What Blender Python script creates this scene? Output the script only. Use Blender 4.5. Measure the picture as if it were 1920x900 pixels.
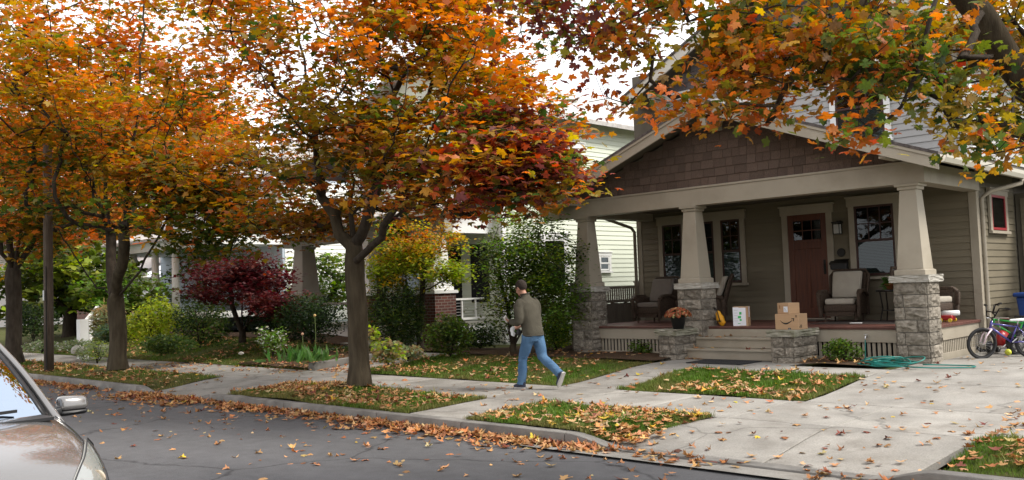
import bpy, bmesh, math, random
import numpy as np
from mathutils import Vector, Matrix

for o in list(bpy.data.objects):
    bpy.data.objects.remove(o)
SC = bpy.context.scene
COL = SC.collection
random.seed(7)
RNG = np.random.default_rng(7)
R = math.radians

# ------------------------------------------------------------------ camera
CAM_Z = 1.8
FOC, PITCH, ROLL, YAW = 1724.0, R(3.115), R(-2.015), R(44.01)
_fw = np.array([-math.sin(YAW) * math.cos(PITCH), math.cos(YAW) * math.cos(PITCH), math.sin(PITCH)])
_r = np.cross(_fw, [0, 0, 1]); _r /= np.linalg.norm(_r)
_u = np.cross(_r, _fw)
_R = math.cos(ROLL) * _r + math.sin(ROLL) * _u
_U = -math.sin(ROLL) * _r + math.cos(ROLL) * _u
cam_d = bpy.data.cameras.new('camera')
cam_d.sensor_width = 36.0
cam_d.lens = FOC / 1920.0 * 36.0
cam_d.clip_start = 0.05
cam_d.clip_end = 2000
cam = bpy.data.objects.new('camera', cam_d)
COL.objects.link(cam)
cam.matrix_world = Matrix(((_R[0], _U[0], -_fw[0], 0), (_R[1], _U[1], -_fw[1], 0), (_R[2], _U[2], -_fw[2], CAM_Z), (0, 0, 0, 1)))
SC.camera = cam

def _ray(x, y):
    return (x - 960) * _R - (y - 450) * _U + FOC * _fw
def atz(x, y, z):
    d = _ray(x, y); t = (z - CAM_Z) / d[2]; return np.array([0, 0, CAM_Z]) + t * d
def aty(x, y, Y):
    d = _ray(x, y); return np.array([0, 0, CAM_Z]) + Y / d[1] * d
def atx(x, y, X):
    d = _ray(x, y); return np.array([0, 0, CAM_Z]) + X / d[0] * d
def proj(P):
    v = np.atleast_2d(P) - np.array([0, 0, CAM_Z])
    w = v @ _fw
    return np.stack([960 + FOC * (v @ _R) / w, 450 - FOC * (v @ _U) / w, w], 1)

# ------------------------------------------------------------------ light
SUN_EL, SUN_AZ = R(47), R(62)          # azimuth from +Y towards +X
w = bpy.data.worlds.new('World'); SC.world = w; w.use_nodes = True
nt = w.node_tree; nt.nodes.clear()
out = nt.nodes.new('ShaderNodeOutputWorld'); bg = nt.nodes.new('ShaderNodeBackground')
sky = nt.nodes.new('ShaderNodeTexSky'); sky.sky_type = 'NISHITA'; sky.sun_disc = False
sky.sun_elevation = SUN_EL; sky.sun_rotation = SUN_AZ
sky.air_density = 1.0; sky.dust_density = 3.0
mx = nt.nodes.new('ShaderNodeMixRGB'); mx.inputs[0].default_value = 0.84
mx.inputs[2].default_value = (12.0, 12.0, 12.2, 1)
nt.links.new(sky.outputs[0], mx.inputs[1]); nt.links.new(mx.outputs[0], bg.inputs[0])
bg.inputs[1].default_value = 0.112
nt.links.new(bg.outputs[0], out.inputs[0])
sl = bpy.data.lights.new('sun', 'SUN'); sl.energy = 3.0; sl.angle = R(18); sl.color = (1.0, 0.95, 0.87)
so = bpy.data.objects.new('sun', sl); COL.objects.link(so)
sd = Vector((math.sin(SUN_AZ) * math.cos(SUN_EL), math.cos(SUN_AZ) * math.cos(SUN_EL), math.sin(SUN_EL)))
so.rotation_euler = sd.to_track_quat('Z', 'Y').to_euler()
so.location = (20, -10, 30)
SC.view_settings.view_transform = 'Standard'
SC.view_settings.look = 'None'
SC.view_settings.exposure = 0.6
SC.view_settings.gamma = 1
SC.render.engine = 'CYCLES'
SC.cycles.max_bounces = 8
SC.cycles.transparent_max_bounces = 12
SC.cycles.transmission_bounces = 4
SC.cycles.use_denoising = True

# ------------------------------------------------------------------ materials
MATS = {}
def mat(name, col, rough=0.7, var=0.0, vscale=4.0, col2=None, bump=0.0, bscale=40.0, spec=0.4, metal=0.0,
        attr=None, objcol=False, trans=0.0, rnd=0.0, coat=0.0, stretch=(1, 1, 1), detail=6.0, stain=None, stain_amt=0.0, emit=None, speck=0):
    if name in MATS: return MATS[name]
    m = bpy.data.materials.new(name); m.use_nodes = True; MATS[name] = m
    t = m.node_tree; N = t.nodes; L = t.links; N.clear()
    o = N.new('ShaderNodeOutputMaterial'); p = N.new('ShaderNodeBsdfPrincipled')
    p.inputs['Roughness'].default_value = rough; p.inputs['Metallic'].default_value = metal
    p.inputs['Specular IOR Level'].default_value = spec
    p.inputs['Coat Weight'].default_value = coat
    p.inputs['Coat Roughness'].default_value = 0.04
    tc = N.new('ShaderNodeTexCoord'); mp = N.new('ShaderNodeMapping'); mp.inputs['Scale'].default_value = stretch
    L.new(tc.outputs['Object'], mp.inputs[0])
    c = None
    if attr:
        a = N.new('ShaderNodeAttribute'); a.attribute_name = attr; c = a.outputs['Color']
    elif objcol:
        a = N.new('ShaderNodeObjectInfo'); c = a.outputs['Color']
    else:
        a = N.new('ShaderNodeRGB'); a.outputs[0].default_value = (*col, 1); c = a.outputs[0]
    if var > 0 or col2:
        n = N.new('ShaderNodeTexNoise'); n.inputs['Scale'].default_value = vscale; n.inputs['Detail'].default_value = detail
        L.new(mp.outputs[0], n.inputs['Vector'])
        if rnd > 0:
            oi = N.new('ShaderNodeObjectInfo'); ad = N.new('ShaderNodeVectorMath'); ad.operation = 'ADD'
            mu = N.new('ShaderNodeVectorMath'); mu.operation = 'SCALE'; mu.inputs['Scale'].default_value = 37.0
            cx = N.new('ShaderNodeCombineXYZ'); L.new(oi.outputs['Random'], cx.inputs[0]); L.new(oi.outputs['Random'], cx.inputs[1])
            L.new(cx.outputs[0], mu.inputs[0]); L.new(mp.outputs[0], ad.inputs[0]); L.new(mu.outputs[0], ad.inputs[1])
            L.new(ad.outputs[0], n.inputs['Vector'])
        rp = N.new('ShaderNodeMapRange'); rp.inputs[1].default_value = 0.3; rp.inputs[2].default_value = 0.7
        L.new(n.outputs['Fac'], rp.inputs[0])
        if col2:
            k = N.new('ShaderNodeMixRGB'); k.inputs[2].default_value = (*col2, 1)
            L.new(rp.outputs[0], k.inputs[0]); L.new(c, k.inputs[1]); c = k.outputs[0]
        else:
            rp.inputs[3].default_value = 1 - var; rp.inputs[4].default_value = 1 + var
            h = N.new('ShaderNodeHueSaturation'); L.new(rp.outputs[0], h.inputs['Value']); L.new(c, h.inputs['Color']); c = h.outputs[0]
    if speck:
        ns = N.new('ShaderNodeTexNoise'); ns.inputs['Scale'].default_value = 60; ns.inputs['Detail'].default_value = 4; L.new(tc.outputs['Object'], ns.inputs['Vector'])
        rs = N.new('ShaderNodeMapRange'); rs.inputs[1].default_value = .3; rs.inputs[2].default_value = .7; rs.inputs[3].default_value = 1 - speck; rs.inputs[4].default_value = 1 + speck; L.new(ns.outputs['Fac'], rs.inputs[0])
        hh = N.new('ShaderNodeHueSaturation'); L.new(rs.outputs[0], hh.inputs['Value']); L.new(c, hh.inputs['Color']); c = hh.outputs[0]
        vo = N.new('ShaderNodeTexVoronoi'); vo.feature = 'DISTANCE_TO_EDGE'; vo.inputs['Scale'].default_value = .19
        nw = N.new('ShaderNodeTexNoise'); nw.inputs['Scale'].default_value = 2; nw.inputs['Detail'].default_value = 7; L.new(tc.outputs['Object'], nw.inputs['Vector'])
        av = N.new('ShaderNodeVectorMath'); av.operation = 'MULTIPLY_ADD'; av.inputs[1].default_value = (.5, .5, .5); L.new(nw.outputs['Color'], av.inputs[0]); L.new(tc.outputs['Object'], av.inputs[2]); L.new(av.outputs[0], vo.inputs['Vector'])
        rv = N.new('ShaderNodeMapRange'); rv.inputs[1].default_value = 0; rv.inputs[2].default_value = .005; rv.inputs[3].default_value = .62; rv.inputs[4].default_value = 1; L.new(vo.outputs['Distance'], rv.inputs[0])
        h5 = N.new('ShaderNodeHueSaturation'); L.new(rv.outputs[0], h5.inputs['Value']); L.new(c, h5.inputs['Color']); c = h5.outputs[0]
    if stain:
        n2 = N.new('ShaderNodeTexNoise'); n2.inputs['Scale'].default_value = 1.3; n2.inputs['Detail'].default_value = 8
        n2.inputs['Roughness'].default_value = 0.65
        L.new(tc.outputs['Object'], n2.inputs['Vector'])
        r2 = N.new('ShaderNodeMapRange'); r2.inputs[1].default_value = 0.48; r2.inputs[2].default_value = 0.72; r2.inputs[4].default_value = stain_amt
        L.new(n2.outputs['Fac'], r2.inputs[0])
        k2 = N.new('ShaderNodeMixRGB'); k2.inputs[2].default_value = (*stain, 1)
        L.new(r2.outputs[0], k2.inputs[0]); L.new(c, k2.inputs[1]); c = k2.outputs[0]
    if rnd > 0:
        oi2 = N.new('ShaderNodeObjectInfo'); r3 = N.new('ShaderNodeMapRange'); r3.inputs[3].default_value = 1 - rnd; r3.inputs[4].default_value = 1 + rnd
        L.new(oi2.outputs['Random'], r3.inputs[0])
        h = N.new('ShaderNodeHueSaturation'); L.new(r3.outputs[0], h.inputs['Value']); L.new(c, h.inputs['Color']); c = h.outputs[0]
    L.new(c, p.inputs['Base Color'])
    if bump > 0:
        nb = N.new('ShaderNodeTexNoise'); nb.inputs['Scale'].default_value = bscale; nb.inputs['Detail'].default_value = 8
        L.new(mp.outputs[0], nb.inputs['Vector'])
        b = N.new('ShaderNodeBump'); b.inputs['Strength'].default_value = min(1, bump); b.inputs['Distance'].default_value = 0.02
        L.new(nb.outputs['Fac'], b.inputs['Height']); L.new(b.outputs[0], p.inputs['Normal'])
    if emit:
        p.inputs['Emission Color'].default_value = (*emit[:3], 1); p.inputs['Emission Strength'].default_value = emit[3]
    if trans > 0:
        tr = N.new('ShaderNodeBsdfTranslucent')
        hs = N.new('ShaderNodeHueSaturation'); hs.inputs['Saturation'].default_value = 1.12; hs.inputs['Value'].default_value = 1.25
        L.new(c, hs.inputs['Color']); L.new(hs.outputs[0], tr.inputs[0])
        ms = N.new('ShaderNodeMixShader'); ms.inputs[0].default_value = trans
        L.new(p.outputs[0], ms.inputs[1]); L.new(tr.outputs[0], ms.inputs[2]); L.new(ms.outputs[0], o.inputs[0])
    else:
        L.new(p.outputs[0], o.inputs[0])
    return m

M_LEAF = mat('leaf_tissue', (1, 1, 1), 0.5, attr='Col', trans=0.5, spec=0.3)
M_LEAF1 = mat('leaf_tissue_single', (1, 1, 1), 0.5, objcol=True, trans=0.5, var=.2, vscale=6, rnd=.05, spec=0.3)
M_DRY = mat('dry_leaf', (1, 1, 1), 0.8, attr='Col', trans=0.12, spec=0.2)
M_DRY1 = mat('dry_leaf_single', (1, 1, 1), 0.8, objcol=True, trans=0.12, var=0.25, vscale=30, rnd=0.12, spec=0.2)
M_GRASS = mat('grass_blade', (1, 1, 1), 0.7, attr='Col', trans=0.3, spec=0.2)
M_BARK = mat('bark', (0.036, 0.028, 0.018), 0.95, col2=(0.082, 0.066, 0.044), vscale=9, bump=1.0, bscale=30, stretch=(1, 1, .22), spec=0.1)
M_BARKD = mat('bark_dark', (0.028, 0.022, 0.017), 0.95, col2=(0.06, 0.048, 0.036), vscale=12, bump=1.0, bscale=34, stretch=(1, 1, .3), spec=0.1)
M_TWIG = mat('twig_bark', (0.03, 0.024, 0.02), 0.9, spec=0.1)
M_SIDING = mat('siding_paint', (0.160, 0.136, 0.092), 0.6, var=0.12, vscale=3, rnd=0.05, bump=0.08, bscale=60)
M_TRIM = mat('trim_paint', (0.34, 0.30, 0.235), 0.55, var=0.05, vscale=2, bump=0.04, bscale=40, stain=(0.19, 0.16, 0.115), stain_amt=0.42)
M_SHINGLE = mat('shingle_stain', (0.115, 0.080, 0.062), 0.85, var=0.25, vscale=6, rnd=0.2, bump=0.3, bscale=60, stretch=(3, 3, 1))
M_SHINGLE2 = mat('shingle_grey', (0.16, 0.145, 0.15), 0.85, var=0.3, vscale=6, rnd=0.18, bump=0.3, bscale=60, stretch=(3, 3, 1))
M_LIGHTSID = mat('light_siding', (0.36, 0.355, 0.345), 0.6, var=0.08, vscale=3, rnd=0.04)
M_SOFFIT = mat('soffit', (0.11, 0.095, 0.07), 0.8, var=0.1)
M_ROOF = mat('asphalt_shingles', (0.09, 0.075, 0.07), 0.95, var=0.4, vscale=20, bump=0.5, bscale=80)
M_WHITE = mat('white_paint', (0.78, 0.78, 0.76), 0.5, var=0.04, vscale=3)
M_GREEN = mat('green_siding', (0.65, 0.69, 0.57), 0.6, var=0.05, vscale=2, rnd=0.03)
M_STONE = mat('pier_stone', (0.135, 0.117, 0.092), 0.9, col2=(0.33, 0.295, 0.245), vscale=5, bump=1.0, bscale=18, rnd=0.25, spec=0.2)
M_CAP = mat('cap_stone', (0.30, 0.28, 0.24), 0.9, col2=(0.42, 0.40, 0.36), vscale=9, bump=0.6, bscale=30, rnd=0.08, spec=0.2)
M_MOSS = mat('mossy_stone', (0.17, 0.17, 0.115), 0.95, col2=(0.33, 0.31, 0.26), vscale=7, bump=0.8, bscale=35, spec=0.1)
M_MORTAR = mat('mortar', (0.30, 0.28, 0.25), 0.95, var=0.2, vscale=20, bump=0.5)
M_DECK = mat('deck_paint', (0.125, 0.052, 0.040), 0.45, var=0.2, vscale=5, bump=0.1)
M_CONC = mat('concrete', (0.268, 0.254, 0.230), 0.9, var=0.2, vscale=1.6, bump=0.4, bscale=120, rnd=0.10, speck=.16, stain=(0.125, 0.108, 0.088), stain_amt=0.6, spec=0.2)
M_CONCD = mat('kerb_concrete', (0.20, 0.19, 0.175), 0.95, var=0.3, vscale=3, bump=0.6, bscale=90, rnd=0.06, stain=(0.10, 0.09, 0.08), stain_amt=0.7, spec=0.2)
M_SOIL = mat('mulch_soil', (0.045, 0.028, 0.018), 1.0, col2=(0.10, 0.065, 0.04), vscale=30, bump=1.0, bscale=50, spec=0.1)
M_TURF = mat('turf_base', (0.055, 0.075, 0.022), 1.0, col2=(0.095, 0.085, 0.035), vscale=6, bump=1.0, bscale=60, spec=0.1)
M_BLACK = mat('black_plastic', (0.012, 0.012, 0.013), 0.45)
M_IRON = mat('dark_metal', (0.02, 0.018, 0.016), 0.4, metal=0.5)
M_WICK = mat('wicker', (0.060, 0.038, 0.024), 0.6, var=0.5, vscale=40, bump=1.0, bscale=90)
M_CUSH = mat('cushion_cloth', (0.36, 0.325, 0.27), 0.95, var=0.08, vscale=5, bump=0.15, bscale=200)
M_CUSHD = mat('cushion_cloth_brown', (0.17, 0.145, 0.125), 0.95, var=0.08, vscale=5, bump=0.15, bscale=200)
M_CARD = mat('cardboard', (0.42, 0.27, 0.155), 0.85, var=0.06, vscale=5, stretch=(1, 1, 6))
M_PAPER = mat('paper_label', (0.74, 0.75, 0.80), 0.7)
M_TAPE = mat('box_tape', (0.50, 0.36, 0.22), 0.35)
M_INK = mat('ink', (0.012, 0.012, 0.012), 0.6)
M_GRNINK = mat('green_ink', (0.05, 0.45, 0.12), 0.6)
M_HOSE = mat('hose_rubber', (0.012, 0.16, 0.135), 0.4)
M_DOOR = mat('door_wood', (0.12, 0.032, 0.011), 0.4, col2=(0.07, 0.018, 0.007), vscale=5, stretch=(6, 6, .5))
M_SASH = mat('sash_paint', (0.042, 0.015, 0.012), 0.45)
M_SASHR = mat('sash_paint_red', (0.30, 0.03, 0.035), 0.45)
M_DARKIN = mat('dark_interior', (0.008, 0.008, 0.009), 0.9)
M_BLIND = mat('blind_slat', (0.34, 0.36, 0.34), 0.6)
M_FENCE = mat('fence_wood', (0.17, 0.135, 0.105), 0.9, col2=(0.22, 0.19, 0.155), vscale=8, stretch=(4, 4, .5), rnd=0.18, bump=0.4)
M_CHROME = mat('chrome', (0.75, 0.75, 0.76), 0.12, metal=1.0)
M_SILVER = mat('silver_metal', (0.5, 0.5, 0.5), 0.3, metal=0.9)
M_TYRE = mat('rubber', (0.018, 0.018, 0.019), 0.75)

def glass_mat(name, tint=(0.55, 0.6, 0.6), refl=0.5, rough=0.02, gcol=(.95, .97, 1, 1)):
    m = bpy.data.materials.new(name); m.use_nodes = True; t = m.node_tree; N = t.nodes; L = t.links; N.clear()
    o = N.new('ShaderNodeOutputMaterial'); a = N.new('ShaderNodeBsdfTransparent'); a.inputs[0].default_value = (*tint, 1)
    g = N.new('ShaderNodeBsdfGlossy'); g.inputs['Roughness'].default_value = rough; g.inputs[0].default_value = gcol
    fr = N.new('ShaderNodeFresnel'); fr.inputs[0].default_value = 1.22 if refl < 1 else 1.55
    mr = N.new('ShaderNodeMapRange'); mr.inputs[3].default_value = refl * 0.15; mr.inputs[4].default_value = 1.0
    L.new(fr.outputs[0], mr.inputs[0])
    ms = N.new('ShaderNodeMixShader'); L.new(mr.outputs[0], ms.inputs[0]); L.new(a.outputs[0], ms.inputs[1]); L.new(g.outputs[0], ms.inputs[2]); L.new(ms.outputs[0], o.inputs[0])
    return m
M_GLASS = glass_mat('window_glass', refl=.12)
M_CARGLASS = glass_mat('car_glass', (0.12, 0.15, 0.16), 3.4, 0.01, (.72, .84, 1, 1))
M_LENS = glass_mat('lamp_lens', (0.8, 0.82, 0.82), 0.8, 0.03)

# ------------------------------------------------------------------ object helpers
def linkmesh(name, me, m, parent=None):
    o = bpy.data.objects.new(name, me); COL.objects.link(o)
    if m is not None and not me.materials: me.materials.append(m)
    if parent is not None: o.parent = parent
    return o
def world_loc(o):
    v = Vector((0, 0, 0))
    while o is not None:
        v += o.location; o = o.parent
    return v
def tag(o, label=None, cat=None, group=None, kind=None):
    if label: o['label'] = label
    if cat: o['category'] = cat
    if group: o['group'] = group
    if kind: o['kind'] = kind
    return o
def empty(name, loc, label, cat, group=None):
    o = bpy.data.objects.new(name, None); COL.objects.link(o); o.location = loc; o.empty_display_size = .1
    return tag(o, label, cat, group)

class MB:
    def __init__(s, tf=None): s.v = []; s.f = []; s.tf = tf
    def add(s, vs, fs):
        b = len(s.v)
        for p in vs: s.v.append(tuple(s.tf(*p)) if s.tf else tuple(p))
        s.f += [tuple(b + i for i in f) for f in fs]
        return s
    def box(s, x0, x1, y0, y1, z0, z1):
        return s.add([(x0, y0, z0), (x1, y0, z0), (x1, y1, z0), (x0, y1, z0), (x0, y0, z1), (x1, y0, z1), (x1, y1, z1), (x0, y1, z1)],
                     [(0, 3, 2, 1), (4, 5, 6, 7), (0, 1, 5, 4), (1, 2, 6, 5), (2, 3, 7, 6), (3, 0, 4, 7)])
    def hexa(s, lo, hi):
        """lo, hi: four corners each, counter-clockwise seen from above"""
        return s.add(list(lo) + list(hi), [(0, 3, 2, 1), (4, 5, 6, 7), (0, 1, 5, 4), (1, 2, 6, 5), (2, 3, 7, 6), (3, 0, 4, 7)])
    def bar(s, a, b, w, h=None, up=(0, 0, 1)):
        h = h or w; a = Vector(a); b = Vector(b); d = (b - a).normalized(); u = Vector(up)
        if abs(d.dot(u)) > .98: u = Vector((1, 0, 0))
        x = d.cross(u).normalized() * w / 2; y = x.cross(d).normalized() * h / 2
        return s.add([a - x - y, a + x - y, a + x + y, a - x + y, b - x - y, b + x - y, b + x + y, b - x + y],
                     [(0, 1, 2, 3), (4, 7, 6, 5), (0, 4, 5, 1), (1, 5, 6, 2), (2, 6, 7, 3), (3, 7, 4, 0)])
    def tube(s, pts, rad, n=8, closed=False, caps=True):
        P = [Vector(p) for p in pts]; k = len(P)
        rs = rad if hasattr(rad, '__len__') else [rad] * k
        vs = []; fs = []; px = None
        for i in range(k):
            if closed: d = (P[(i + 1) % k] - P[i - 1]).normalized()
            else: d = (P[min(i + 1, k - 1)] - P[max(i - 1, 0)]).normalized()
            if px is None:
                u = Vector((0, 0, 1)) if abs(d.z) < .95 else Vector((1, 0, 0))
                px = d.cross(u).normalized()
            px = (px - d * px.dot(d)).normalized(); py = d.cross(px)
            for j in range(n):
                a = 2 * math.pi * j / n
                vs.append(P[i] + (px * math.cos(a) + py * math.sin(a)) * rs[i])
        for i in range(k if closed else k - 1):
            i2 = (i + 1) % k
            for j in range(n):
                j2 = (j + 1) % n
                fs.append((i * n + j, i * n + j2, i2 * n + j2, i2 * n + j))
        if caps and not closed:
            fs.append(tuple(range(n - 1, -1, -1))); fs.append(tuple((k - 1) * n + j for j in range(n)))
        return s.add(vs, fs)
    def lathe(s, prof, c=(0, 0, 0), n=24, axis='z'):
        vs = []; fs = []
        for (r, z) in prof:
            for j in range(n):
                a = 2 * math.pi * j / n; x, y = r * math.cos(a), r * math.sin(a)
                p = {'z': (x, y, z), 'y': (x, z, y), 'x': (z, x, y)}[axis]
                vs.append((p[0] + c[0], p[1] + c[1], p[2] + c[2]))
        for i in range(len(prof) - 1):
            for j in range(n):
                j2 = (j + 1) % n; fs.append((i * n + j, i * n + j2, (i + 1) * n + j2, (i + 1) * n + j))
        return s.add(vs, fs)
    def prism(s, poly, lo, hi, axis='y'):
        """extrude a polygon given in the two other axes"""
        def P(a, b, t): return {'y': (a, t, b), 'x': (t, a, b), 'z': (a, b, t)}[axis]
        n = len(poly)
        return s.add([P(a, b, lo) for a, b in poly] + [P(a, b, hi) for a, b in poly],
                     [tuple(range(n)), tuple(range(2 * n - 1, n - 1, -1))] + [(i, (i + 1) % n, n + (i + 1) % n, n + i) for i in range(n)])
    def build(s, name, m, parent=None, smooth=False, bevel=0, label=None, cat=None, group=None, kind=None, sub=0, local=False):
        me = bpy.data.meshes.new(name)
        off = Vector((0, 0, 0)) if (parent is None or local) else world_loc(parent)
        me.from_pydata([(p[0] - off.x, p[1] - off.y, p[2] - off.z) for p in s.v], [], s.f)
        bm = bmesh.new(); bm.from_mesh(me); bmesh.ops.recalc_face_normals(bm, faces=bm.faces)
        if bevel > 0:
            eds = [e for e in bm.edges if len(e.link_faces) == 2 and e.calc_face_angle(0) > .5]
            bmesh.ops.bevel(bm, geom=eds, offset=bevel, segments=2 if smooth else 1, profile=.5, affect='EDGES')
        bm.to_mesh(me); bm.free()
        if smooth: me.shade_smooth()
        o = linkmesh(name, me, m, parent)
        if sub:
            md = o.modifiers.new('s', 'SUBSURF'); md.levels = sub; md.render_levels = sub
        return tag(o, label, cat, group, kind)

def piece(name, me, m, parent, loc, scale=(1, 1, 1), rot=(0, 0, 0)):
    o = linkmesh(name, me, m, parent)
    o.location = Vector(loc) - (world_loc(parent) if parent else Vector((0, 0, 0)))
    o.scale = scale; o.rotation_euler = rot
    return o
def smooth01(a, b, x):
    t = np.clip((np.asarray(x, float) - a) / (b - a), 0, 1); return t * t * (3 - 2 * t)
def copy_tree(o, parent=None):
    c = o.copy(); COL.objects.link(c); c.parent = parent
    for ch in list(o.children): copy_tree(ch, c)
    return c

# cheap value noise for numpy
_T = RNG.random((64, 64, 64))
def vnoise(P, s):
    q = np.asarray(P, float) * s + 1000.0; i = np.floor(q).astype(int); f = q - i; f = f * f * (3 - 2 * f); i &= 63; j = (i + 1) & 63
    def g(a, b, c): return _T[a, b, c]
    x0, y0, z0 = i.T; x1, y1, z1 = j.T; fx, fy, fz = f.T
    c0 = (g(x0, y0, z0) * (1 - fx) + g(x1, y0, z0) * fx) * (1 - fy) + (g(x0, y1, z0) * (1 - fx) + g(x1, y1, z0) * fx) * fy
    c1 = (g(x0, y0, z1) * (1 - fx) + g(x1, y0, z1) * fx) * (1 - fy) + (g(x0, y1, z1) * (1 - fx) + g(x1, y1, z1) * fx) * fy
    return c0 * (1 - fz) + c1 * fz
# ------------------------------------------------------------------ leaves
def _leaf(half, curl=.35, droop=.25, ctr=(0, .42)):
    pts = half + [(-x, y) for x, y in reversed(half[1:-1])]
    P = [(ctr[0], ctr[1])] + pts
    V = np.array([(x, y - .0, -curl * x * x * 1.6 + .10 * abs(x) - droop * (y - .3) ** 2) for x, y in P])
    n = len(pts)
    F = np.array([(0, 1 + i, 1 + (i + 1) % n) for i in range(n)])
    V[:, 1] -= .1
    return V, F
LEAF_HI = _leaf([(0, 0), (.16, -.09), (.36, -.02), (.27, .12), (.40, .20), (.62, .36), (.52, .44), (.58, .58), (.40, .53), (.22, .52), (.30, .76), (.16, .78), (0, 1.0)])
LEAF_LO = _leaf([(0, 0), (.36, -.02), (.26, .18), (.60, .46), (.22, .54), (.22, .74), (0, 1.0)])
LEAF_OVAL = _leaf([(0, 0), (.22, .25), (.26, .55), (0, 1.0)], .3, .3)
LEAF_CURL = _leaf([(0, 0), (.16, -.09), (.36, -.02), (.27, .12), (.40, .20), (.62, .36), (.52, .44), (.58, .58), (.40, .53), (.22, .52), (.30, .76), (.16, .78), (0, 1.0)], -.38, -.3)
LEAF_CURL2 = _leaf([(0, 0), (.36, -.02), (.26, .18), (.60, .46), (.22, .54), (.22, .74), (0, 1.0)], -.5, 0.5)
NEEDLE = (np.array([(-.07, 0, 0), (.07, 0, 0), (.05, .6, .03), (0, 1, 0), (-.05, .6, .03)]), np.array([(0, 1, 2), (0, 2, 4), (4, 2, 3)]))

def frames(n, tilt, rng, up=(0, 0, 1), heading=None):
    """n rotation matrices (columns x, y, normal) tilted off up"""
    a = rng.uniform(0, 2 * np.pi, n); t = np.abs(rng.normal(0, tilt, n))
    N = np.stack([np.sin(t) * np.cos(a), np.sin(t) * np.sin(a), np.cos(t)], 1)
    h = rng.uniform(0, 2 * np.pi, n) if heading is None else heading
    Y = np.stack([np.cos(h), np.sin(h), np.zeros(n)], 1)
    Y -= (Y * N).sum(1, keepdims=True) * N; Y /= np.linalg.norm(Y, axis=1, keepdims=True)
    X = np.cross(Y, N)
    return np.stack([X, Y, N], 2)
def scatter_mesh(name, P, Fr, S, C, tpl, m, parent=None, kind='stuff', zs=None):
    V, F = tpl; n = len(P); k = len(V)
    T = np.broadcast_to(V, (n, k, 3)).copy()
    if zs is not None: T[:, :, 2] *= zs[:, None]
    W = np.einsum('nij,nkj->nki', Fr, T) * np.asarray(S)[:, None, None] + P[:, None, :]
    if parent is not None: W -= np.array(world_loc(parent))
    me = bpy.data.meshes.new(name)
    nf = len(F)
    me.vertices.add(n * k); me.vertices.foreach_set('co', W.astype(np.float32).ravel())
    idx = (F[None] + (np.arange(n) * k)[:, None, None]).astype(np.int32).ravel()
    me.loops.add(len(idx)); me.loops.foreach_set('vertex_index', idx)
    me.polygons.add(n * nf)
    me.polygons.foreach_set('loop_start', (np.arange(n * nf) * 3).astype(np.int32))
    me.update(calc_edges=True)
    ca = me.attributes.new('Col', 'FLOAT_COLOR', 'POINT')
    cc = np.ones((n, k, 4), np.float32); cc[:, :, :3] = np.asarray(C)[:, None, :]
    ca.data.foreach_set('color', cc.ravel())
    me.shade_smooth()
    o = linkmesh(name, me, m, parent)
    if kind: o['kind'] = kind
    return o
def tpl_mesh(name, tpl, m):
    me = bpy.data.meshes.new(name); me.from_pydata([tuple(v) for v in tpl[0]], [], [tuple(int(i) for i in f) for f in tpl[1]])
    me.materials.append(m); me.shade_smooth(); return me
def leaf_objects(name, me, P, Fr, S, C, parent=None, **props):
    off = np.array(world_loc(parent)) if parent else np.zeros(3)
    for i in range(len(P)):
        o = bpy.data.objects.new(name, me); COL.objects.link(o)
        if parent: o.parent = parent
        M = Matrix([[*(Fr[i][r] * S[i]), P[i][r] - off[r]] for r in range(3)] + [[0, 0, 0, 1]])
        o.matrix_local = M
        o.color = (*C[i], 1)
        for k, v in props.items(): o[k] = v

# ------------------------------------------------------------------ trees
def palette(C, n, rng, jit=.15):
    C = np.asarray(C)
    return np.clip(C * rng.normal(1, jit, (n, 1)) * rng.normal(1, .07, (n, 3)), .003, 1)
PAL = dict(green=(.10, .135, .022), dkgreen=(.042, .075, .016), olive=(.23, .17, .026), rust=(.40, .12, .03), brown=(.21, .10, .03), gold=(.40, .215, .03), yellow=(.50, .36, .035),
           orange=(.54, .17, .028), coral=(.70, .22, .07), red=(.36, .07, .035), maroon=(.13, .034, .028), lime=(.30, .38, .04), burg=(.085, .012, .016))
for k in PAL: PAL[k] = np.array(PAL[k])

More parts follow.
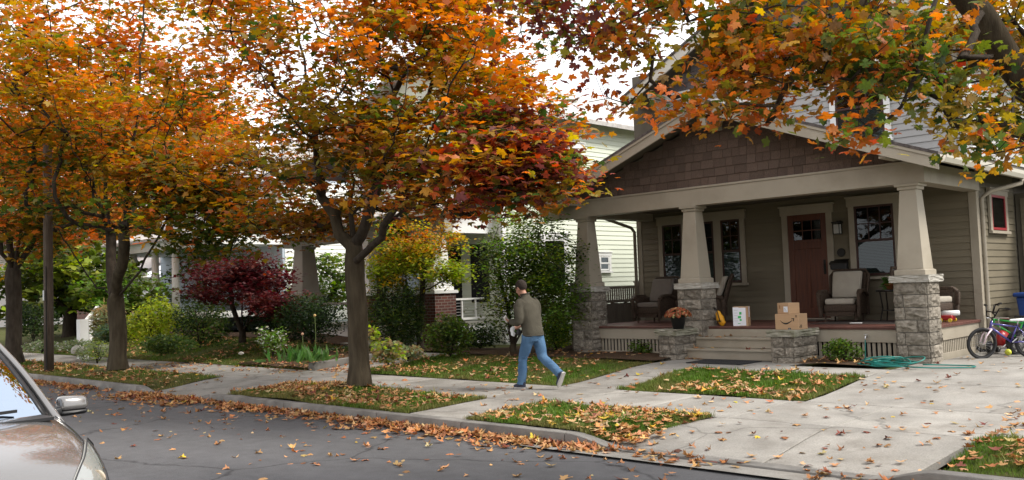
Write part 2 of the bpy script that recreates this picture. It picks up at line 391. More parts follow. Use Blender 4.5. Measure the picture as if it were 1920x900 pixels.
class Skel:
    def __init__(s, root): s.p = [np.array(root, float)]; s.par = [-1]
    def line(s, frm, pts, step=.3, wob=.04, rng=RNG):
        """extend from node index frm through the points, returns last index and list"""
        cur = frm; ids = [frm]
        for q in pts:
            a = s.p[cur]; q = np.array(q, float); L = np.linalg.norm(q - a); k = max(1, int(round(L / step)))
            for i in range(1, k + 1):
                pp = a + (q - a) * i / k + (rng.normal(0, wob, 3) if i < k else 0)
                s.p.append(pp); s.par.append(cur); cur = len(s.p) - 1; ids.append(cur)
        return ids
    def attract(s, A, centre, rng, start=1, sag=.12):
        P = np.zeros((len(s.p) + 4 * len(A) + 4, 3)); n = len(s.p); P[:n] = s.p
        par = list(s.par); d0 = np.linalg.norm(A - centre, axis=1)
        order = np.argsort(d0); tips = []
        ok = np.zeros(len(P), bool); ok[start:n] = True
        rad = np.zeros(len(P)); rad[:n] = np.linalg.norm(P[:n] - centre, axis=1)
        for i in order:
            a = A[i]; d = np.linalg.norm(P[:n] - a, axis=1) + np.maximum(0, rad[:n] - d0[i]) * 1.2 + np.maximum(0, P[:n, 2] - a[2]) * .5
            d[~ok[:n]] = 1e9
            j = int(np.argmin(d)); b = P[j]; L = np.linalg.norm(a - b)
            k = 1 if L < .35 else (2 if L < .8 else 3); cur = j
            for q in range(1, k + 1):
                t = q / k; pp = b + (a - b) * t
                if q < k: pp = pp + rng.normal(0, .07 * L, 3) + np.array([0, 0, -sag * L * math.sin(math.pi * t)])
                P[n] = pp; par.append(cur); ok[n] = True; rad[n] = np.linalg.norm(pp - centre); cur = n; n += 1
            tips.append(cur)
        s.p = list(P[:n]); s.par = par
        return tips
    def radii(s, R0, r0=.005, force=None):
        n = len(s.p); cnt = np.zeros(n)
        ch = [[] for _ in range(n)]
        for i, p in enumerate(s.par):
            if p >= 0: ch[p].append(i)
        for i in range(n - 1, -1, -1):
            if not ch[i]: cnt[i] = 1
            if s.par[i] >= 0: cnt[s.par[i]] += cnt[i]
        e = math.log(R0 / r0) / math.log(max(cnt[0], 3))
        s.ch = ch; s.cnt = cnt; s.r = r0 * cnt ** e
        return s.r
    def paths(s):
        out = []; st = [(0, None)]
        while st:
            i, frm = st.pop(); path = [] if frm is None else [frm]
            while True:
                path.append(i)
                if not s.ch[i]: break
                c = sorted(s.ch[i], key=lambda k: -s.cnt[k])
                for k in c[1:]: st.append((k, i))
                i = c[0]
            out.append(path)
        return out
    def tubes(s, lo, hi, flare=None, rough=0.0, trunk=None):
        """mesh of the paths whose starting radius lies in [lo, hi)"""
        mb = MB()
        for path in s.paths():
            r = [s.r[i] for i in path]
            if len(path) > 1 and path[0] != 0: r[0] = min(r[0], r[1] * 1.15)
            big = max(r)
            if not (lo <= big < hi): continue
            n = 18 if big > .12 else 9 if big > .05 else 6 if big > .02 else 4
            P = [s.p[i] for i in path]
            if path[0] == 0 and trunk is not None:
                b = len(mb.v); mb.tube(P, r, n, caps=False)
                for k in range(b, len(mb.v)):
                    x, y, z = mb.v[k]; ring = (k - b) // n; a = 2 * math.pi * ((k - b) % n) / n
                    h = max(0, z - P[0][2]); c = P[ring]
                    f = 1 + trunk * math.exp(-h / .16) * (1 + .35 * math.sin(a * 5 + 1)) + .05 * math.sin(a * 3 + h * 2) + rough * (random.random() - .5)
                    mb.v[k] = (c[0] + (x - c[0]) * f, c[1] + (y - c[1]) * f, z)
            else:
                mb.tube(P, r, n, caps=False)
        return mb

def crown_points(n, c, rad, rng, hollow=.35, zmin=None, lump=.8, keep=.46):
    """points in an ellipsoid, clumped by noise, favouring the outer part"""
    out = []
    c = np.array(c); rad = np.array(rad)
    while sum(len(o) for o in out) < n:
        p = rng.normal(0, 1, (n * 3, 3)); p /= np.linalg.norm(p, axis=1, keepdims=True)
        p *= (hollow + (1 - hollow) * rng.random((len(p), 1))) ** .6
        edge = 1 + .28 * (vnoise(p * 1.0 + c, 2.1) - .5) * 2
        q = c + p * rad * edge[:, None]
        k = vnoise(q, lump) + .12 * rng.random(len(q)) > keep
        if zmin is not None: k &= q[:, 2] > zmin + .5 * vnoise(q + 9, .7)
        out.append(q[k])
    return np.concatenate(out)[:n]

def foliage(tips, per, spread, size, colfun, rng, tilt=.5, flat=.4):
    T = np.repeat(tips, per, axis=0); n = len(T)
    # each spray leans its own way
    P = T + rng.normal(0, 1, (n, 3)) * np.array([spread, spread, spread * flat])
    P[:, 2] -= .12 * spread * rng.random(n)
    F = frames(n, tilt, rng)
    S = size * rng.uniform(.65, 1.2, n)
    return P, F, S, colfun(P, T, rng)

def make_tree(label, cat, base, limbs, attr, R0, per, spread, size, colfun, seed, tpl=LEAF_LO, bark=M_BARK, group=None, name='maple_tree',
              singles=0, trunk_flare=.28, r0=.005, tilt=.5, flat=.4, trunk_z=None, start=3, extra=None):
    rng = np.random.default_rng(seed)
    root = empty(name, base, label, cat, group)
    sk = Skel(base)
    ends = {}
    for nm, frm, pts in limbs:
        f = 0 if frm is None else ends[frm][-1] if isinstance(frm, str) else ends[frm[0]][int(frm[1] * (len(ends[frm[0]]) - 1))]
        ends[nm] = sk.line(f, pts, rng=rng, wob=.03 if nm != 'trunk' else .008)
    nt_ = len(ends['trunk']) if 'trunk' in ends else 1
    tips = sk.attract(attr, np.array(base) + (0, 0, 2.2), rng, start=max(start, nt_ - 2))
    sk.radii(R0, r0)
    sk.tubes(R0 * .98, 99, trunk=trunk_flare, rough=.03).build('trunk', bark, root, smooth=True)
    sk.tubes(R0 * .16, R0 * .98).build('limbs', bark if bark is not M_BARK else M_BARKD, root, smooth=True, kind='stuff')
    sk.tubes(0, R0 * .16).build('twigs', M_TWIG, root, kind='stuff')
    TP = np.array([sk.p[i] for i in tips])
    P, F, S, C = foliage(TP, per, spread, size, colfun, rng, tilt, flat)
    if singles:
        q = proj(P); vis = (q[:, 0] > 0) & (q[:, 0] < 1920) & (q[:, 1] > 0) & (q[:, 1] < 900)
        d = np.where(vis, q[:, 2] / S, 1e9); ii = np.argsort(d)[:singles]
        h_ = len(ii) // 3
        for part_, tp_ in ((ii[:h_], LEAF_HI), (ii[h_:2 * h_], (LEAF_HI[0] * np.array([.9, 1, 2.6]), LEAF_HI[1])), (ii[2 * h_:], LEAF_CURL)):
            leaf_objects('leaf', tpl_mesh('leaf', tp_, M_LEAF1), P[part_], F[part_], S[part_], C[part_], root)
        k = np.ones(len(P), bool); k[ii] = False; P, F, S, C = P[k], F[k], S[k], C[k]
    scatter_mesh('crown', P, F, S, C, tpl, M_LEAF, root, zs=rng.uniform(-.6, 2.2, len(P)))
    return root

# ------------------------------------------------------------------ ground
def gz(x, y):
    x = np.asarray(x, float); y = np.asarray(y, float)
    z = .15 + .04 * smooth01(8.15, 9.7, y) + .02 * smooth01(9.7, 11.35, y) + .17 * smooth01(11.35, 14, y)
    z = z + .30 * smooth01(-17, -24, x) * smooth01(11.3, 15, y)
    za = .03 + .16 * smooth01(8.0, 9.7, y)
    for a, b, c in ((-6.15, -3.05, .55), (-17.9, -15.25, .45)):
        d = np.maximum(np.maximum((a - .3 * smooth01(9.7, 8.1, y)) - x, x - b), 0); f = (1 - smooth01(0, c, d)) * (y < 9.72)
        z = z * (1 - f) + np.minimum(z, za) * f
    return z
def grid(name, x0, x1, y0, y1, nx, ny, zf, m, kind='structure', parent=None, shape=None, label=None, cat=None, smooth=True):
    mb = MB(); vs = []
    for j in range(ny + 1):
        for i in range(nx + 1):
            u, v = i / nx, j / ny; x, y = x0 + (x1 - x0) * u, y0 + (y1 - y0) * v
            if shape: x, y = shape(u, v, x, y)
            vs.append((x, y, float(zf(x, y))))
    fs = [(j * (nx + 1) + i, j * (nx + 1) + i + 1, (j + 1) * (nx + 1) + i + 1, (j + 1) * (nx + 1) + i) for j in range(ny) for i in range(nx)]
    mb.add(vs, fs)
    return mb.build(name, m, parent, smooth=smooth, kind=kind, label=label, cat=cat)

xs = sorted(set([-600, -300, -150, -90, -60] + list(range(-48, 13, 2)) + [20, 40, 90, 200]))
ys = sorted(set([-300, -100, -40, -15, -6, 0, 7.9, 8.2, 9.7, 11.3, 12, 13, 14, 15, 16, 18, 20, 25, 30, 40, 60, 100, 200, 500] + [9.8]))
mb = MB()
mb.add([(x, y, float(gz(x, y)) - .05 if y > 9.75 else -.06) for y in ys for x in xs],
       [(j * len(xs) + i, j * len(xs) + i + 1, (j + 1) * len(xs) + i + 1, (j + 1) * len(xs) + i) for j in range(len(ys) - 1) for i in range(len(xs) - 1)])
mb.build('ground', M_TURF, kind='structure')

# asphalt
def asphalt_mat():
    m = bpy.data.materials.new('asphalt'); m.use_nodes = True; t = m.node_tree; N = t.nodes; L = t.links
    p = N['Principled BSDF']; p.inputs['Roughness'].default_value = .85; p.inputs['Specular IOR Level'].default_value = .3
    tc = N.new('ShaderNodeTexCoord')
    def noise(s, d, st=(1, 1, 1)):
        mp = N.new('ShaderNodeMapping'); mp.inputs['Scale'].default_value = st; L.new(tc.outputs['Object'], mp.inputs[0])
        n = N.new('ShaderNodeTexNoise'); n.inputs['Scale'].default_value = s; n.inputs['Detail'].default_value = d; L.new(mp.outputs[0], n.inputs['Vector']); return n.outputs['Fac']
    def ramp(s, a, b, lo, hi):
        r = N.new('ShaderNodeMapRange'); L.new(s, r.inputs[0]); r.inputs[1].default_value = a; r.inputs[2].default_value = b; r.inputs[3].default_value = lo; r.inputs[4].default_value = hi; return r.outputs[0]
    def mul(a, b):
        r = N.new('ShaderNodeMath'); r.operation = 'MULTIPLY'; L.new(a, r.inputs[0]); L.new(b, r.inputs[1]); return r.outputs[0]
    v = ramp(noise(.5, 5, (.35, 1.4, 1)), .35, .65, .82, 1.15)
    v = mul(v, ramp(noise(160, 3), .3, .7, .72, 1.35))
    v = mul(v, ramp(noise(6, 6), .3, .7, .9, 1.1))
    # hairline cracks
    vo = N.new('ShaderNodeTexVoronoi'); vo.feature = 'DISTANCE_TO_EDGE'; vo.inputs['Scale'].default_value = .24
    nn = N.new('ShaderNodeTexNoise'); nn.inputs['Scale'].default_value = 2.5; nn.inputs['Detail'].default_value = 6; L.new(tc.outputs['Object'], nn.inputs['Vector'])
    ad = N.new('ShaderNodeVectorMath'); ad.operation = 'MULTIPLY_ADD'; ad.inputs[1].default_value = (.35, .35, .35)
    L.new(nn.outputs['Color'], ad.inputs[0]); L.new(tc.outputs['Object'], ad.inputs[2]); L.new(ad.outputs[0], vo.inputs['Vector'])
    v = mul(v, ramp(vo.outputs['Distance'], 0, .008, .45, 1.0))
    c = N.new('ShaderNodeMixRGB'); c.blend_type = 'MULTIPLY'; c.inputs[0].default_value = 1; c.inputs[1].default_value = (.088, .087, .090, 1); L.new(v, c.inputs[2])
    L.new(c.outputs[0], p.inputs['Base Color'])
    b = N.new('ShaderNodeBump'); b.inputs['Strength'].default_value = .5; b.inputs['Distance'].default_value = .01; L.new(noise(140, 4), b.inputs['Height']); L.new(b.outputs[0], p.inputs['Normal'])
    return m
M_ASPH = asphalt_mat()
grid('road', -150, 60, .35, 8.0, 60, 12, lambda x, y: .0 + .035 * math.sin(math.pi * (y - .35) / 7.65), M_ASPH)
# gutter pan in front of the driveway
grid('gutter', -7.4, 8, 7.62, 8.02, 30, 2, lambda x, y: .012 + .02 * (1 - (y - 7.62) / .4) , M_CONC)

# kerb sections
kerb = empty('kerb', (-12, 8.08, 0), 'grey concrete kerb along the edge of the asphalt street', 'kerb'); kerb['kind'] = 'structure'
del kerb['category']
def kerb_section(x0, x1, h0=.15, h1=.15, y0=8.0, y1=8.16, n=4):
    mb = MB(); prof = [(0, 0.0), (.012, .75), (.035, .96), (.07, 1.0), (1, 1.0)]
    vs = []; k = len(prof)
    for i in range(n + 1):
        u = i / n; x = x0 + (x1 - x0) * u; h = h0 + (h1 - h0) * (u * u * (3 - 2 * u)) + random.uniform(-.002, .002)
        for j, (a, b) in enumerate(prof):
            yy = y0 + .16 * a if j < 4 else y1
            vs.append((x, yy, -.02 + (h + .02) * b))
        vs.append((x, y1, -.05))
    k += 1
    fs = [(i * k + j, (i + 1) * k + j, (i + 1) * k + j + 1, i * k + j + 1) for i in range(n) for j in range(k - 1)] + [tuple(range(k)), tuple(n * k + j for j in range(k - 1, -1, -1))]
    mb.add(vs, fs).build('kerb_section', M_CONCD, kerb, bevel=0)
x = -46.0
while x < -18.3: kerb_section(x, min(x + 2.4, -18.3) - .012); x += 2.4
kerb_section(-18.3, -17.6, .15, .03); kerb_section(-16.0, -15.3, .03, .15)
for a, b in ((-15.3, -12.9), (-12.9, -10.5), (-10.5, -8.75), (-8.75, -7.0)): kerb_section(a, b - .014)
kerb_section(-7.0, -6.2, .15, .035, n=8); kerb_section(-6.2, -3.5, .035, .035, n=3); kerb_section(-3.5, -2.9, .035, .15, n=8)
for i in range(4): kerb_section(-2.9 + 2.4 * i, -.514 + 2.4 * i)

def slab(parent, x0, x1, y0, y1, zf, g=.011, m=M_CONC, name='paving_slab', nx=3, ny=3, quad=None):
    """a slab with an eased edge; quad gives four corners instead of the rectangle"""
    C = quad or [(x0, y0), (x1, y0), (x1, y1), (x0, y1)]
    def P(u, v):
        a = [C[0][k] * (1 - u) + C[1][k] * u for k in (0, 1)]; b = [C[3][k] * (1 - u) + C[2][k] * u for k in (0, 1)]
        return a[0] * (1 - v) + b[0] * v, a[1] * (1 - v) + b[1] * v
    lx = max(.3, abs(C[1][0] - C[0][0])); ly = max(.3, abs(C[2][1] - C[1][1]))
    us = [0, .012 / lx] + [i / nx for i in range(1, nx)] + [1 - .012 / lx, 1]; vs_ = [0, .012 / ly] + [i / ny for i in range(1, ny)] + [1 - .012 / ly, 1]
    gx, gy = g / lx, g / ly; tilt = random.uniform(-.004, .004)
    V = []; nu, nv = len(us), len(vs_)
    for b, v in enumerate(vs_):
        for a, u in enumerate(us):
            x, y = P(gx + u * (1 - 2 * gx), gy + v * (1 - 2 * gy))
            e = a in (0, nu - 1) or b in (0, nv - 1)
            V.append((x, y, float(zf(x, y)) + tilt * (u - .5) - (.008 if e else 0)))
    F = [(b * nu + a, b * nu + a + 1, (b + 1) * nu + a + 1, (b + 1) * nu + a) for b in range(nv - 1) for a in range(nu - 1)]
    ring = [a for a in range(nu)] + [b * nu + nu - 1 for b in range(1, nv)] + [(nv - 1) * nu + a for a in range(nu - 2, -1, -1)] + [b * nu for b in range(nv - 2, 0, -1)]
    base = len(V); V += [(V[i][0], V[i][1], V[i][2] - .07) for i in ring]
    F += [(ring[i], base + i, base + (i + 1) % len(ring), ring[(i + 1) % len(ring)]) for i in range(len(ring))]
    MB().add(V, F).build(name, m, parent)
def holder(name, loc):
    o = bpy.data.objects.new(name, None); COL.objects.link(o); o.location = loc; o['kind'] = 'structure'; return o
S0, S1 = 9.70, 11.36
sw = holder('sidewalk', (-12, 10.5, .2))
js = [-3.0, -4.6] + [-5.9 - 1.42 * i for i in range(0, 25)]
for a, b in zip(js[1:], js[:-1]): slab(sw, a, b, S0, S1, gz)
slab(sw, -3.0, -1.4, S0, S1, gz); slab(sw, -1.4, .2, S0, S1, gz); slab(sw, .2, 2, S0, S1, gz)
dr = holder('driveway', (-4.4, 12, .2))
zap = lambda x, y: .03 + (.19 - .03) * float(smooth01(8.0, 9.7, y)) if y < 9.7 else float(gz(x, y))
slab(dr, 0, 0, 0, 0, zap, quad=[(-6.65, 8.17), (-4.6, 8.17), (-4.6, S0), (-6.02, S0)], nx=4, ny=5)
slab(dr, 0, 0, 0, 0, zap, quad=[(-4.6, 8.17), (-3.25, 8.17), (-3.05, S0), (-4.6, S0)], nx=4, ny=5)
slab(dr, -5.75, -2.95, S1, 13.02, gz, nx=4); slab(dr, -5.75, -2.95, 13.02, 15.3, gz, nx=4); slab(dr, -5.62, -2.95, 15.3, 18.4, gz); slab(dr, -5.62, -2.95, 18.4, 22, gz)
slab(dr, -5.62, -2.95, 22, 26, gz)
fw_ = holder('front_walk', (-9.4, 11, .2))
slab(fw_, -10.0, -8.87, 8.17, S0, lambda x, y: gz(x, y))
slab(fw_, -10.0, -8.87, S1, 12.6, gz); slab(fw_, -10.0, -8.87, 12.6, 13.35, gz)
slab(fw_, -10.0, -8.3, 13.35, 14.9, gz); slab(fw_, -8.3, -7.0, 13.35, 14.22, gz); slab(fw_, -7.0, -5.75, 13.35, 14.22, gz)
slab(fw_, -8.3, -7.45, 14.22, 14.9, gz)
nw_ = holder('path', (-17, 11, .2))
zap2 = lambda x, y: .03 + (.19 - .03) * float(smooth01(8.0, 9.7, y)) if y < 9.7 else float(gz(x, y))
slab(nw_, 0, 0, 0, 0, zap2, quad=[(-17.98, 8.17), (-15.07, 8.17), (-15.07, S0), (-17.98, S0)], nx=3, ny=4)
slab(nw_, -17.15, -15.75, S1, 12.6, gz); slab(nw_, -17.15, -15.75, 12.6, 13.5, gz); slab(nw_, -20.0, -15.75, 13.5, 14.4, gz, nx=6)
nk = MB(); nk.hexa([(-17.35, 11.4, .1), (-17.2, 11.4, .1), (-17.2, 13.45, .2), (-17.35, 13.45, .2)], [(-17.35, 11.4, .36), (-17.2, 11.4, .36), (-17.2, 13.45, .46), (-17.35, 13.45, .46)])
nk.build('edging_kerb', M_CONCD, bevel=.01, label='low concrete edging kerb between garden bed and the neighbour path', cat='edging')

# lawns: sheets with a soft uneven surface, then blades
LAWNS = [('strip', -15.05, -10.04, 8.17, 9.69, None), ('strip', -8.84, -6.1, 8.17, 9.69, 'flare'), ('strip', -3.02, 6, 8.17, 9.69, None), ('strip', -46, -18.0, 8.17, 9.69, None),
         ('front', -8.84, -5.78, 11.38, 13.33, None), ('front', -15.72, -10.03, 11.38, 13.95, None), ('front', -2.92, 6, 11.38, 16, None), ('front', -46, -17.38, 11.38, 14.2, None)]
def lawnz(x, y):
    b = float(vnoise(np.array([[x, y, 0.]]), 1.3)[0]) * .03
    m = .07 * math.exp(-((x + 13.2) ** 2 + (y - 9.2) ** 2) / .7) + .06 * math.exp(-((x + 22.5) ** 2 + (y - 9.3) ** 2) / .7)
    return float(gz(x, y)) + b + m - .012
for i, (nm, x0, x1, y0, y1, sh) in enumerate(LAWNS):
    shp = (lambda u, v, x, y: (x - .55 * u * (1 - v) ** 1.5, y)) if sh else None
    grid('lawn', x0, x1, y0, y1, max(6, int(min(80, (x1 - x0) * 5))), max(6, int((y1 - y0) * 5)), lawnz, M_TURF, shape=shp)
rng = np.random.default_rng(3)
def blades(name, x0, x1, y0, y1, dens, h, label, flare=False):
    n = int((x1 - x0) * (y1 - y0) * dens); X = rng.uniform(x0 - .02, x1 + .02, n) + rng.normal(0, .02, n); Y = rng.uniform(y0 - .015, y1 + .02, n) + rng.normal(0, .012, n)
    if flare:
        v = (Y - y0) / (y1 - y0); u = (X - x0) / (x1 - x0); X = X - .55 * u * (1 - np.clip(v, 0, 1)) ** 1.5
    q = proj(np.stack([X, Y, np.full(n, .2)], 1)); k = (q[:, 0] > -60) & (q[:, 0] < 3600) & (q[:, 2] > 1); X, Y = X[k], Y[k]; n = len(X)
    Z = gz(X, Y) + vnoise(np.stack([X, Y, X * 0], 1), 1.3) * .03 - .012 + .07 * np.exp(-((X + 13.2) ** 2 + (Y - 9.2) ** 2) / .7)
    tuft = vnoise(np.stack([X, Y, X * 0], 1), 5.0); P = np.stack([X, Y, Z], 1)
    br = vnoise(np.stack([X, Y, X * 0 + 7], 1), 1.6)
    mound = np.exp(-((X + 13.2) ** 2 + (Y - 9.0) ** 2) / .5)
    edge = np.exp(-np.minimum(np.minimum(X - x0, x1 - X), np.minimum(Y - y0, y1 - Y)) / .10)
    dead = np.clip((br - .45) * 2.4 + mound * 1.2 + .45 * edge + rng.normal(0, .15, n), 0, 1)[:, None]
    far = smooth01(-10, -18, X)[:, None] * .35
    g = np.array([.095, .17, .022]) * (1 - far) + np.array([.10, .13, .025]) * far
    C = palette(g, n, rng, .25) * (1 - dead * .75) + palette([.21, .17, .065], n, rng, .2) * dead * .75
    F = frames(n, .1, rng); lean = rng.normal(0, .35, n)
    # blade template stands along local z
    V = np.array([(-.09, 0, 0), (.09, 0, 0), (.05, .22, .62), (0, .5, 1.0), (-.05, .22, .62)]); T = np.array([(0, 1, 2), (0, 2, 4), (4, 2, 3)])
    keep = rng.random(n) > mound * .75
    S = .82 * h * rng.uniform(.5, 1.3, n) * (.5 + 1.1 * tuft) * np.where(rng.random(n) < .03, 1.7, 1)
    o = scatter_mesh(name, P[keep], F[keep], S[keep], C[keep], (V, T), M_GRASS)
    tag(o, label, 'grass')
blades('grass', -15.05, -10.04, 8.17, 9.69, 5200, .055, 'mown grass around the big maple between street and sidewalk')
blades('grass', -8.84, -6.1, 8.17, 9.69, 6500, .05, 'mown grass on the kerb strip left of the driveway apron', True)
blades('grass', -3.02, .5, 8.17, 9.69, 5000, .05, 'mown grass on the kerb strip right of the driveway apron')
blades('grass', -8.84, -5.78, 11.38, 13.33, 5200, .05, 'bright lawn patch between front walk and driveway')
blades('grass', -15.72, -10.03, 11.38, 13.95, 3000, .05, 'lawn behind the walking man up to the shrubs')
blades('grass', -2.92, .5, 11.38, 14, 2500, .05, 'grass tuft at right edge of driveway beyond the sidewalk')
blades('grass', -34, -18.0, 8.17, 9.69, 1500, .055, 'grass on the kerb strip round the utility pole')
blades('grass', -34, -17.38, 11.38, 14.2, 1100, .055, "neighbour's lawn beyond the far sidewalk")
# mulch beds
def bedz(x, y): return float(gz(x, y)) + .02 + .05 * float(vnoise(np.array([[x, y, 3.]]), 2.2)[0])
for (a, b, c, d) in ((-13.6, -10.02, 13.9, 15.6), (-7.42, -6.0, 14.24, 15.6), (-19.8, -15.72, 14.42, 15.6), (-15.72, -13.6, 13.97, 17.4), (-30, -17.4, 14.2, 15.6), (-20.5, -17.36, 11.4, 13.4)):
    grid('garden_bed', a, b, c, d, int((b - a) * 6), int((d - c) * 6), bedz, M_SOIL)
# ------------------------------------------------------------------ the porch house
GZ, DK = .38, .96
WY, WX, WL = 18.2, -5.62, -13.3            # front wall, right side wall, left corner
front = lambda Y: (lambda u, v, w: (u, Y - .026 - w, v))
east = lambda X: (lambda u, v, w: (X + .026 + w, u, v))
house = empty('craftsman_house', (-9.3, 18, GZ), 'taupe craftsman house with a wide gabled porch on stone piers and tapered columns', 'house')
house.rotation_euler = (0, 0, 0)

def lap_mesh(name, m, exp=.13, proud=.024):
    """unit board along x: 1 long, front towards -y"""
    me = bpy.data.meshes.new(name)
    t, b = -.006, -proud
    me.from_pydata([(-.5, 0, 0), (.5, 0, 0), (.5, 0, exp), (-.5, 0, exp), (-.5, b, 0), (.5, b, 0), (.5, t, exp + .006), (-.5, t, exp + .006)], [],
                   [(0, 4, 7, 3), (1, 2, 6, 5), (4, 5, 6, 7), (0, 1, 5, 4), (3, 7, 6, 2)])
    me.materials.append(m); return me
ME_LAP = lap_mesh('siding_board', M_SIDING); ME_LAPL = lap_mesh('siding_board', M_LIGHTSID, .14); ME_LAPG = lap_mesh('siding_board', M_GREEN, .14)
ME_LAPB = lap_mesh('siding_board', M_WHITE, .15)
def boards(parent, me, exp, u0, u1, z0, z1, side, plane):
    z = z0
    while z < z1 - .02:
        s = min(1, (z1 - z) / exp)
        if side == 'f': piece('siding_board', me, None, parent, ((u0 + u1) / 2, plane, z), (u1 - u0, 1, s))
        else: piece('siding_board', me, None, parent, (plane, (u0 + u1) / 2, z), (u1 - u0, 1, s), (0, 0, math.pi / 2))
        z += exp
# wall cores
wm = MB(); wm.box(WL, WX, WY + .001, 26, GZ - .3, 6.9); wm.box(-5.6, -2.0, 20.6, 26, GZ - .3, 3.4)
wm.build('wall', M_SOFFIT, house)
boards(house, ME_LAP, .13, WL + .1, WX - .1, DK, 3.62, 'f', WY)
boards(house, ME_LAP, .13, WY + .1, 20.5, GZ + .05, 3.95, 'e', WX)
boards(house, ME_LAP, .13, -5.5, -2.1, GZ + .05, 3.3, 'f', 20.58)
boards(house, ME_LAPL, .14, -12.35, WX - .08, 3.95, 6.12, 'f', WY)
boards(house, ME_LAPL, .14, WY + .1, 24, 4.0, 6.2, 'e', WX)
def trimbox(x0, x1, y0, y1, z0, z1, name='trim_board', m=M_TRIM, parent=house, bevel=.004):
    return MB().box(x0, x1, y0, y1, z0, z1).build(name, m, parent, bevel=bevel)
trimbox(WX - .11, WX + .035, WY - .035, WY + .11, GZ, 3.9, 'corner_board')
trimbox(WL - .03, WL + .11, WY - .035, WY + .11, GZ, 3.6, 'corner_board')
trimbox(-12.46, -12.34, WY - .036, WY + .1, 3.95, 6.2, 'corner_board', M_WHITE)
trimbox(WX - .1, WX + .036, WY - .036, WY + .1, 3.95, 6.2, 'corner_board', M_WHITE)
trimbox(-12.7, WX + .2, WY - .07, WY - .002, 6.12, 6.30, 'belt_board', M_WHITE)

def window(parent, tf, u0, u1, z0, z1, sash=M_SASH, casing=M_TRIM, cw=.12, rows=3, cols=2, split=.5, blind=True, head=.17, single=False):
    """double-hung window; tf maps (along, up, outward)"""
    win = MB(tf)
    # casing: two legs, head and sill
    win.box(u0 - cw, u0, z0 - .02, z1, .0, .045); win.box(u1, u1 + cw, z0 - .02, z1, .0, .045)
    win.box(u0 - cw - .03, u1 + cw + .03, z1, z1 + head, 0, .052); win.box(u0 - cw - .05, u1 + cw + .05, z1 + head, z1 + head + .035, 0, .075)
    win.box(u0 - cw - .03, u1 + cw + .03, z0 - .075, z0 - .02, 0, .075)
    W = win.build('window', casing, parent, bevel=.003)
    zm = z0 + (z1 - z0) * split
    s = MB(tf); t = .045
    for (a, b) in (((z0), zm + .02), (zm - .02, z1)) if not single else ((z0, z1),):
        w0 = .012 if a == z0 and not single else .024
        s.box(u0, u0 + t, a, b, w0, w0 + .016); s.box(u1 - t, u1, a, b, w0, w0 + .016)
        s.box(u0 + t, u1 - t, a, a + t, w0, w0 + .016); s.box(u0 + t, u1 - t, b - t, b, w0, w0 + .016)
    s.build('sash', sash, W)
    a0, a1 = (zm + .02, z1 - t) if not single else (z0 + t, z1 - t)
    if rows or cols:
        mm = MB(tf)
        for i in range(1, cols):
            u = u0 + t + (u1 - u0 - 2 * t) * i / cols; mm.box(u - .01, u + .01, a0, a1, .0245, .0385)
        for j in range(1, rows):
            z = a0 + (a1 - a0) * j / rows; mm.box(u0 + t, u1 - t, z - .01, z + .01, .025, .0375)
        mm.build('muntin', sash, W)
    MB(tf).box(u0 + .01, u1 - .01, z0 + .01, z1 - .01, .0215, .0235).build('pane', M_GLASS, W)
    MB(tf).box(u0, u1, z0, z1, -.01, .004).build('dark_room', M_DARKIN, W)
    if blind:
        bl = MB(tf); z = z0 + .05
        while z < zm - .03: bl.box(u0 + .04, u1 - .04, z, z + .022, .006, .011); z += .030
        bl.build('blind', M_BLIND, W)
    return W
F = front(WY - .0)
# triple window
for (a, b) in ((-12.57, -12.08), (-11.58, -11.10), (-11.01, -10.51)):
    pass
g = MB(F); 
window(house, F, -12.57, -12.03, 1.80, 3.20, cols=2, rows=2, cw=.11)
window(house, front(WY - .003), -11.72, -11.17, 1.80, 3.20, cols=2, rows=2, cw=.11)
window(house, front(WY - .006), -10.98, -10.50, 1.80, 3.20, cols=2, rows=2, cw=.11)
window(house, F, -7.90, -7.11, 1.84, 3.24, cols=3, rows=2, cw=.12)
# side window, upper windows
window(house, east(WX), 18.93, 19.78, 2.63, 3.30, M_SASHR, M_TRIM, cols=1, rows=1, blind=False, single=True, head=.1)
window(house, front(WY), -8.17, -7.18, 4.55, 5.92, M_SASH, M_WHITE, cols=3, rows=2)
window(house, front(WY), -11.4, -10.75, 5.0, 5.75, M_SASH, M_WHITE, cols=2, rows=2, blind=False)
window(house, front(WY), -10.55, -9.9, 5.0, 5.75, M_SASH, M_WHITE, cols=2, rows=2, blind=False)
# front door
tf = F; d0, d1, dz = -9.36, -8.50, 3.17
cs = MB(tf); cs.box(d0 - .13, d0, DK, dz, 0, .045); cs.box(d1, d1 + .13, DK, dz, 0, .045); cs.box(d0 - .16, d1 + .16, dz, dz + .17, 0, .05); cs.box(d0 - .19, d1 + .19, dz + .17, dz + .205, 0, .07)
cs.box(d0 - .02, d1 + .02, DK, DK + .04, 0, .08)
DF = cs.build('door_frame', M_TRIM, house, bevel=.003)
dm = MB(tf); z0 = DK + .045
for (u0, u1, a, b) in ((d0, d0 + .12, z0, dz), (d1 - .12, d1, z0, dz), (d0 + .12, d1 - .12, z0, z0 + .2), (d0 + .12, d1 - .12, 2.44, 2.62), (d0 + .12, d1 - .12, dz - .13, dz), (-8.96, -8.90, z0 + .2, 2.44)):
    dm.box(u0, u1, a, b, .01, .034)
door = dm.build('door', M_DOOR, house, bevel=.004)
for (a, b) in ((d0 + .12, -8.96), (-8.90, d1 - .12)): MB(tf).box(a, b, z0 + .2, 2.44, .004, .018).build('door_panel', M_DOOR, door)
for i in range(3):
    for j in range(2):
        a = d0 + .13 + i * .205; MB(tf).box(a, a + .18, 2.64 + j * .2, 2.64 + j * .2 + .18, .012, .020).build('pane', M_GLASS, door)
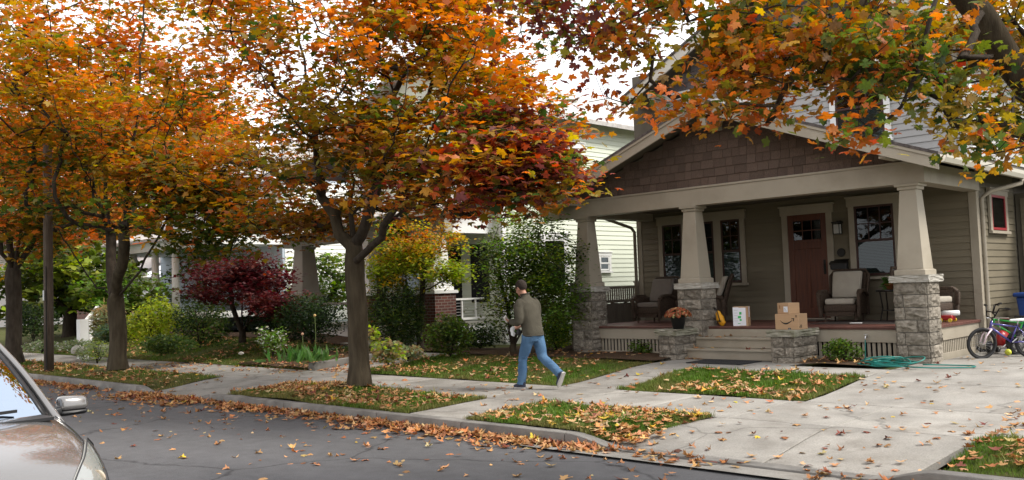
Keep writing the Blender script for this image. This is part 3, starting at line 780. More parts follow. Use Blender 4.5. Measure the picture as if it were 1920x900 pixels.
dd = MB(tf); dd.box(d0 + .12, d1 - .12, 2.62, dz - .13, .004, .009); dd.build('glazing_back', M_DARKIN, door)
dg = MB(tf)
for i in (1, 2): dg.box(d0 + .12 + i * .205 - .0, d0 + .12 + i * .205 + .012, 2.62, dz - .13, .011, .034)
dg.box(d0 + .12, d1 - .12, 2.82, 2.84, .011, .0335); dg.box(d0 + .11, d1 - .11, 2.60, 2.635, .034, .055)
dg.build('muntin', M_DOOR, door)
hb = MB(tf); hb.box(d1 - .095, d1 - .045, 1.9, 2.2, .034, .042); hb.tube([(d1 - .07, 1.93, .045), (d1 - .07, 1.96, .08), (d1 - .07, 2.08, .085), (d1 - .07, 2.11, .045)], .009, 6)
hb.build('handle', M_IRON, door)

# porch: deck, skirt, lattice slats, steps
DX0, DX1, DY = -13.15, -5.64, 15.55
dk = MB(); y = DY; 
for i in range(19):
    y1 = min(y + .142, WY); dk.box(DX0, DX1, y + (.003 if i else 0), y1 - .003, DK - .028, DK); y = y1
dk.box(DX0, DX1, DY + .01, WY, DK - .05, DK - .03)
deck = dk.build('porch_deck', M_DECK, house, bevel=.004)
trimbox(DX0 + .03, DX1 - .03, DY + .03, DY + .06, DK - .27, DK - .051, 'skirt_board')
trimbox(DX1 - .06, DX1 - .03, DY + .062, WY - .04, DK - .27, DK - .051, 'skirt_board')
trimbox(DX0 + .03, DX1 - .03, DY + .05, DY + .08, GZ - .06, GZ + .06, 'skirt_board')
trimbox(DX1 - .08, DX1 - .05, DY + .082, WY - .04, GZ - .06, GZ + .09, 'skirt_board')
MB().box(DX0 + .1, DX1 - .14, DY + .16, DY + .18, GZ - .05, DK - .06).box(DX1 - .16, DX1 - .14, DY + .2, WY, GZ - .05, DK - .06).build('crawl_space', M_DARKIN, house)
me_sl = bpy.data.meshes.new('lattice_slat'); _m = MB().box(-.5, .5, -.5, .5, 0, 1); me_sl.from_pydata(_m.v, [], _m.f); me_sl.materials.append(M_TRIM)
x = DX0 + .15
while x < DX1 - .1:
    if not (-9.95 < x < -7.6) and not (x < -12.6) and not (x > -6.1): piece('lattice_slat', me_sl, None, house, (x, DY + .068, GZ + .06), (.052, .016, .27))
    x += .088
y = DY + .5
while y < WY - .1:
    piece('lattice_slat', me_sl, None, house, (DX1 - .062, y, GZ + .09), (.016, .052, .23)); y += .088
SX0, SX1 = -9.93, -7.97
for i, (yy, zz) in enumerate(((14.93, GZ + .19), (15.25, GZ + .385))):
    trimbox(SX0, SX1, yy, yy + .34 + .02, zz - .035, zz, 'step_tread')
    trimbox(SX0 + .02, SX1 - .02, yy + .03, yy + .055, zz - .19, zz - .036, 'step_riser')
trimbox(SX0 + .02, SX1 - .02, 15.52, 15.545, GZ + .386, DK - .052, 'step_riser')

# stone piers
def rock(name, m, seed, n=3, rough=.03):
    """unit block, face towards -y broken (rock-faced), others nearly flat"""
    rr = random.Random(seed); bm = bmesh.new(); bmesh.ops.create_cube(bm, size=1)
    bmesh.ops.subdivide_edges(bm, edges=bm.edges[:], cuts=3, use_grid_fill=True)
    for v in bm.verts:
        e = sum(abs(abs(c) - .5) < 1e-4 for c in v.co)
        if e == 1: v.co += v.co.normalized() * rr.uniform(.0, .42) * Vector((.12, 1, .15)) if abs(v.co.y) > .4 or abs(v.co.x) > .4 else Vector((0, 0, 0))
        else: v.co *= rr.uniform(.975, 1.0)
        v.co += Vector([rr.uniform(-1, 1) * rough for _ in range(3)]) * (1 if e == 1 else .3)
    bmesh.ops.triangulate(bm, faces=bm.faces); me = bpy.data.meshes.new(name); bm.to_mesh(me); bm.free(); me.materials.append(m); return me
ROCKS = [rock('stone', M_STONE, k) for k in range(10)]
def stone_pier(parent, x0, x1, y0, y1, z0, z1, courses, t=.14, seed=0, core=M_MORTAR):
    rr = random.Random(seed)
    MB().box(x0 + .02, x1 - .02, y0 + .02, y1 - .02, z0, z1).build('core', core, parent)
    h = (z1 - z0) / courses
    for c in range(courses):
        za, zb = z0 + c * h + .006, z0 + (c + 1) * h - .006
        # front and back faces, and the two sides; long stone alternates
        for face in range(4):
            ln = (x1 - x0) if face % 2 == 0 else (y1 - y0)
            cut = rr.choice((.32, .68)) if (c + face) % 2 else rr.choice((.30, .62)); 
            cut = min(max(cut + rr.uniform(-.06, .06), .25), .75)
            segs = [(0, cut), (cut, 1)] 
            for (a, b) in segs:
                L_ = (b - a) * ln - .012; m_ = (a + b) / 2 * ln
                me = rr.choice(ROCKS); d = .10 + (.012 if (c + face) % 2 else 0)
                if face == 0: loc, rz = (x0 + m_, y0 + d / 2 - .022, (za + zb) / 2), 0
                elif face == 1: loc, rz = (x1 - d / 2 + .022, y0 + m_, (za + zb) / 2), math.pi / 2
                elif face == 2: loc, rz = (x0 + m_, y1 - d / 2 + .022, (za + zb) / 2), math.pi
                else: loc, rz = (x0 + d / 2 - .022, y0 + m_, (za + zb) / 2), -math.pi / 2
                piece('stone', me, None, parent, loc, (L_, d, zb - za), (0, 0, rz))
def capstone(parent, x0, x1, y0, y1, z0, z1, m, seed=0, amp=.012):
    rr = random.Random(seed); bm = bmesh.new(); bmesh.ops.create_cube(bm, size=1)
    bmesh.ops.subdivide_edges(bm, edges=bm.edges[:], cuts=4, use_grid_fill=True)
    for v in bm.verts:
        x, y, z = v.co; side = abs(abs(x) - .5) < 1e-4 or abs(abs(y) - .5) < 1e-4; top = abs(z) > .499
        v.co = Vector((x0 + (x + .5) * (x1 - x0), y0 + (y + .5) * (y1 - y0), z0 + (z + .5) * (z1 - z0)))
        if side: v.co += Vector((x, y, 0)) * rr.uniform(-1.2, 1.2) * amp * (1.6 if not top else 1)
        if top and side: v.co.z += rr.uniform(-.4, .3) * amp
    bmesh.ops.triangulate(bm, faces=bm.faces); me = bpy.data.meshes.new('capstone'); bm.to_mesh(me); bm.free()
    off = world_loc(parent); me.transform(Matrix.Translation(-off)); return linkmesh('capstone', me, m, parent)
def column(parent, cx, cy, z0, z1, b=.43, t=.27, m=M_TRIM):
    c = MB(); B, T = b / 2, t / 2
    sq = lambda h: [(cx - h, cy - h), (cx + h, cy - h), (cx + h, cy + h), (cx - h, cy + h)]
    def lay(a, za, bq, zb): c.hexa([(*p, za) for p in sq(a)], [(*p, zb) for p in sq(bq)])
    lay(B + .035, z0, B + .035, z0 + .08); lay(B + .035, z0 + .08, B, z0 + .10); lay(B, z0 + .1, T, z1 - .10); lay(T + .025, z1 - .10, T + .03, z1 - .045); lay(T + .06, z1 - .045, T + .065, z1)
    c.build('column', m, parent, bevel=.004)
PY0, PY1 = 15.35, 15.88
for i, x0 in enumerate((-13.06, -10.32, -6.07)):
    x1 = x0 + .51
    stone_pier(house, x0, x1, PY0, PY1, GZ - .12 if i != 1 else GZ - .12, 1.70, 7, seed=20 + i)
    capstone(house, x0 - .06, x1 + .07, PY0 - .06, PY1 + .06, 1.70, 1.815, M_CAP, i)
    column(house, (x0 + x1) / 2, (PY0 + PY1) / 2, 1.815, 3.33)
# beam
trimbox(-13.9, -5.52, 15.44, 15.72, 3.33, 3.66, 'porch_beam'); trimbox(-13.9, -5.5, 15.42, 15.46, 3.66, 3.70, 'beam_cap')
trimbox(-5.80, -5.52, 15.722, WY - .04, 3.33, 3.66, 'porch_beam'); trimbox(-13.1, -12.82, 15.722, WY - .04, 3.33, 3.66, 'porch_beam')
MB().box(-13.0, -5.6, 15.72, WY, 3.50, 3.53).build('porch_ceiling', M_SOFFIT, house)
# gable roof over the porch
AX, AZ, TXL, TXR, TZ = -9.27, 5.22, -13.45, -5.05, 3.66
slp = (AZ - TZ) / (AX - TXL)
RY = 14.8
def roofslab(xa, za, xb, zb, y0, y1, t, name, m, parent=house):
    return MB().hexa([(xa, y0, za - t), (xb, y0, zb - t), (xb, y1, zb - t), (xa, y1, za - t)], [(xa, y0, za), (xb, y0, zb), (xb, y1, zb), (xa, y1, za)]).build(name, m, parent)
for (tx, s) in ((TXL, -1), (TXR, 1)):
    xa, xb = (tx, AX - .001) if s < 0 else (AX + .001, tx)
    za, zb = (TZ, AZ) if s < 0 else (AZ, TZ)
    roofslab(xa, za + .05, xb, zb + .05, RY - .03, WY, .05, 'roof', M_ROOF)
    roofslab(xa, za - .001, xb, zb - .001, RY + .045, WY, .03, 'soffit', M_SOFFIT)
    # barge board at the rake, with a thin moulding
    roofslab(xa + (.02 if s < 0 else 0), za + .0, xb - (.02 if s > 0 else 0), zb + .0, RY, RY + .042, .225, 'barge_board', M_TRIM)
    roofslab(xa, za - .001, xb, zb - .001, RY - .022, RY - .001, .05, 'rake_moulding', M_TRIM)
roofslab(WX, 3.66 + .05 + (TXR - WX) * slp, TXR, TZ + .05, WY + .001, 26, .05, 'roof', M_ROOF)
roofslab(WX, 3.66 + (TXR - WX) * slp, TXR, TZ, WY + .001, 26, .03, 'soffit', M_SOFFIT)
# lookout brackets under the rake
for (cx, cz) in ((AX, AZ - .30), (-5.95, 3.92), (-12.9, 3.78)):
    trimbox(cx - .06, cx + .06, RY + .05, 15.45, cz - .20, cz - .02, 'bracket')
# rafter tails + gutter on the right eave, gutter on the left
for k in range(12):
    y = 15.0 + .62 * k; MB().hexa([(WX, y, 3.78), (TXR - .06, y, 3.56), (TXR - .06, y + .05, 3.56), (WX, y + .05, 3.78)], [(WX, y, 3.86), (TXR - .06, y, 3.66), (TXR - .06, y + .05, 3.66), (WX, y + .05, 3.86)]).build('rafter_tail', M_TRIM, house)
for (gx, s, nm) in ((TXR, 1, 'gutter'), (TXL, -1, 'gutter')):
    prof = [(0, .01), (0, -.11), (.04, -.125), (.09, -.12), (.12, -.05), (.125, .015), (.115, .015), (.108, -.045), (.085, -.105), (.045, -.112), (.012, -.10), (.012, .01)]
    MB().prism([(gx + s * a, TZ + b - .0) for a, b in prof], RY - .02, 26 if s > 0 else WY).build(nm, mat('cream_gutter', (.46, .43, .36), .5) if s > 0 else M_TRIM, house)
ds = MB(); ds.tube([(TXR + .05, 18.9, TZ - .1), (TXR + .04, 18.9, TZ - .2), (WX + .2, 18.42, 3.32), (WX + .07, 18.34, 3.2), (WX + .07, 18.34, .6), (WX + .12, 18.3, .42)], .042, 8)
ds.build('downspout', M_TRIM, house, smooth=True)
dl = MB(); dl.tube([(-13.38, 16.9, 3.55), (-13.38, 17.0, 3.40), (-13.36, 18.0, 3.2), (-13.36, 18.12, 3.1), (-13.36, 18.12, .5)], .04, 8); dl.build('downspout', M_TRIM, house, smooth=True)
# shingled gable
gb = MB(); gb.prism([(-13.3, 3.68), (-5.25, 3.68), (AX, AZ - .12)], 15.50, 15.56); gb.build('gable_backing', M_SOFFIT, house)
def shingle_mesh(m):
    me = bpy.data.meshes.new('shingle'); me.from_pydata([(-.5, 0, 0), (.5, 0, 0), (.5, 0, 1), (-.5, 0, 1), (-.5, -.026, 0), (.5, -.026, 0), (.5, -.004, 1.05), (-.5, -.004, 1.05)], [], [(0, 4, 7, 3), (1, 2, 6, 5), (4, 5, 6, 7), (0, 1, 5, 4), (3, 7, 6, 2)])
    me.materials.append(m); return me
def shingle_gable(me, yp, zb, zt, xl, xr, ax, az, exp, w, seed, zmax=99):
    rr = random.Random(seed); z = zb
    while z < min(zt, zmax):
        f = (az - (z + exp * .4)) / (az - zb)
        if f <= 0: break
        a, b = ax + (xl - ax) * f, ax + (xr - ax) * f; x = a + rr.uniform(0, .1)
        while x < b - .03:
            ww = min(rr.uniform(.62, 1.38) * w, b - x)
            piece('shingle', me, None, house, (x + ww / 2, yp - rr.uniform(0, .004), z + rr.uniform(-.004, .004)), (ww - .006, 1, exp))
            x += ww
        z += exp
shingle_gable(shingle_mesh(M_SHINGLE), 15.498, 3.70, 5.05, -13.25, -5.3, AX, AZ - .12, .165, .215, 5)
# upper gable
UAX, UAZ, UTL, UTR, UTZ, UY = -9.0, 8.35, -13.15, -4.85, 6.22, 17.5
us = (UAZ - UTZ) / (UAX - UTL)
MB().prism([(-12.4, 6.15), (WX, 6.15), (WX, 6.6), (UAX, UAZ - .1), (-12.4, 6.6)], WY + .004, WY + .2).build('gable_backing', M_SOFFIT, house)
shingle_gable(shingle_mesh(M_SHINGLE2), WY, 6.30, 8.2, -12.42, WX, UAX, UAZ - .05, .2, .33, 9)
for (tx, s) in ((UTL, -1), (UTR, 1)):
    xa, xb = (tx, UAX - .001) if s < 0 else (UAX + .001, tx); za, zb = (UTZ, UAZ) if s < 0 else (UAZ, UTZ)
    roofslab(xa, za + .06, xb, zb + .06, UY - .03, 26, .06, 'roof', M_ROOF); roofslab(xa, za - .001, xb, zb - .001, UY + .045, 26, .04, 'soffit', M_SOFFIT)
    roofslab(xa, za, xb, zb, UY, UY + .042, .25, 'barge_board', mat('cream_trim', (.55, .52, .45), .55))
for bx in (-12.35, -5.8):
    b = MB(); b.bar((bx, WY - .03, 5.6), (bx, UY + .12, 6.15), .09); b.bar((bx, WY - .05, 6.2), (bx, UY + .05, 6.2), .1); b.bar((bx, WY - .05, 5.5), (bx, WY - .05, 6.2), .1); b.build('knee_brace', M_TRIM, house, bevel=.004)

# pedestals flanking the steps
def pedestal(x0, x1, y0, y1, label, seed):
    p = empty('stone_pedestal', ((x0 + x1) / 2, (y0 + y1) / 2, GZ), label, 'pedestal', 'stone pedestals beside the porch steps')
    stone_pier(p, x0, x1, y0, y1, GZ - .08, .835, 3, seed=seed)
    capstone(p, x0 - .065, x1 + .065, y0 - .06, y1 + .02, .835, .945, M_MOSS, seed, .02)
    return p
pedestal(-10.30, -9.94, 14.62, 15.32, 'mossy stone pedestal left of the porch steps carrying the flower pot', 3)
pedestal(-7.95, -7.56, 14.62, 15.5, 'mossy stone pedestal right of the porch steps carrying the parcels', 4)

# wall fittings, one by one
l = empty('wall_lantern', (-8.22, WY - .03, 2.72), 'black wall lantern between front door and right porch window', 'lantern')
b = MB(); b.box(-8.26, -8.18, WY - .045, WY - .026, 2.70, 2.98); b.bar((-8.22, WY - .04, 2.95), (-8.22, WY - .15, 2.97), .02); b.build('bracket', M_IRON, l)
b = MB(); b.box(-8.31, -8.13, WY - .24, WY - .06, 2.93, 2.955); b.box(-8.29, -8.15, WY - .22, WY - .08, 2.70, 2.715)
for (u, v) in ((-8.29, -.22), (-8.16, -.22), (-8.29, -.09), (-8.16, -.09)): b.box(u, u + .01, WY + v, WY + v + .01, 2.715, 2.93)
b.build('cage', M_IRON, l); MB().box(-8.275, -8.165, WY - .205, WY - .095, 2.716, 2.90).build('glass', mat('frosted_glass', (.42, .42, .40), .3), l)
l = empty('mailbox', (-8.24, WY - .03, 1.98), 'black wall mailbox beside the front door', 'mailbox')
b = MB(); b.prism([(WY - .03, 1.97), (WY - .14, 1.99), (WY - .14, 2.1), (WY - .03, 2.17)], -8.42, -8.08, 'x'); b.build('body', M_BLACK, l, bevel=.006)
MB().prism([(WY - .028, 2.18), (WY - .028, 2.195), (WY - .155, 2.115), (WY - .155, 2.09)], -8.435, -8.065, 'x').build('lid', M_IRON, l)
b = MB(); b.tube([(-8.33, WY - .1, 1.97), (-8.33, WY - .12, 1.93), (-8.33, WY - .08, 1.915)], .006, 5); b.tube([(-8.17, WY - .1, 1.97), (-8.17, WY - .12, 1.93), (-8.17, WY - .08, 1.915)], .006, 5); b.build('newspaper_hook', M_IRON, l)
b = MB(); b.lathe([(0, 0), (.085, 0), (.09, .01), (.07, .022), (0, .022)], (-8.22, WY - .05, 2.33), 20, 'y'); b.build('wall_plaque', M_IRON, label='round dark plaque on the siding above the mailbox', cat='plaque')
# ------------------------------------------------------------------ porch furniture and small things
def placed(root, loc, rz):
    root.location = loc; root.rotation_euler = (0, 0, rz); return root
def wicker_chair(label, loc, rz, cush=M_CUSH, m=M_WICK, group='wicker armchairs on the porch'):
    """seat faces local -y; built at the origin, then placed"""
    c = empty('wicker_armchair', (0, 0, 0), label, 'armchair', group)
    b = MB(); b.box(-.30, .30, -.30, .28, .20, .34); b.box(-.27, .27, -.302, -.296, .12, .21); b.build('seat_base', m, c, bevel=.02, smooth=True)
    for s in (-1, 1):
        a = MB(); path = [(s * .36, .30, .12), (s * .36, .30, .5), (s * .37, .05, .60), (s * .38, -.25, .60), (s * .38, -.34, .53), (s * .37, -.33, .3), (s * .35, -.31, .1)]
        for i in range(len(path) - 1): a.bar(path[i], path[i + 1], .09 if i < 5 else .07, .06)
        a.box(min(s * .33, s * .36), max(s * .33, s * .36), -.28, .30, .16, .57)
        a.build('arm', m, c, bevel=.012, smooth=True)
    bk = MB(); bk.hexa([(-.30, .26, .3), (.30, .26, .3), (.30, .32, .3), (-.30, .32, .3)], [(-.33, .46, .96), (.33, .46, .96), (.33, .51, .96), (-.33, .51, .96)]); bk.tube([(-.34, .28, .3), (-.37, .46, .9), (-.3, .5, 1.0), (.3, .5, 1.0), (.37, .46, .9), (.34, .28, .3)], .03, 8)
    bk.build('backrest', m, c)
    for (x, y) in ((-.28, -.26), (.28, -.26), (-.26, .28), (.26, .28)):
        MB().tube([(x, y, .22), (x * 1.04, y * 1.05, 0)], [.022, .016], 8).build('leg', m, c)
    q = MB(); q.box(-.28, .28, -.31, .24, .34, .455); q.build('seat_cushion', cush, c, bevel=.035, smooth=True)
    q = MB(); q.hexa([(-.27, .10, .46), (.27, .10, .46), (.27, .24, .46), (-.27, .24, .46)], [(-.28, .30, .98), (.28, .30, .98), (.28, .43, .98), (-.28, .43, .98)]); q.build('back_cushion', cush, c, bevel=.04, smooth=True)
    return placed(c, loc, rz)
wicker_chair('dark wicker armchair with brown cushions between left and middle piers', (-12.15, 17.15, DK), R(-2), M_CUSHD)
wicker_chair('dark wicker armchair seen from its side with tilted grey cushion beside middle pier', (-10.85, 17.35, DK), R(-62), M_CUSH)
wicker_chair('brown wicker armchair with light beige cushions under the right porch window', (-7.85, 17.35, DK), R(8), M_CUSH)
wicker_chair('wicker armchair half hidden behind the right stone pier', (-6.25, 17.3, DK), R(75), M_CUSH)
t = empty('side_table', (-7.0, 17.5, DK), 'small dark side table with potted fern near the right pier', 'side table')
b = MB(); b.lathe([(0, .56), (.26, .56), (.265, .58), (.26, .6), (0, .6)], (-7.0, 17.5, DK), 20); b.build('table_top', M_IRON, t)
for a in (45, 135, 225, 315):
    ca, sa = math.cos(R(a)), math.sin(R(a)); MB().tube([(-7 + ca * .2, 17.5 + sa * .2, DK + .56), (-7 + ca * .16, 17.5 + sa * .16, DK + .25), (-7 + ca * .22, 17.5 + sa * .22, DK)], .013, 6).build('leg', M_IRON, t)
MB().lathe([(0, .2), (.17, .2), (.17, .215), (0, .215)], (-7.0, 17.5, DK), 16).build('shelf', M_IRON, t)
p = empty('potted_fern', (-6.98, 17.48, DK + .6), 'green fern in a copper pot on the side table', 'plant')
MB().lathe([(0, 0), (.08, 0), (.11, .10), (.12, .11), (.1, .11), (.09, .09), (0, .09)], (-6.98, 17.48, DK + .6), 16).build('pot', mat('copper', (.45, .17, .07), .35, metal=.6), p, smooth=True)
rg = np.random.default_rng(5); n = 90
F_ = frames(n, 1.1, rg); scatter_mesh('foliage', np.tile([-6.98, 17.48, DK + .72], (n, 1)) + rg.normal(0, .05, (n, 3)), F_, rg.uniform(.14, .26, n), palette((.10, .22, .04), n, rg), (LEAF_OVAL[0] * np.array([.4, 1, 1]), LEAF_OVAL[1]), M_LEAF, p)
m_rug = mat('mat_rubber', (.018, .018, .02), .8, var=.3, vscale=30, bump=.6, bscale=150)
dm_ = MB().box(-9.35, -8.25, 14.05, 14.80, float(gz(0, 15)) + .002, float(gz(0, 15)) + .018); dm_.build('doormat', m_rug, bevel=.004, label='black rubber doormat on the concrete before the porch steps', cat='doormat')
MB().box(-9.3, -8.5, 17.5, 18.1, DK + .002, DK + .014).build('door_rug', mat('rug_cloth', (.10, .09, .08), .95, var=.2, vscale=30), bevel=.003, label='flat dark rug on the deck in front of the wooden door', cat='rug')
MB().box(-8.1, -6.2, 16.4, 17.6, DK + .002, DK + .012).build('outdoor_rug', mat('outdoor_rug', (.06, .045, .04), .95, var=.2, vscale=30), bevel=.003, label='thin dark rug on the deck under the beige cushioned armchair', cat='rug')

# chrysanthemum pot
P0 = np.array([-10.03, 14.88, .945])
p = empty('flower_pot', P0, 'black pot of rust orange chrysanthemums on the left pedestal', 'flower pot')
MB().lathe([(0, 0), (.10, 0), (.145, .22), (.155, .225), (.155, .245), (.14, .245), (.13, .2), (0, .2)], P0, 24).build('pot', M_BLACK, p, smooth=True)
n = 900; d = rg.normal(0, 1, (n, 3)); d /= np.linalg.norm(d, axis=1, keepdims=True); d[:, 2] = np.abs(d[:, 2])
Q = P0 + np.array([0, 0, .24]) + d * np.array([.23, .23, .17]) * rg.uniform(.5, .96, (n, 1)); scatter_mesh('foliage', Q, frames(n, .9, rg), rg.uniform(.03, .06, n), palette((.05, .09, .02), n, rg, .3), LEAF_OVAL, M_LEAF, p)
n = 330; d = rg.normal(0, 1, (n, 3)); d /= np.linalg.norm(d, axis=1, keepdims=True); d[:, 2] = np.abs(d[:, 2]) * .9 - .08
Q = P0 + np.array([0, 0, .25]) + d * np.array([.25, .25, .19])
a = np.linspace(0, 2 * np.pi, 11)[:-1]; FV = np.array([(0, 0, .25)] + [(.5 * np.cos(t) * (1 if i % 2 else .6), .5 * np.sin(t) * (1 if i % 2 else .6), 0 if i % 2 else .1) for i, t in enumerate(a)]); FF = np.array([(0, 1 + i, 1 + (i + 1) % 10) for i in range(10)])
# flowers face outwards
N_ = d / np.linalg.norm(d, axis=1, keepdims=True); X_ = np.cross(N_, [0.1, .2, 1]); X_ /= np.linalg.norm(X_, axis=1, keepdims=True)
Fr = np.stack([X_, np.cross(N_, X_), N_], 2); cc = np.where(rg.random((n, 1)) < .12, np.array([[.55, .42, .2]]), np.array([[.42, .13, .06]]))
scatter_mesh('blossoms', Q, Fr, rg.uniform(.04, .062, n), palette(cc, n, rg, .25), (FV, FF), M_LEAF, p)

# parcels
def parcel(label, c, size, rz, group=None):
    """box standing on point c; returns root and a face transform (front face -y)"""
    r = empty('cardboard_box', c, label, 'box', 'parcels delivered to the porch'); r.rotation_euler = (0, 0, rz); w, d, h = size
    MB().box(-w / 2, w / 2, -d / 2, d / 2, 0, h).build('carton', M_CARD, r, bevel=.004, local=True)
    MB().box(-w / 2 - .001, w / 2 + .001, -.03, .03, h, h + .0015).build('tape', M_TAPE, r, local=True)
    return r
Z = .945
b1 = parcel('larger brown cardboard box with a black smile arrow on the right pedestal', (-7.76, 15.0, Z), (.44, .33, .27), R(0))
def flat(name, poly, m, parent, y, local=True, t=.0012):
    return MB().prism(poly, y - t, y).build(name, m, parent, local=True)
# smile arrow: tapering curve and head
arc = []; arc2 = []
for i in range(15):
    t_ = i / 14; x = -.125 + .235 * t_; zc = .165 - .055 * math.sin(math.pi * (t_ ** .85)); th = .004 + .016 * math.sin(math.pi * min(1, t_ * .98))
    arc.append((x, zc + th * .35)); arc2.append((x, zc - th))
flat('printed_smile', arc + arc2[::-1], M_INK, b1, -.1655)
flat('printed_arrow', [(.085, .192), (.145, .200), (.135, .142), (.122, .150), (.126, .184), (.092, .180)], M_INK, b1, -.1655)
flat('printed_mark', [(.02, 0.004), (.075, .004), (.075, .03), (.02, .03)], M_INK, b1, -.1655); flat('printed_mark', [(.030, .010), (.065, .010), (.065, .014), (.030, .014)], M_PAPER, b1, -.1668)
for k in range(3): flat('printed_mark', [(.165, .215 + k * .014), (.195, .215 + k * .014), (.195, .222 + k * .014), (.165, .222 + k * .014)], M_INK, b1, -.1655)
mr = MB()
for k in range(4): mr.box(.2205, .2215, -.10 + k * .014, -.093 + k * .014, .03, .085)
for k in range(2): mr.box(.2205, .2215, -.14 + k * .016, -.133 + k * .016, .03, .06)
mr.build('printed_mark', M_INK, b1, local=True)
b2 = parcel('smaller brown cardboard box with white label on top of the smile arrow box', (-7.80, 15.0, Z + .2715), (.30, .24, .19), R(-24))
MB().box(.02, .13, -.1215, -.1203, .03, .13).build('label', M_PAPER, b2, local=True)
for k in range(3): flat('printed_mark', [(.035, .05 + k * .022), (.11 - .02 * k, .05 + k * .022), (.11 - .02 * k, .055 + k * .022), (.035, .055 + k * .022)], M_INK, b2, -.1217)
flat('printed_mark', [(-.10, .09), (-.07, .09), (-.07, .15), (-.10, .15)], mat('brown_ink', (.25, .13, .06), .8), b2, -.1207)
b3 = parcel('brown carton plastered with white paper labels on the deck beside the middle pier', (-9.18, 15.78, DK), (.28, .28, .37), R(20))
MB().box(-.1415, -.03, -.1425, -.1403, .005, .36).box(-.03, .1, -.1422, -.1403, .01, .35).box(-.1425, -.1403, -.12, .1, .02, .35).build('label', M_PAPER, b3, local=True)
MB().box(.1403, .1423, -.06, .03, .17, .365).build('label', M_PAPER, b3, local=True)
gp = MB()
for k, (x, z, w_, h_) in enumerate(((.0, .22, .045, .05), (-.02, .15, .06, .045), (.0, .10, .04, .035), (-.03, .045, .05, .012))): gp.box(x - w_ / 2, x + w_ / 2, -.1436, -.1426, z, z + h_)
gp.build('green_print', M_GRNINK, b3, local=True)
for k in range(5): flat('printed_mark', [(-.12, .30 - k * .05), (-.05, .30 - k * .05), (-.05, .304 - k * .05), (-.12, .304 - k * .05)], mat('grey_ink', (.25, .25, .3), .8), b3, -.1426)

# yellow bag leaning on the pier
yb = empty('yellow_bag', (-9.62, 15.72, DK), 'yellow pouch bag with black strap leaning beside the labelled carton', 'bag')
bm = bmesh.new(); bmesh.ops.create_uvsphere(bm, u_segments=16, v_segments=12, radius=1)
for v in bm.verts:
    x, y, z = v.co; v.co = Vector((x * .085 * (1 - .25 * z) + .05 * (-z), y * .06, z * .15 + .15))
    v.co.x += .01 * math.sin(z * 9)
me = bpy.data.meshes.new('pouch'); bm.to_mesh(me); bm.free(); me.shade_smooth(); o = linkmesh('pouch', me, mat('yellow_nylon', (.75, .36, .02), .5, var=.15, vscale=12, bump=.3), yb)
MB().tube([(-.10, 0, .30), (-.13, -.01, .36), (-.08, -.02, .34), (-.03, -.05, .28), (0.0, -.062, .2), (.03, -.06, .08)], .011, 6).build('strap', M_BLACK, yb, local=True, smooth=True)
MB().box(-.03, .06, -.066, -.058, .09, .105).build('zipper', M_BLACK, yb, local=True)

# spigot and garden hose
sp = empty('hose_spigot', (-6.66, DY + .03, .80), 'small metal spigot on the porch skirt feeding the hose', 'spigot')
b = MB(); b.tube([(-6.66, DY + .03, .80), (-6.66, DY - .06, .80), (-6.66, DY - .08, .76)], .014, 8); b.build('pipe', M_SILVER, sp); MB().lathe([(0, 0), (.035, 0), (.035, .008), (0, .008)], (-6.66, DY - .05, .83), 12).build('handle', M_SILVER, sp)
hp = [(-6.66, DY - .085, .74), (-6.65, DY - .12, .62), (-6.60, DY - .25, .50), (-6.5, 15.1, .43), (-6.25, 14.85, .42)]
rh = random.Random(4); G = .41
for k in range(6):
    cx, cy = -5.95 + rh.uniform(-.16, .18), 14.52 + rh.uniform(-.13, .13); ra, rb = rh.uniform(.22, .44), rh.uniform(.15, .33)
    for j in range(14):
        a = R(150) + 2 * math.pi * j / 14; hp.append((cx + ra * math.cos(a) * 1.15, cy + rb * math.sin(a) - .1 * math.cos(a), G + .010 + .013 * k + rh.uniform(-.004, .012) + (.03 + .035 * (k % 3)) * max(0, math.sin(a + .5 * k))))
hp += [(-6.1, 14.4, G + .06), (-5.8, 14.28, G + .03), (-5.3, 14.35, G), (-4.9, 14.55, G - .005), (-4.72, 14.75, G - .005), (-4.80, 14.95, G - .005), (-5.1, 14.95, G - .005), (-5.5, 14.85, G)]
# smooth the path
def catmull(P, n=4, closed=False):
    P = [np.array(p, float) for p in P]; out = []
    for i in range(len(P) - 1):
        p0, p1, p2, p3 = P[max(i - 1, 0)], P[i], P[i + 1], P[min(i + 2, len(P) - 1)]
        for k in range(n):
            t = k / n; out.append(.5 * (2 * p1 + (p2 - p0) * t + (2 * p0 - 5 * p1 + 4 * p2 - p3) * t * t + (3 * p1 - p0 - 3 * p2 + p3) * t ** 3))
    out.append(P[-1]); return [tuple(p) for p in out]
MB().tube(catmull(hp), .0105, 7).build('garden_hose', M_HOSE, smooth=True, label='coiled green garden hose lying on the concrete by the right stone pier', cat='hose')
# toys on the deck
ty = empty('toy_truck', (-5.86, 17.2, DK), 'red and white toy on the corner of the porch deck', 'toy')
MB().box(-6.0, -5.78, 17.1, 17.3, DK + .03, DK + .12).build('body', mat('red_plastic', (.30, .015, .015), .3), ty, bevel=.02, smooth=True)
b = MB(); b.tube([(-6.02, 17.2, DK + .14), (-5.7, 17.25, DK + .16)], [.06, .045], 12); b.build('top', M_WHITE, ty, smooth=True)
for (x, y) in ((-5.97, 17.08), (-5.81, 17.08), (-5.97, 17.32), (-5.81, 17.32)): MB().tube([(x, y - .012, DK + .035), (x, y + .012, DK + .035)], .034, 12).build('wheel', mat('yellow_plastic', (.7, .5, .05), .4), ty)
# keys / cloth near the beige chair
MB().box(-7.32, -7.1, 16.35, 16.42, DK + .012, DK + .03).build('white_rag', M_WHITE, bevel=.008, label='small white rag on the deck before the beige cushioned armchair', cat='rag')

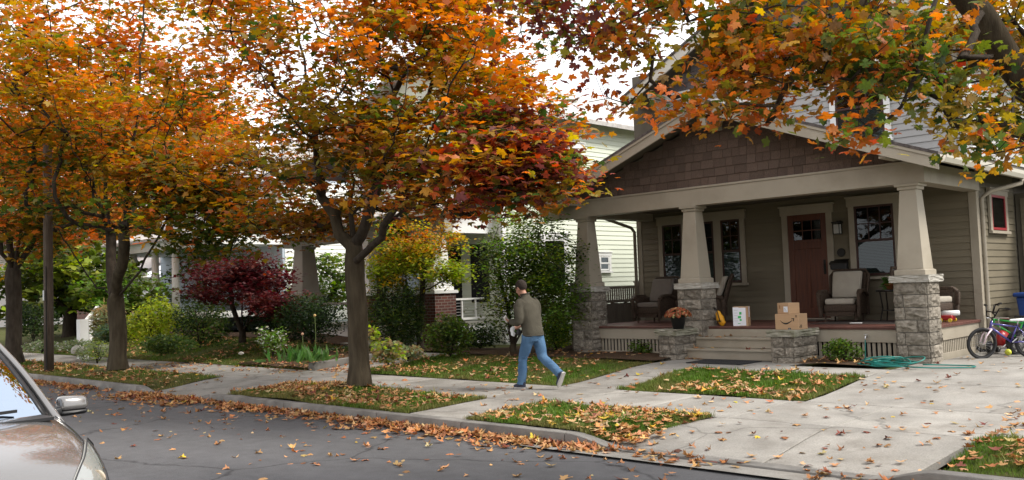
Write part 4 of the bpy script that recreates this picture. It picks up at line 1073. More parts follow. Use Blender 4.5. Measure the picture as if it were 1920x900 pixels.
# ------------------------------------------------------------------ bicycles
def wheel(parent, c, r, n=20, tyre=.024, spoke_m=M_SILVER):
    """wheel in the local xz plane, axle along y"""
    W = MB(); W.tube([(c[0] + r * math.cos(2 * math.pi * i / 28), c[1], c[2] + r * math.sin(2 * math.pi * i / 28)) for i in range(28)], tyre, 8, closed=True)
    w = W.build('wheel', M_TYRE, parent, smooth=True, local=True)
    rim = MB(); rr_ = r - tyre - .006; rim.tube([(c[0] + rr_ * math.cos(2 * math.pi * i / 28), c[1], c[2] + rr_ * math.sin(2 * math.pi * i / 28)) for i in range(28)], .010, 6, closed=True)
    rim.build('rim', M_IRON, w, smooth=True, local=True)
    s = MB()
    for i in range(n):
        a = 2 * math.pi * i / n; s.tube([(c[0] + .02 * math.cos(a + .8), c[1] + (.02 if i % 2 else -.02), c[2] + .02 * math.sin(a + .8)), (c[0] + rr_ * math.cos(a), c[1], c[2] + rr_ * math.sin(a))], .0018, 3, caps=False)
    s.build('spokes', spoke_m, w, local=True)['kind'] = 'stuff'
    h = MB(); h.tube([(c[0], c[1] - .05, c[2]), (c[0], c[1] + .05, c[2])], .02, 10); h.build('hub', M_SILVER, w, local=True)
    return w
def bike(label, loc, rz, frame, seat_m, r=.23, steer=0, grip=M_BLACK, lean=R(6), fork_m=None):
    k = empty('bicycle', (0, 0, 0), label, 'bicycle', 'childrens bicycles beside the porch')
    # x forward; rear axle at x=0
    wb = .86; H = (wb - .17, 0, .60); BB = (.34, 0, .25); ST = (.22, 0, .54)
    b = MB(); 
    for p, q, t in (((H[0] - .01, 0, .57), (ST[0], 0, .50), .016), ((H[0] + .01, 0, .51), BB, .020), (ST, BB, .016)): b.tube([p, q], t, 10)
    for s in (-.05, .05):
        b.tube([(0, s, r), (ST[0], s * .3, .5)], .009, 8); b.tube([(0, s, r), (BB[0], s * .6, BB[2])], .010, 8)
    b.tube([(H[0] - .01, 0, .62), (H[0] + .02, 0, .49)], .022, 12); b.build('frame', frame, k, smooth=True, local=True)
    fk = MB(); A = (wb, 0, r)
    for s in (-.055, .055): fk.tube([(H[0] + .03, s * .9, .48), (wb - .05, s, .38), (wb, s, r)], .013, 8)
    fk.bar((H[0] + .03, -.055, .48), (H[0] + .03, .055, .48), .03); fk.build('fork', fork_m or M_WHITE, k, local=True, smooth=True)
    hb = MB(); hb.tube([(H[0] - .015, 0, .62), (H[0] - .02, 0, .68)], .014, 8)
    for s in (-1, 1): hb.tube([(H[0] - .0, 0, .67), (H[0] + .01, s * .10, .69), (H[0] - .03, s * .17, .84), (H[0] - .10, s * .31, .85)], .011, 8)
    hb.bar((H[0] - .01, -.13, .77), (H[0] - .01, .13, .77), .018); hb.build('handlebar', M_IRON, k, local=True, smooth=True)
    for s in (-1, 1): MB().tube([(H[0] - .085, s * .25, .85), (H[0] - .11, s * .34, .85)], .017, 8).build('grip', grip, k, local=True)
    st = MB(); st.add([], []); 
    prof = [(-.13, .055), (-.10, .08), (-.04, .07), (.04, .035), (.13, .022), (.16, .01)]
    st.prism([(ST[0] + a - .02, w_) for a, w_ in prof] + [(ST[0] + a - .02, -w_) for a, w_ in prof[::-1]], .60, .635, 'z'); st.build('saddle', seat_m, k, local=True, bevel=.012, smooth=True)
    MB().tube([ST, (ST[0] - .015, 0, .60)], .012, 8).build('seat_post', M_SILVER, k, local=True)
    cr = MB(); cr.tube([(BB[0], -.04, BB[2]), (BB[0] + .1, -.06, BB[2] - .09)], .010, 6); cr.tube([(BB[0], .04, BB[2]), (BB[0] - .1, .06, BB[2] + .09)], .010, 6); cr.bar((BB[0] + .1, -.06, BB[2] - .09), (BB[0] + .1, -.15, BB[2] - .09), .08, .02); cr.bar((BB[0] - .1, .06, BB[2] + .09), (BB[0] - .1, .15, BB[2] + .09), .08, .02)
    cr.build('crank', M_SILVER, k, local=True)
    MB().lathe([(0, -.004), (.075, -.004), (.075, .004), (0, .004)], (BB[0], -.035, BB[2]), 22, 'y').build('chainring', M_IRON, k, local=True)
    wheel(k, (0, 0, r), r); wheel(k, (wb, 0, r), r)
    k.location = loc; k.rotation_euler = (lean, 0, rz); return k
GD = .385
m_purple = mat('purple_metal', (.055, .045, .21), .25, coat=.6, metal=.3)
fwp = atz(1826, 672, GD); rwp = atz(1906, 673, GD)
fwp = np.array([-5.20, 16.55, GD]); ang = math.atan2(.18 - .0, -.86) 
bike('purple BMX bicycle with white saddle parked nearest to the porch corner', (-4.62, 17.25, GD), math.atan2(fwp[1] - 17.25, fwp[0] + 4.62), m_purple, M_WHITE, r=.245, fork_m=mat('pink_white', (.7, .55, .6), .4), lean=R(-5))
bike('small green childs bicycle standing behind the purple BMX', (-4.75, 18.35, GD), R(200), mat('green_metal', (.03, .30, .05), .3), M_BLACK, r=.2, lean=R(4))
bike('small black childs bicycle with blue fender beside the green one', (-4.15, 18.05, GD), R(215), M_IRON, mat('blue_vinyl', (.02, .12, .5), .4), r=.2, lean=R(-3))
# red ride-on toy
rt = empty('ride_on_toy', (-5.15, 17.75, GD), 'red ride-on toy with chrome wheels behind the purple bicycle', 'toy')
bm = bmesh.new(); bmesh.ops.create_uvsphere(bm, u_segments=18, v_segments=12, radius=1)
for v in bm.verts: v.co = Vector((v.co.x * .12 - 5.15, v.co.y * .24 + 17.75, GD + .24 + v.co.z * .15 * (1 if v.co.z > 0 else .9) - .07 * v.co.y * v.co.z))
me = bpy.data.meshes.new('body'); bm.to_mesh(me); bm.free(); me.shade_smooth(); me.transform(Matrix.Translation(-Vector(rt.location))); linkmesh('body', me, MATS['red_plastic'], rt)
for (x, y) in ((-5.33, 17.55), (-4.97, 17.55), (-5.33, 17.98), (-4.97, 17.98)):
    W = MB(); W.tube([(x - .03, y, GD + .11), (x + .03, y, GD + .11)], .11, 18); w_ = W.build('wheel', M_TYRE, rt); MB().tube([(x - .034, y, GD + .11), (x + .034, y, GD + .11)], .06, 14).build('hubcap', M_CHROME, w_)
b = MB(); b.tube([(-5.15, 17.6, GD + .45), (-5.15, 17.52, GD + .62)], .012, 6); b.tube([(-5.33, 17.5, GD + .63), (-4.97, 17.5, GD + .63)], .014, 8); b.build('handlebar', M_CHROME, rt)
for nm, (x, y), c_, lab in (('toy_ball', (-4.95, 17.25), (.6, .62, .06), 'lime yellow ball on the ground under the purple bicycle'), ('toy_ball', (-4.5, 18.6), (.03, .15, .7), 'blue ball behind the rear wheel of the purple bicycle')):
    MB().lathe([(.0001 + .055 * math.sin(math.pi * i / 10), -.055 * math.cos(math.pi * i / 10)) for i in range(11)], (x, y, GD + .055), 16).build(nm, mat('ball_%s' % c_[0], c_, .4), smooth=True, label=lab, cat='ball')
# blue wheeled bin
bb = empty('wheeled_bin', (-4.88, 19.75, GD), 'dark blue wheeled recycling bin against the side wall', 'bin')
b = MB(); b.hexa([(-5.11, 19.50, GD + .03), (-4.63, 19.50, GD + .03), (-4.63, 20.00, GD + .03), (-5.11, 20.00, GD + .03)], [(-5.19, 19.41, GD + .95), (-4.55, 19.41, GD + .95), (-4.55, 20.07, GD + .95), (-5.19, 20.07, GD + .95)])
m_bb = mat('bin_plastic', (.012, .045, .20), .45); b.build('body', m_bb, bb, bevel=.03, smooth=True)
MB().box(-5.23, -4.51, 19.35, 20.15, GD + .95, GD + 1.03).build('lid', m_bb, bb, bevel=.03, smooth=True)
for x in (-5.17, -4.57): MB().tube([(x - .025, 20.02, GD + .1), (x + .025, 20.02, GD + .1)], .1, 16).build('wheel', M_TYRE, bb)
bb.location = (bb.location.x - .10, bb.location.y - .32, bb.location.z)
# the wooden fence left of the house
fn = empty('wooden_fence', (-13.75, 17.6, GZ), 'weathered wooden board fence with lattice top beyond the porch', 'fence')
y = 16.2; me_pl = bpy.data.meshes.new('plank'); _m = MB().box(-.5, .5, -.5, .5, 0, 1); me_pl.from_pydata(_m.v, [], _m.f); me_pl.materials.append(M_FENCE)
while y < 19.4: piece('plank', me_pl, None, fn, (-13.75 + random.uniform(-.004, .004), y, GZ), (.02, .125, 1.02 + random.uniform(-.01, .01))); y += .131
y = 16.2
while y < 19.4: piece('plank', me_pl, None, fn, (-13.74, y, GZ + 1.09), (.02, .045, .27)); y += .085
for z in (GZ + 1.03, GZ + 1.36): piece('rail', me_pl, None, fn, (-13.72, 17.8, z), (.07, 3.3, .06))
for y in (16.15, 18.6): piece('post', me_pl, None, fn, (-13.70, y, GZ), (.10, .10, 1.5)); piece('post_cap', me_pl, None, fn, (-13.70, y, GZ + 1.5), (.14, .14, .03))
# ------------------------------------------------------------------ the neighbouring houses
M_BRICK = bpy.data.materials.new('brick_wall'); M_BRICK.use_nodes = True
_t = M_BRICK.node_tree; _p = _t.nodes['Principled BSDF']; _p.inputs['Roughness'].default_value = .9
_b = _t.nodes.new('ShaderNodeTexBrick'); _tc = _t.nodes.new('ShaderNodeTexCoord'); _s = _t.nodes.new('ShaderNodeSeparateXYZ'); _a = _t.nodes.new('ShaderNodeMath'); _c = _t.nodes.new('ShaderNodeCombineXYZ')
_t.links.new(_tc.outputs['Object'], _s.inputs[0]); _t.links.new(_s.outputs[0], _a.inputs[0]); _t.links.new(_s.outputs[1], _a.inputs[1]); _t.links.new(_a.outputs[0], _c.inputs[0]); _t.links.new(_s.outputs[2], _c.inputs[1])
_t.links.new(_c.outputs[0], _b.inputs['Vector']); _b.inputs['Scale'].default_value = 1; _b.inputs['Brick Width'].default_value = .21; _b.inputs['Row Height'].default_value = .075; _b.inputs['Mortar Size'].default_value = .008
_b.inputs['Color1'].default_value = (.15, .045, .03, 1); _b.inputs['Color2'].default_value = (.075, .028, .022, 1); _b.inputs['Mortar'].default_value = (.2, .17, .15, 1); _t.links.new(_b.outputs[0], _p.inputs['Base Color'])
M_GREYP = mat('grey_paint', (.33, .32, .28), .6, var=.05)
M_GRAYROOF = mat('pale_roof', (.42, .40, .38), .9, var=.2, vscale=10)
nb = empty('green_house', (-21, 20, .5), 'pale green clapboard house with brick pillared porch behind the maple and shrubs', 'house')
NX, NW = -17.35, 17.6
MB().box(-24.2, NX, NW, 28, .2, 6.75).build('wall', M_GREEN, nb)
boards(nb, ME_LAPG, .14, NW + .1, 28, .7, 6.7, 'e', NX)
boards(nb, ME_LAPG, .14, -24.1, NX - .1, 1.0, 6.7, 'f', NW)
bx = lambda x0, x1, y0, y1, z0, z1, name, m: MB().box(x0, x1, y0, y1, z0, z1).build(name, m, nb)
bx(NX - .1, NX + .035, NW - .035, NW + .1, .4, 6.75, 'corner_board', M_WHITE)
e_ = east(NX)
def atwin(px0, px1, py0, py1, **k):
    a = atx(px0, py0, NX); b_ = atx(px1, py1, NX); window(nb, e_, a[1], b_[1], b_[2], a[2], M_WHITE, M_WHITE, blind=True, **k)
atwin(1122, 1140, 480, 507, cols=1, rows=1, head=.1, cw=.1)
window(nb, e_, 24.6, 25.4, 1.9, 3.0, M_WHITE, M_WHITE, cols=1, rows=1)
window(nb, e_, 19.2, 20.1, 1.9, 3.2, M_WHITE, M_WHITE, cols=1, rows=1); window(nb, e_, 20.0, 21.0, 4.6, 5.9, M_WHITE, M_WHITE, cols=1, rows=1)
window(nb, front(NW), -21.5, -20.5, 1.5, 3.0, M_WHITE, M_WHITE, cols=1, rows=1); window(nb, front(NW), -23.6, -22.6, 4.4, 5.8, M_WHITE, M_WHITE, cols=1, rows=1); window(nb, front(NW), -19.9, -18.9, 4.4, 5.8, M_WHITE, M_WHITE, cols=1, rows=1)
# front-gabled main roof
for (xa, xb, za, zb) in ((-24.8, -20.78, 6.6, 8.6), (-20.77, NX + .5, 8.6, 6.6)):
    MB().hexa([(xa, NW - .5, za), (xb, NW - .5, zb), (xb, 28.5, zb), (xa, 28.5, za)], [(xa, NW - .5, za + .13), (xb, NW - .5, zb + .13), (xb, 28.5, zb + .13), (xa, 28.5, za + .13)]).build('roof', M_GRAYROOF, nb)
MB().prism([(-24.1, 6.75), (NX - .1, 6.75), (-20.77, 8.5)], NW - .02, NW + .1).build('gable', M_GREEN, nb)
# porch
px0, px1, py0 = -24.4, -17.75, 15.45
bx(px0, px1, py0 + .1, NW, .92, 1.0, 'porch_deck', M_GREYP); bx(px0 + .05, px1 - .05, py0 + .15, py0 + .2, .45, .92, 'skirt_board', M_WHITE); 
bx(px1 - .06, px1 - .02, py0 + .7, NW - .04, .70, .92, 'skirt_board', M_WHITE)
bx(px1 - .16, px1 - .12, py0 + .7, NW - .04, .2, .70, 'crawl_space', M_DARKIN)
lt = MB(); y = py0 + .7
while y < NW + .2:
    for s in (1, -1):
        a, b_ = (y, .42), (y + s * .28, .70)
        lt.bar((px1 - .04 + s * .006, a[0], a[1]), (px1 - .04 + s * .006, b_[0], b_[1]), .018, .012, up=(1, 0, 0))
    y += .095
lt.build('lattice', M_WHITE, nb, kind='stuff')
for (x0, w_) in ((-24.5, .75), (-21.2, .72), (-18.5, .78)):
    bx(x0, x0 + w_, py0, py0 + .72, .3, 1.78, 'brick_pier', M_BRICK); bx(x0 - .05, x0 + w_ + .05, py0 - .05, py0 + .77, 1.78, 1.86, 'pier_cap', M_WHITE if x0 > -24 else M_GREYP)
    column(nb, x0 + w_ / 2, py0 + .36, 1.86, 3.35, .62, .44, M_WHITE if x0 > -24 else M_GREYP)
bx(-25.1, px1 + .25, py0 + .2, py0 + .5, 3.35, 3.75, 'porch_beam', M_GREYP); bx(px1 - .25, px1 + .05, py0 + .502, NW, 3.35, 3.75, 'porch_beam', M_WHITE)
MB().hexa([(-25.3, 15.0, 3.75), (px1 + .6, 15.0, 3.75), (px1 + .6, NW, 4.7), (-25.3, NW, 4.7)], [(-25.3, 15.0, 3.88), (px1 + .6, 15.0, 3.88), (px1 + .6, NW, 4.83), (-25.3, NW, 4.83)]).build('porch_roof', M_GRAYROOF, nb)
bx(px0, px1, py0 + .5, NW - .01, 3.5, 3.54, 'porch_ceiling', M_GREYP)
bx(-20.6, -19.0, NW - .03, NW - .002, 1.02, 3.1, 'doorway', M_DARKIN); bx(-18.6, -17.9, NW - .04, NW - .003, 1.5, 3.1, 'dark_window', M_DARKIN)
for (y0_, y1_) in ((py0 + .73, NW - .05),):
    r_ = MB(); r_.box(px1 - .42, px1 - .34, y0_, y1_, 1.58, 1.63); r_.box(px1 - .42, px1 - .34, y0_, y1_, 1.05, 1.11)
    r_.build('rail', M_WHITE, nb); r_ = MB()
    for z in (1.18, 1.26, 1.34, 1.42, 1.50): r_.tube([(px1 - .38, y0_, z), (px1 - .38, y1_, z)], .006, 5)
    r_.build('cable', M_SILVER, nb, kind='stuff')
    for y in (y0_ + .55, y0_ + 1.05): bx(px1 - .40, px1 - .36, y, y + .04, 1.11, 1.58, 'baluster', M_WHITE)
bx(-23.7, -21.25, py0 + .3, py0 + .38, 1.55, 1.62, 'rail', M_GREYP)
st_ = empty('porch_steps', (-19.7, 14.8, .5), 'grey wooden steps up to the brick pillared porch', 'steps')
for i in range(4): MB().box(-20.3, -18.75, 14.35 + .28 * i, 14.35 + .28 * (i + 1) + .03, .42 + .0 * i, .56 + .13 * i).build('step', M_GREYP, st_)
fg = empty('garden_figure', (-19.95, 14.75, .7), 'small red and white garden figure standing on the grey steps', 'figurine')
MB().lathe([(0, 0), (.09, 0), (.10, .12), (.08, .16), (0, .16)], (-19.95, 14.78, .69), 14).build('body', MATS['red_plastic'], fg, smooth=True); MB().lathe([(.0001 + .07 * math.sin(math.pi * i / 8), .22 - .07 * math.cos(math.pi * i / 8)) for i in range(9)], (-19.95, 14.78, .69), 14).build('head', M_WHITE, fg, smooth=True)

# white porch house farther left
wh = empty('white_house', (-33, 20, .8), 'white and blue grey house with columned porch behind the second maple', 'house')
M_BLUEG = mat('blue_grey_siding', (.42, .48, .55), .6)
wb = lambda x0, x1, y0, y1, z0, z1, name, m: MB().box(x0, x1, y0, y1, z0, z1).build(name, m, wh)
wb(-39, -29.2, 18.2, 28, .3, 6.2, 'wall', M_BLUEG); boards(wh, ME_LAPB, .15, 18.3, 28, .9, 6.1, 'e', -29.2); boards(wh, ME_LAPB, .15, -38.9, -29.3, 3.9, 6.1, 'f', 18.2)
MB().hexa([(-39.6, 17.7, 6.2), (-28.6, 17.7, 6.2), (-28.6, 23, 8.8), (-39.6, 23, 8.8)], [(-39.6, 17.7, 6.35), (-28.6, 17.7, 6.35), (-28.6, 23, 8.95), (-39.6, 23, 8.95)]).build('roof', M_GRAYROOF, wh)
MB().hexa([(-39.6, 23, 8.8), (-28.6, 23, 8.8), (-28.6, 28.4, 6.2), (-39.6, 28.4, 6.2)], [(-39.6, 23, 8.95), (-28.6, 23, 8.95), (-28.6, 28.4, 6.35), (-39.6, 28.4, 6.35)]).build('roof', M_GRAYROOF, wh)
wb(-38.6, -29.4, 15.8, 18.2, 1.2, 1.4, 'porch_deck', M_WHITE); wb(-38.5, -29.5, 15.95, 16.0, .6, 1.2, 'skirt_board', M_BRICK); wb(-38.8, -29.2, 15.6, 18.2, 3.75, 4.1, 'porch_beam', M_WHITE)
MB().hexa([(-39, 15.3, 4.1), (-29, 15.3, 4.1), (-29, 18.2, 4.9), (-39, 18.2, 4.9)], [(-39, 15.3, 4.2), (-29, 15.3, 4.2), (-29, 18.2, 5.0), (-39, 18.2, 5.0)]).build('roof', M_GRAYROOF, wh)
for px in (177, 252, 292, 330):
    c_ = aty(px, 560, 15.95); MB().tube([(c_[0], 15.95, 1.4), (c_[0], 15.95, 3.75)], [.15, .13], 14).build('column', M_WHITE, wh, smooth=True)
window(wh, front(18.2), -35.5, -34.3, 1.9, 3.2, M_WHITE, M_WHITE, cols=2, rows=1); window(wh, front(18.2), -31.8, -30.6, 1.9, 3.2, M_WHITE, M_WHITE, cols=2, rows=1); window(wh, east(-29.2), 20, 21, 4.2, 5.6, M_WHITE, M_WHITE, cols=1, rows=1)
sr = empty('stair_rail', (-33, 15, .7), 'white stair railing with balusters before the columned porch', 'railing')
a, b_ = atz(155, 632, .9), aty(196, 590, 15.6); 
A0 = np.array([a[0], a[1], .35]); B0 = np.array([b_[0], 15.6, 1.15])
MB().bar(tuple(A0 + (0, 0, .9)), tuple(B0 + (0, 0, .9)), .08, .08).build('handrail', M_WHITE, sr); MB().bar(tuple(A0 + (0, 0, .12)), tuple(B0 + (0, 0, .12)), .06, .06).build('bottom_rail', M_WHITE, sr)
MB().box(A0[0] - .12, A0[0] + .12, A0[1] - .12, A0[1] + .12, .3, 1.4).build('newel_post', M_WHITE, sr)
for i in range(14):
    p_ = A0 + (B0 - A0) * (i + .5) / 14; MB().box(p_[0] - .02, p_[0] + .02, p_[1] - .02, p_[1] + .02, p_[2] + .1, p_[2] + .9).build('baluster', M_WHITE, sr)
bl_ = MB().box(0, .6, 0, .05, 0, .6).build('blue_banner', mat('sky_blue_cloth', (.12, .50, .72), .8), label='light blue cloth hanging by the white stair rail', cat='cloth'); c_ = aty(201, 606, 15.3); bl_.location = (c_[0] - .3, 15.3, c_[2] - .3)
# brick house and garage beyond
gh = empty('white_garage', (-47, 20, .6), 'low white garage with brick front wall beyond the utility pole', 'garage')
MB().box(-52, -42, 19, 26, .3, 3.0).build('wall', M_WHITE, gh); MB().box(-51, -46.5, 18.9, 18.98, .5, 2.6).build('brick_wall', M_BRICK, gh); MB().box(-45.9, -43, 18.92, 18.98, .5, 2.7).build('garage_door', mat('door_white', (.62, .63, .64), .5), gh)
MB().hexa([(-52.5, 18.4, 3.0), (-41.5, 18.4, 3.0), (-41.5, 22.5, 5.2), (-52.5, 22.5, 5.2)], [(-52.5, 18.4, 3.15), (-41.5, 18.4, 3.15), (-41.5, 22.5, 5.35), (-52.5, 22.5, 5.35)]).build('roof', M_GRAYROOF, gh)
MB().hexa([(-52.5, 22.5, 5.2), (-41.5, 22.5, 5.2), (-41.5, 26.6, 3.0), (-52.5, 26.6, 3.0)], [(-52.5, 22.5, 5.35), (-41.5, 22.5, 5.35), (-41.5, 26.6, 3.15), (-52.5, 26.6, 3.15)]).build('roof', M_GRAYROOF, gh)
fh = empty('far_house', (-68, 20, .6), 'far white house at the left edge of the street', 'house')
MB().box(-76, -62, 17, 28, .3, 5.5).build('wall', M_WHITE, fh); MB().prism([(-77, 5.5), (-61, 5.5), (-69, 9)], 16.5, 28.5).build('roof', M_GRAYROOF, fh)
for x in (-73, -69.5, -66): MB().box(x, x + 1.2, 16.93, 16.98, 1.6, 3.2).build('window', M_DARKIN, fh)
# ------------------------------------------------------------------ trees
PAL['fresh'] = np.array((.13, .24, .035))
def L1(Y): return lambda x, y, dy=0: aty(x, y, Y + dy)
def mixcol(w, keys):
    """w: n x k weights -> picks one palette entry per leaf"""
    w = np.maximum(w, 1e-6); w = w / w.sum(1, keepdims=True); c = np.cumsum(w, 1)
    def pick(rng, T=None):
        r = rng.random((len(w), 1))
        if T is not None:
            h = np.sin(T @ np.array([12.9898, 78.233, 37.719])) * 43758.5453; h = (h - np.floor(h))
            h = (vnoise(T + 77, 1.15) * 2.6 + .22 * h)[:, None]
            r = np.where(rng.random((len(w), 1)) < .82, (h + rng.normal(0, .05, h.shape)) % 1.0, r)
        return np.stack([PAL[k] for k in keys])[np.minimum((r > c).sum(1), len(keys) - 1)]
    return pick
# big maple in front of the neighbour's house
B = atz(675, 722, .28); q = L1(B[1]); B = tuple(B)
limbs = [('trunk', None, [q(672, 640), q(668, 560), q(664, 492), q(661, 430, .05), q(658, 375, .1)]),
         ('a', ('trunk', .70), [q(636, 440, -.1), q(603, 370, -.25), q(592, 270, -.4), q(573, 140, -.5), q(548, 0, -.5), q(540, -90, -.4)]),
         ('b', 'trunk', [q(656, 310, .3), q(668, 230, .4), q(690, 110, .5), q(686, -30, .6), q(690, -130, .6)]),
         ('c', ('trunk', .76), [q(686, 420, 0), q(712, 330, .1), q(735, 250, .1), q(752, 150, -.1), q(800, 50, -.2), q(830, -60, -.2)]),
         ('d', ('trunk', .68), [q(698, 460, -.2), q(738, 395, -.4), q(782, 320, -.6), q(815, 230, -.8), q(868, 120, -.9), q(915, 20, -.9)]),
         ('e', ('a', .25), [q(545, 345, .3), q(480, 300, .7), q(400, 255, 1.0), q(330, 200, 1.2), q(260, 120, 1.2)]),
         ('f', ('c', .3), [q(745, 260, 1.0), q(790, 200, 1.8), q(850, 100, 2.2)]),
         ('g', ('b', .3), [q(630, 250, 1.2), q(560, 170, 2.0), q(500, 60, 2.3)]),
         ('h', ('a', .35), [q(570, 250, -1.3), q(500, 170, -2.0), q(450, 60, -2.2)]),
         ('i', ('c', .25), [q(730, 280, -1.4), q(760, 180, -2.4), q(740, 60, -2.6)]),
         ('j', ('d', .3), [q(840, 330, .1), q(905, 300, .4), q(980, 275, .6)])]
rng = np.random.default_rng(11)
c0 = q(640, 120)
A = np.concatenate([crown_points(850, c0, (4.35, 3.9, 3.55), rng, .15, zmin=3.0, lump=.95, keep=.52), crown_points(170, q(890, 285), (1.6, 1.7, 1.3), rng, .1, keep=.4), crown_points(95, q(985, 325, -.4), (.7, .9, .6), rng, .1, keep=.35),
                    crown_points(170, q(360, 330, .2), (1.6, 1.6, 1.1), rng, .1, keep=.42), crown_points(90, q(560, 430, .4), (1.2, 1.2, .75), rng, .1, keep=.42)])
A = A[(A[:, 2] > 2.95) & ~((A[:, 1] < B[1] - .9) & (np.abs(A[:, 0] - B[0] + .4) < 2.0) & (A[:, 2] < 7.4) & (rng.random(len(A)) < .55))]
def col1(P, T, rng):
    dx = P[:, 0] - B[0]; z = P[:, 2]; n = len(P)
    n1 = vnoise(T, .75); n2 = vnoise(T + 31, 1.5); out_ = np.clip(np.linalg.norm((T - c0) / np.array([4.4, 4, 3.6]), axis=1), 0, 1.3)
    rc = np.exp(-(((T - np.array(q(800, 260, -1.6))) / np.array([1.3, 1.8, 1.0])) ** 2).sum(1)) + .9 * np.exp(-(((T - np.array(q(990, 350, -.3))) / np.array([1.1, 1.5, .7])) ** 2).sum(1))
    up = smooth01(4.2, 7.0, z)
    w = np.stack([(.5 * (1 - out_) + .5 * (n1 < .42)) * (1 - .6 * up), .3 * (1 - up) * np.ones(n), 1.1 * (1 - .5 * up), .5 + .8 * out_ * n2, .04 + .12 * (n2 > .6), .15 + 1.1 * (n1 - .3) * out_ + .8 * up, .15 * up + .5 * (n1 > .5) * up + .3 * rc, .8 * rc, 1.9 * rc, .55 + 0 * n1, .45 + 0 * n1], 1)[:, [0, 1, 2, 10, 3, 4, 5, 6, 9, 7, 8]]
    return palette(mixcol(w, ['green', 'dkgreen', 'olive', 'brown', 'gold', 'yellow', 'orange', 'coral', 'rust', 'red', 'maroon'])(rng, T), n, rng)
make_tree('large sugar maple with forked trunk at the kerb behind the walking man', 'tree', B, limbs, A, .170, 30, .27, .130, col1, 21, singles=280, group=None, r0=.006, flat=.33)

# second street maple
B2 = atz(222, 692, .26); q = L1(B2[1]); B2 = tuple(B2)
limbs = [('trunk', None, [q(222, 640), q(218, 590), q(216, 563)]),
         ('a', 'trunk', [q(175, 530), q(140, 480, -.2), q(110, 430, -.4), q(70, 380, -.5), q(20, 300, -.6)]),
         ('b', 'trunk', [q(208, 480, .2), q(200, 380, .4), q(190, 250, .5), q(180, 100, .5)]),
         ('c', 'trunk', [q(232, 480, -.2), q(236, 380, -.4), q(250, 260, -.5), q(262, 120, -.5), q(270, 0)]),
         ('d', 'trunk', [q(262, 510), q(300, 440, .3), q(345, 360, .5), q(380, 250, .6)]),
         ('e', ('b', .3), [q(170, 330, 1.5), q(120, 220, 2)]), ('f', ('c', .3), [q(290, 300, 1.6), q(330, 180, 2.2)]),
         ('g', ('c', .3), [q(280, 300, -1.6), q(320, 160, -2.2)]), ('h', ('b', .3), [q(150, 300, -1.6), q(100, 180, -2.2)])]
rng = np.random.default_rng(12); c2 = q(215, 190)
A = np.concatenate([crown_points(680, c2, (4.0, 3.9, 4.4), rng, .15, zmin=3.1, lump=.85, keep=.51), crown_points(120, q(390, 400, .2), (1.5, 1.5, 1.0), rng, .1, keep=.42), crown_points(100, q(70, 400, .1), (1.6, 1.5, 1.2), rng, .1, keep=.42)])
def col2_(P, T, rng):
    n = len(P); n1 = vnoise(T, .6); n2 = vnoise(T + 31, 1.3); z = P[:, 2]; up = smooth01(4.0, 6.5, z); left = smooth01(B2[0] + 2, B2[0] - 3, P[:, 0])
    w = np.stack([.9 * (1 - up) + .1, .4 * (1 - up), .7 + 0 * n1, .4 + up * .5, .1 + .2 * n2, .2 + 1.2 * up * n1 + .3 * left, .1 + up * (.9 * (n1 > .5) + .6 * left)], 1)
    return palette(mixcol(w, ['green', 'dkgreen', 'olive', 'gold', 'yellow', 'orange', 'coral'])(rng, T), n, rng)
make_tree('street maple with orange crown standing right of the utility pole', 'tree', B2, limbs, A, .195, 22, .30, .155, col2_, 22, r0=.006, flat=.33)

def simple_tree(label, base, top, c, rad, n, R0, per, size, spread, pal, seed, name='maple_tree', bark=M_BARKD, nl=5, fork=.35, tpl=LEAF_LO, cat='tree', group=None, keep=.45, trunks=None, flat=.5, tilt=.6, lump=.8, r0=.005):
    rng = np.random.default_rng(seed); base = np.array(base, float); c = np.array(c, float)
    fz = base + np.array([0, 0, top])
    limbs = [('trunk', None, [base * .5 + fz * .5, fz])]
    for i in range(nl):
        a = 2 * math.pi * i / nl + rng.uniform(-.3, .3); e = c + np.array([math.cos(a) * rad[0] * .55, math.sin(a) * rad[1] * .55, rad[2] * rng.uniform(-.1, .6)])
        m = fz + (e - fz) * .45 + np.array([math.cos(a), math.sin(a), 0]) * rad[0] * .08
        limbs.append(('l%d' % i, 'trunk', [m, e]))
    A = crown_points(n, c, rad, rng, .15, zmin=base[2] + top * .75, lump=lump, keep=keep)
    keys = list(pal); ws = np.array([pal[k] for k in keys])
    def cf(P, T, rng):
        nn = vnoise(T, .6 * 3 / max(rad[0], 1)); sh = np.clip((nn - .5) * 2.2, -1, 1)[:, None]; ramp = np.linspace(-1, 1, len(keys))[None]
        return palette(mixcol(ws[None] * np.exp(sh * ramp * 1.3), keys)(rng, T), len(P), rng)
    return make_tree(label, cat, tuple(base), limbs, A, R0, per, spread, size, cf, seed, tpl=tpl, bark=bark, name=name, trunk_flare=.4, flat=flat, tilt=tilt, start=2, group=group, r0=r0)

B3 = atz(26, 680, .22); c3 = aty(20, 240, B3[1])
simple_tree('street maple with gold and green crown left of the utility pole', B3, 2.6, c3, (4.0, 4.0, 4.6), 620, .21, 17, .19, .32, dict(dkgreen=.3, green=.8, olive=1, gold=1.2, orange=1.1, coral=.9), 23, nl=6)
simple_tree('farther street maple at left edge with orange crown behind other trunks', (-36.5, 9.2, .2), 3.0, (-36.5, 9.2, 8), (4.2, 4.2, 4.8), 420, .2, 14, .24, .4, dict(green=.4, olive=.6, gold=1, orange=1.3, coral=1.2), 24)
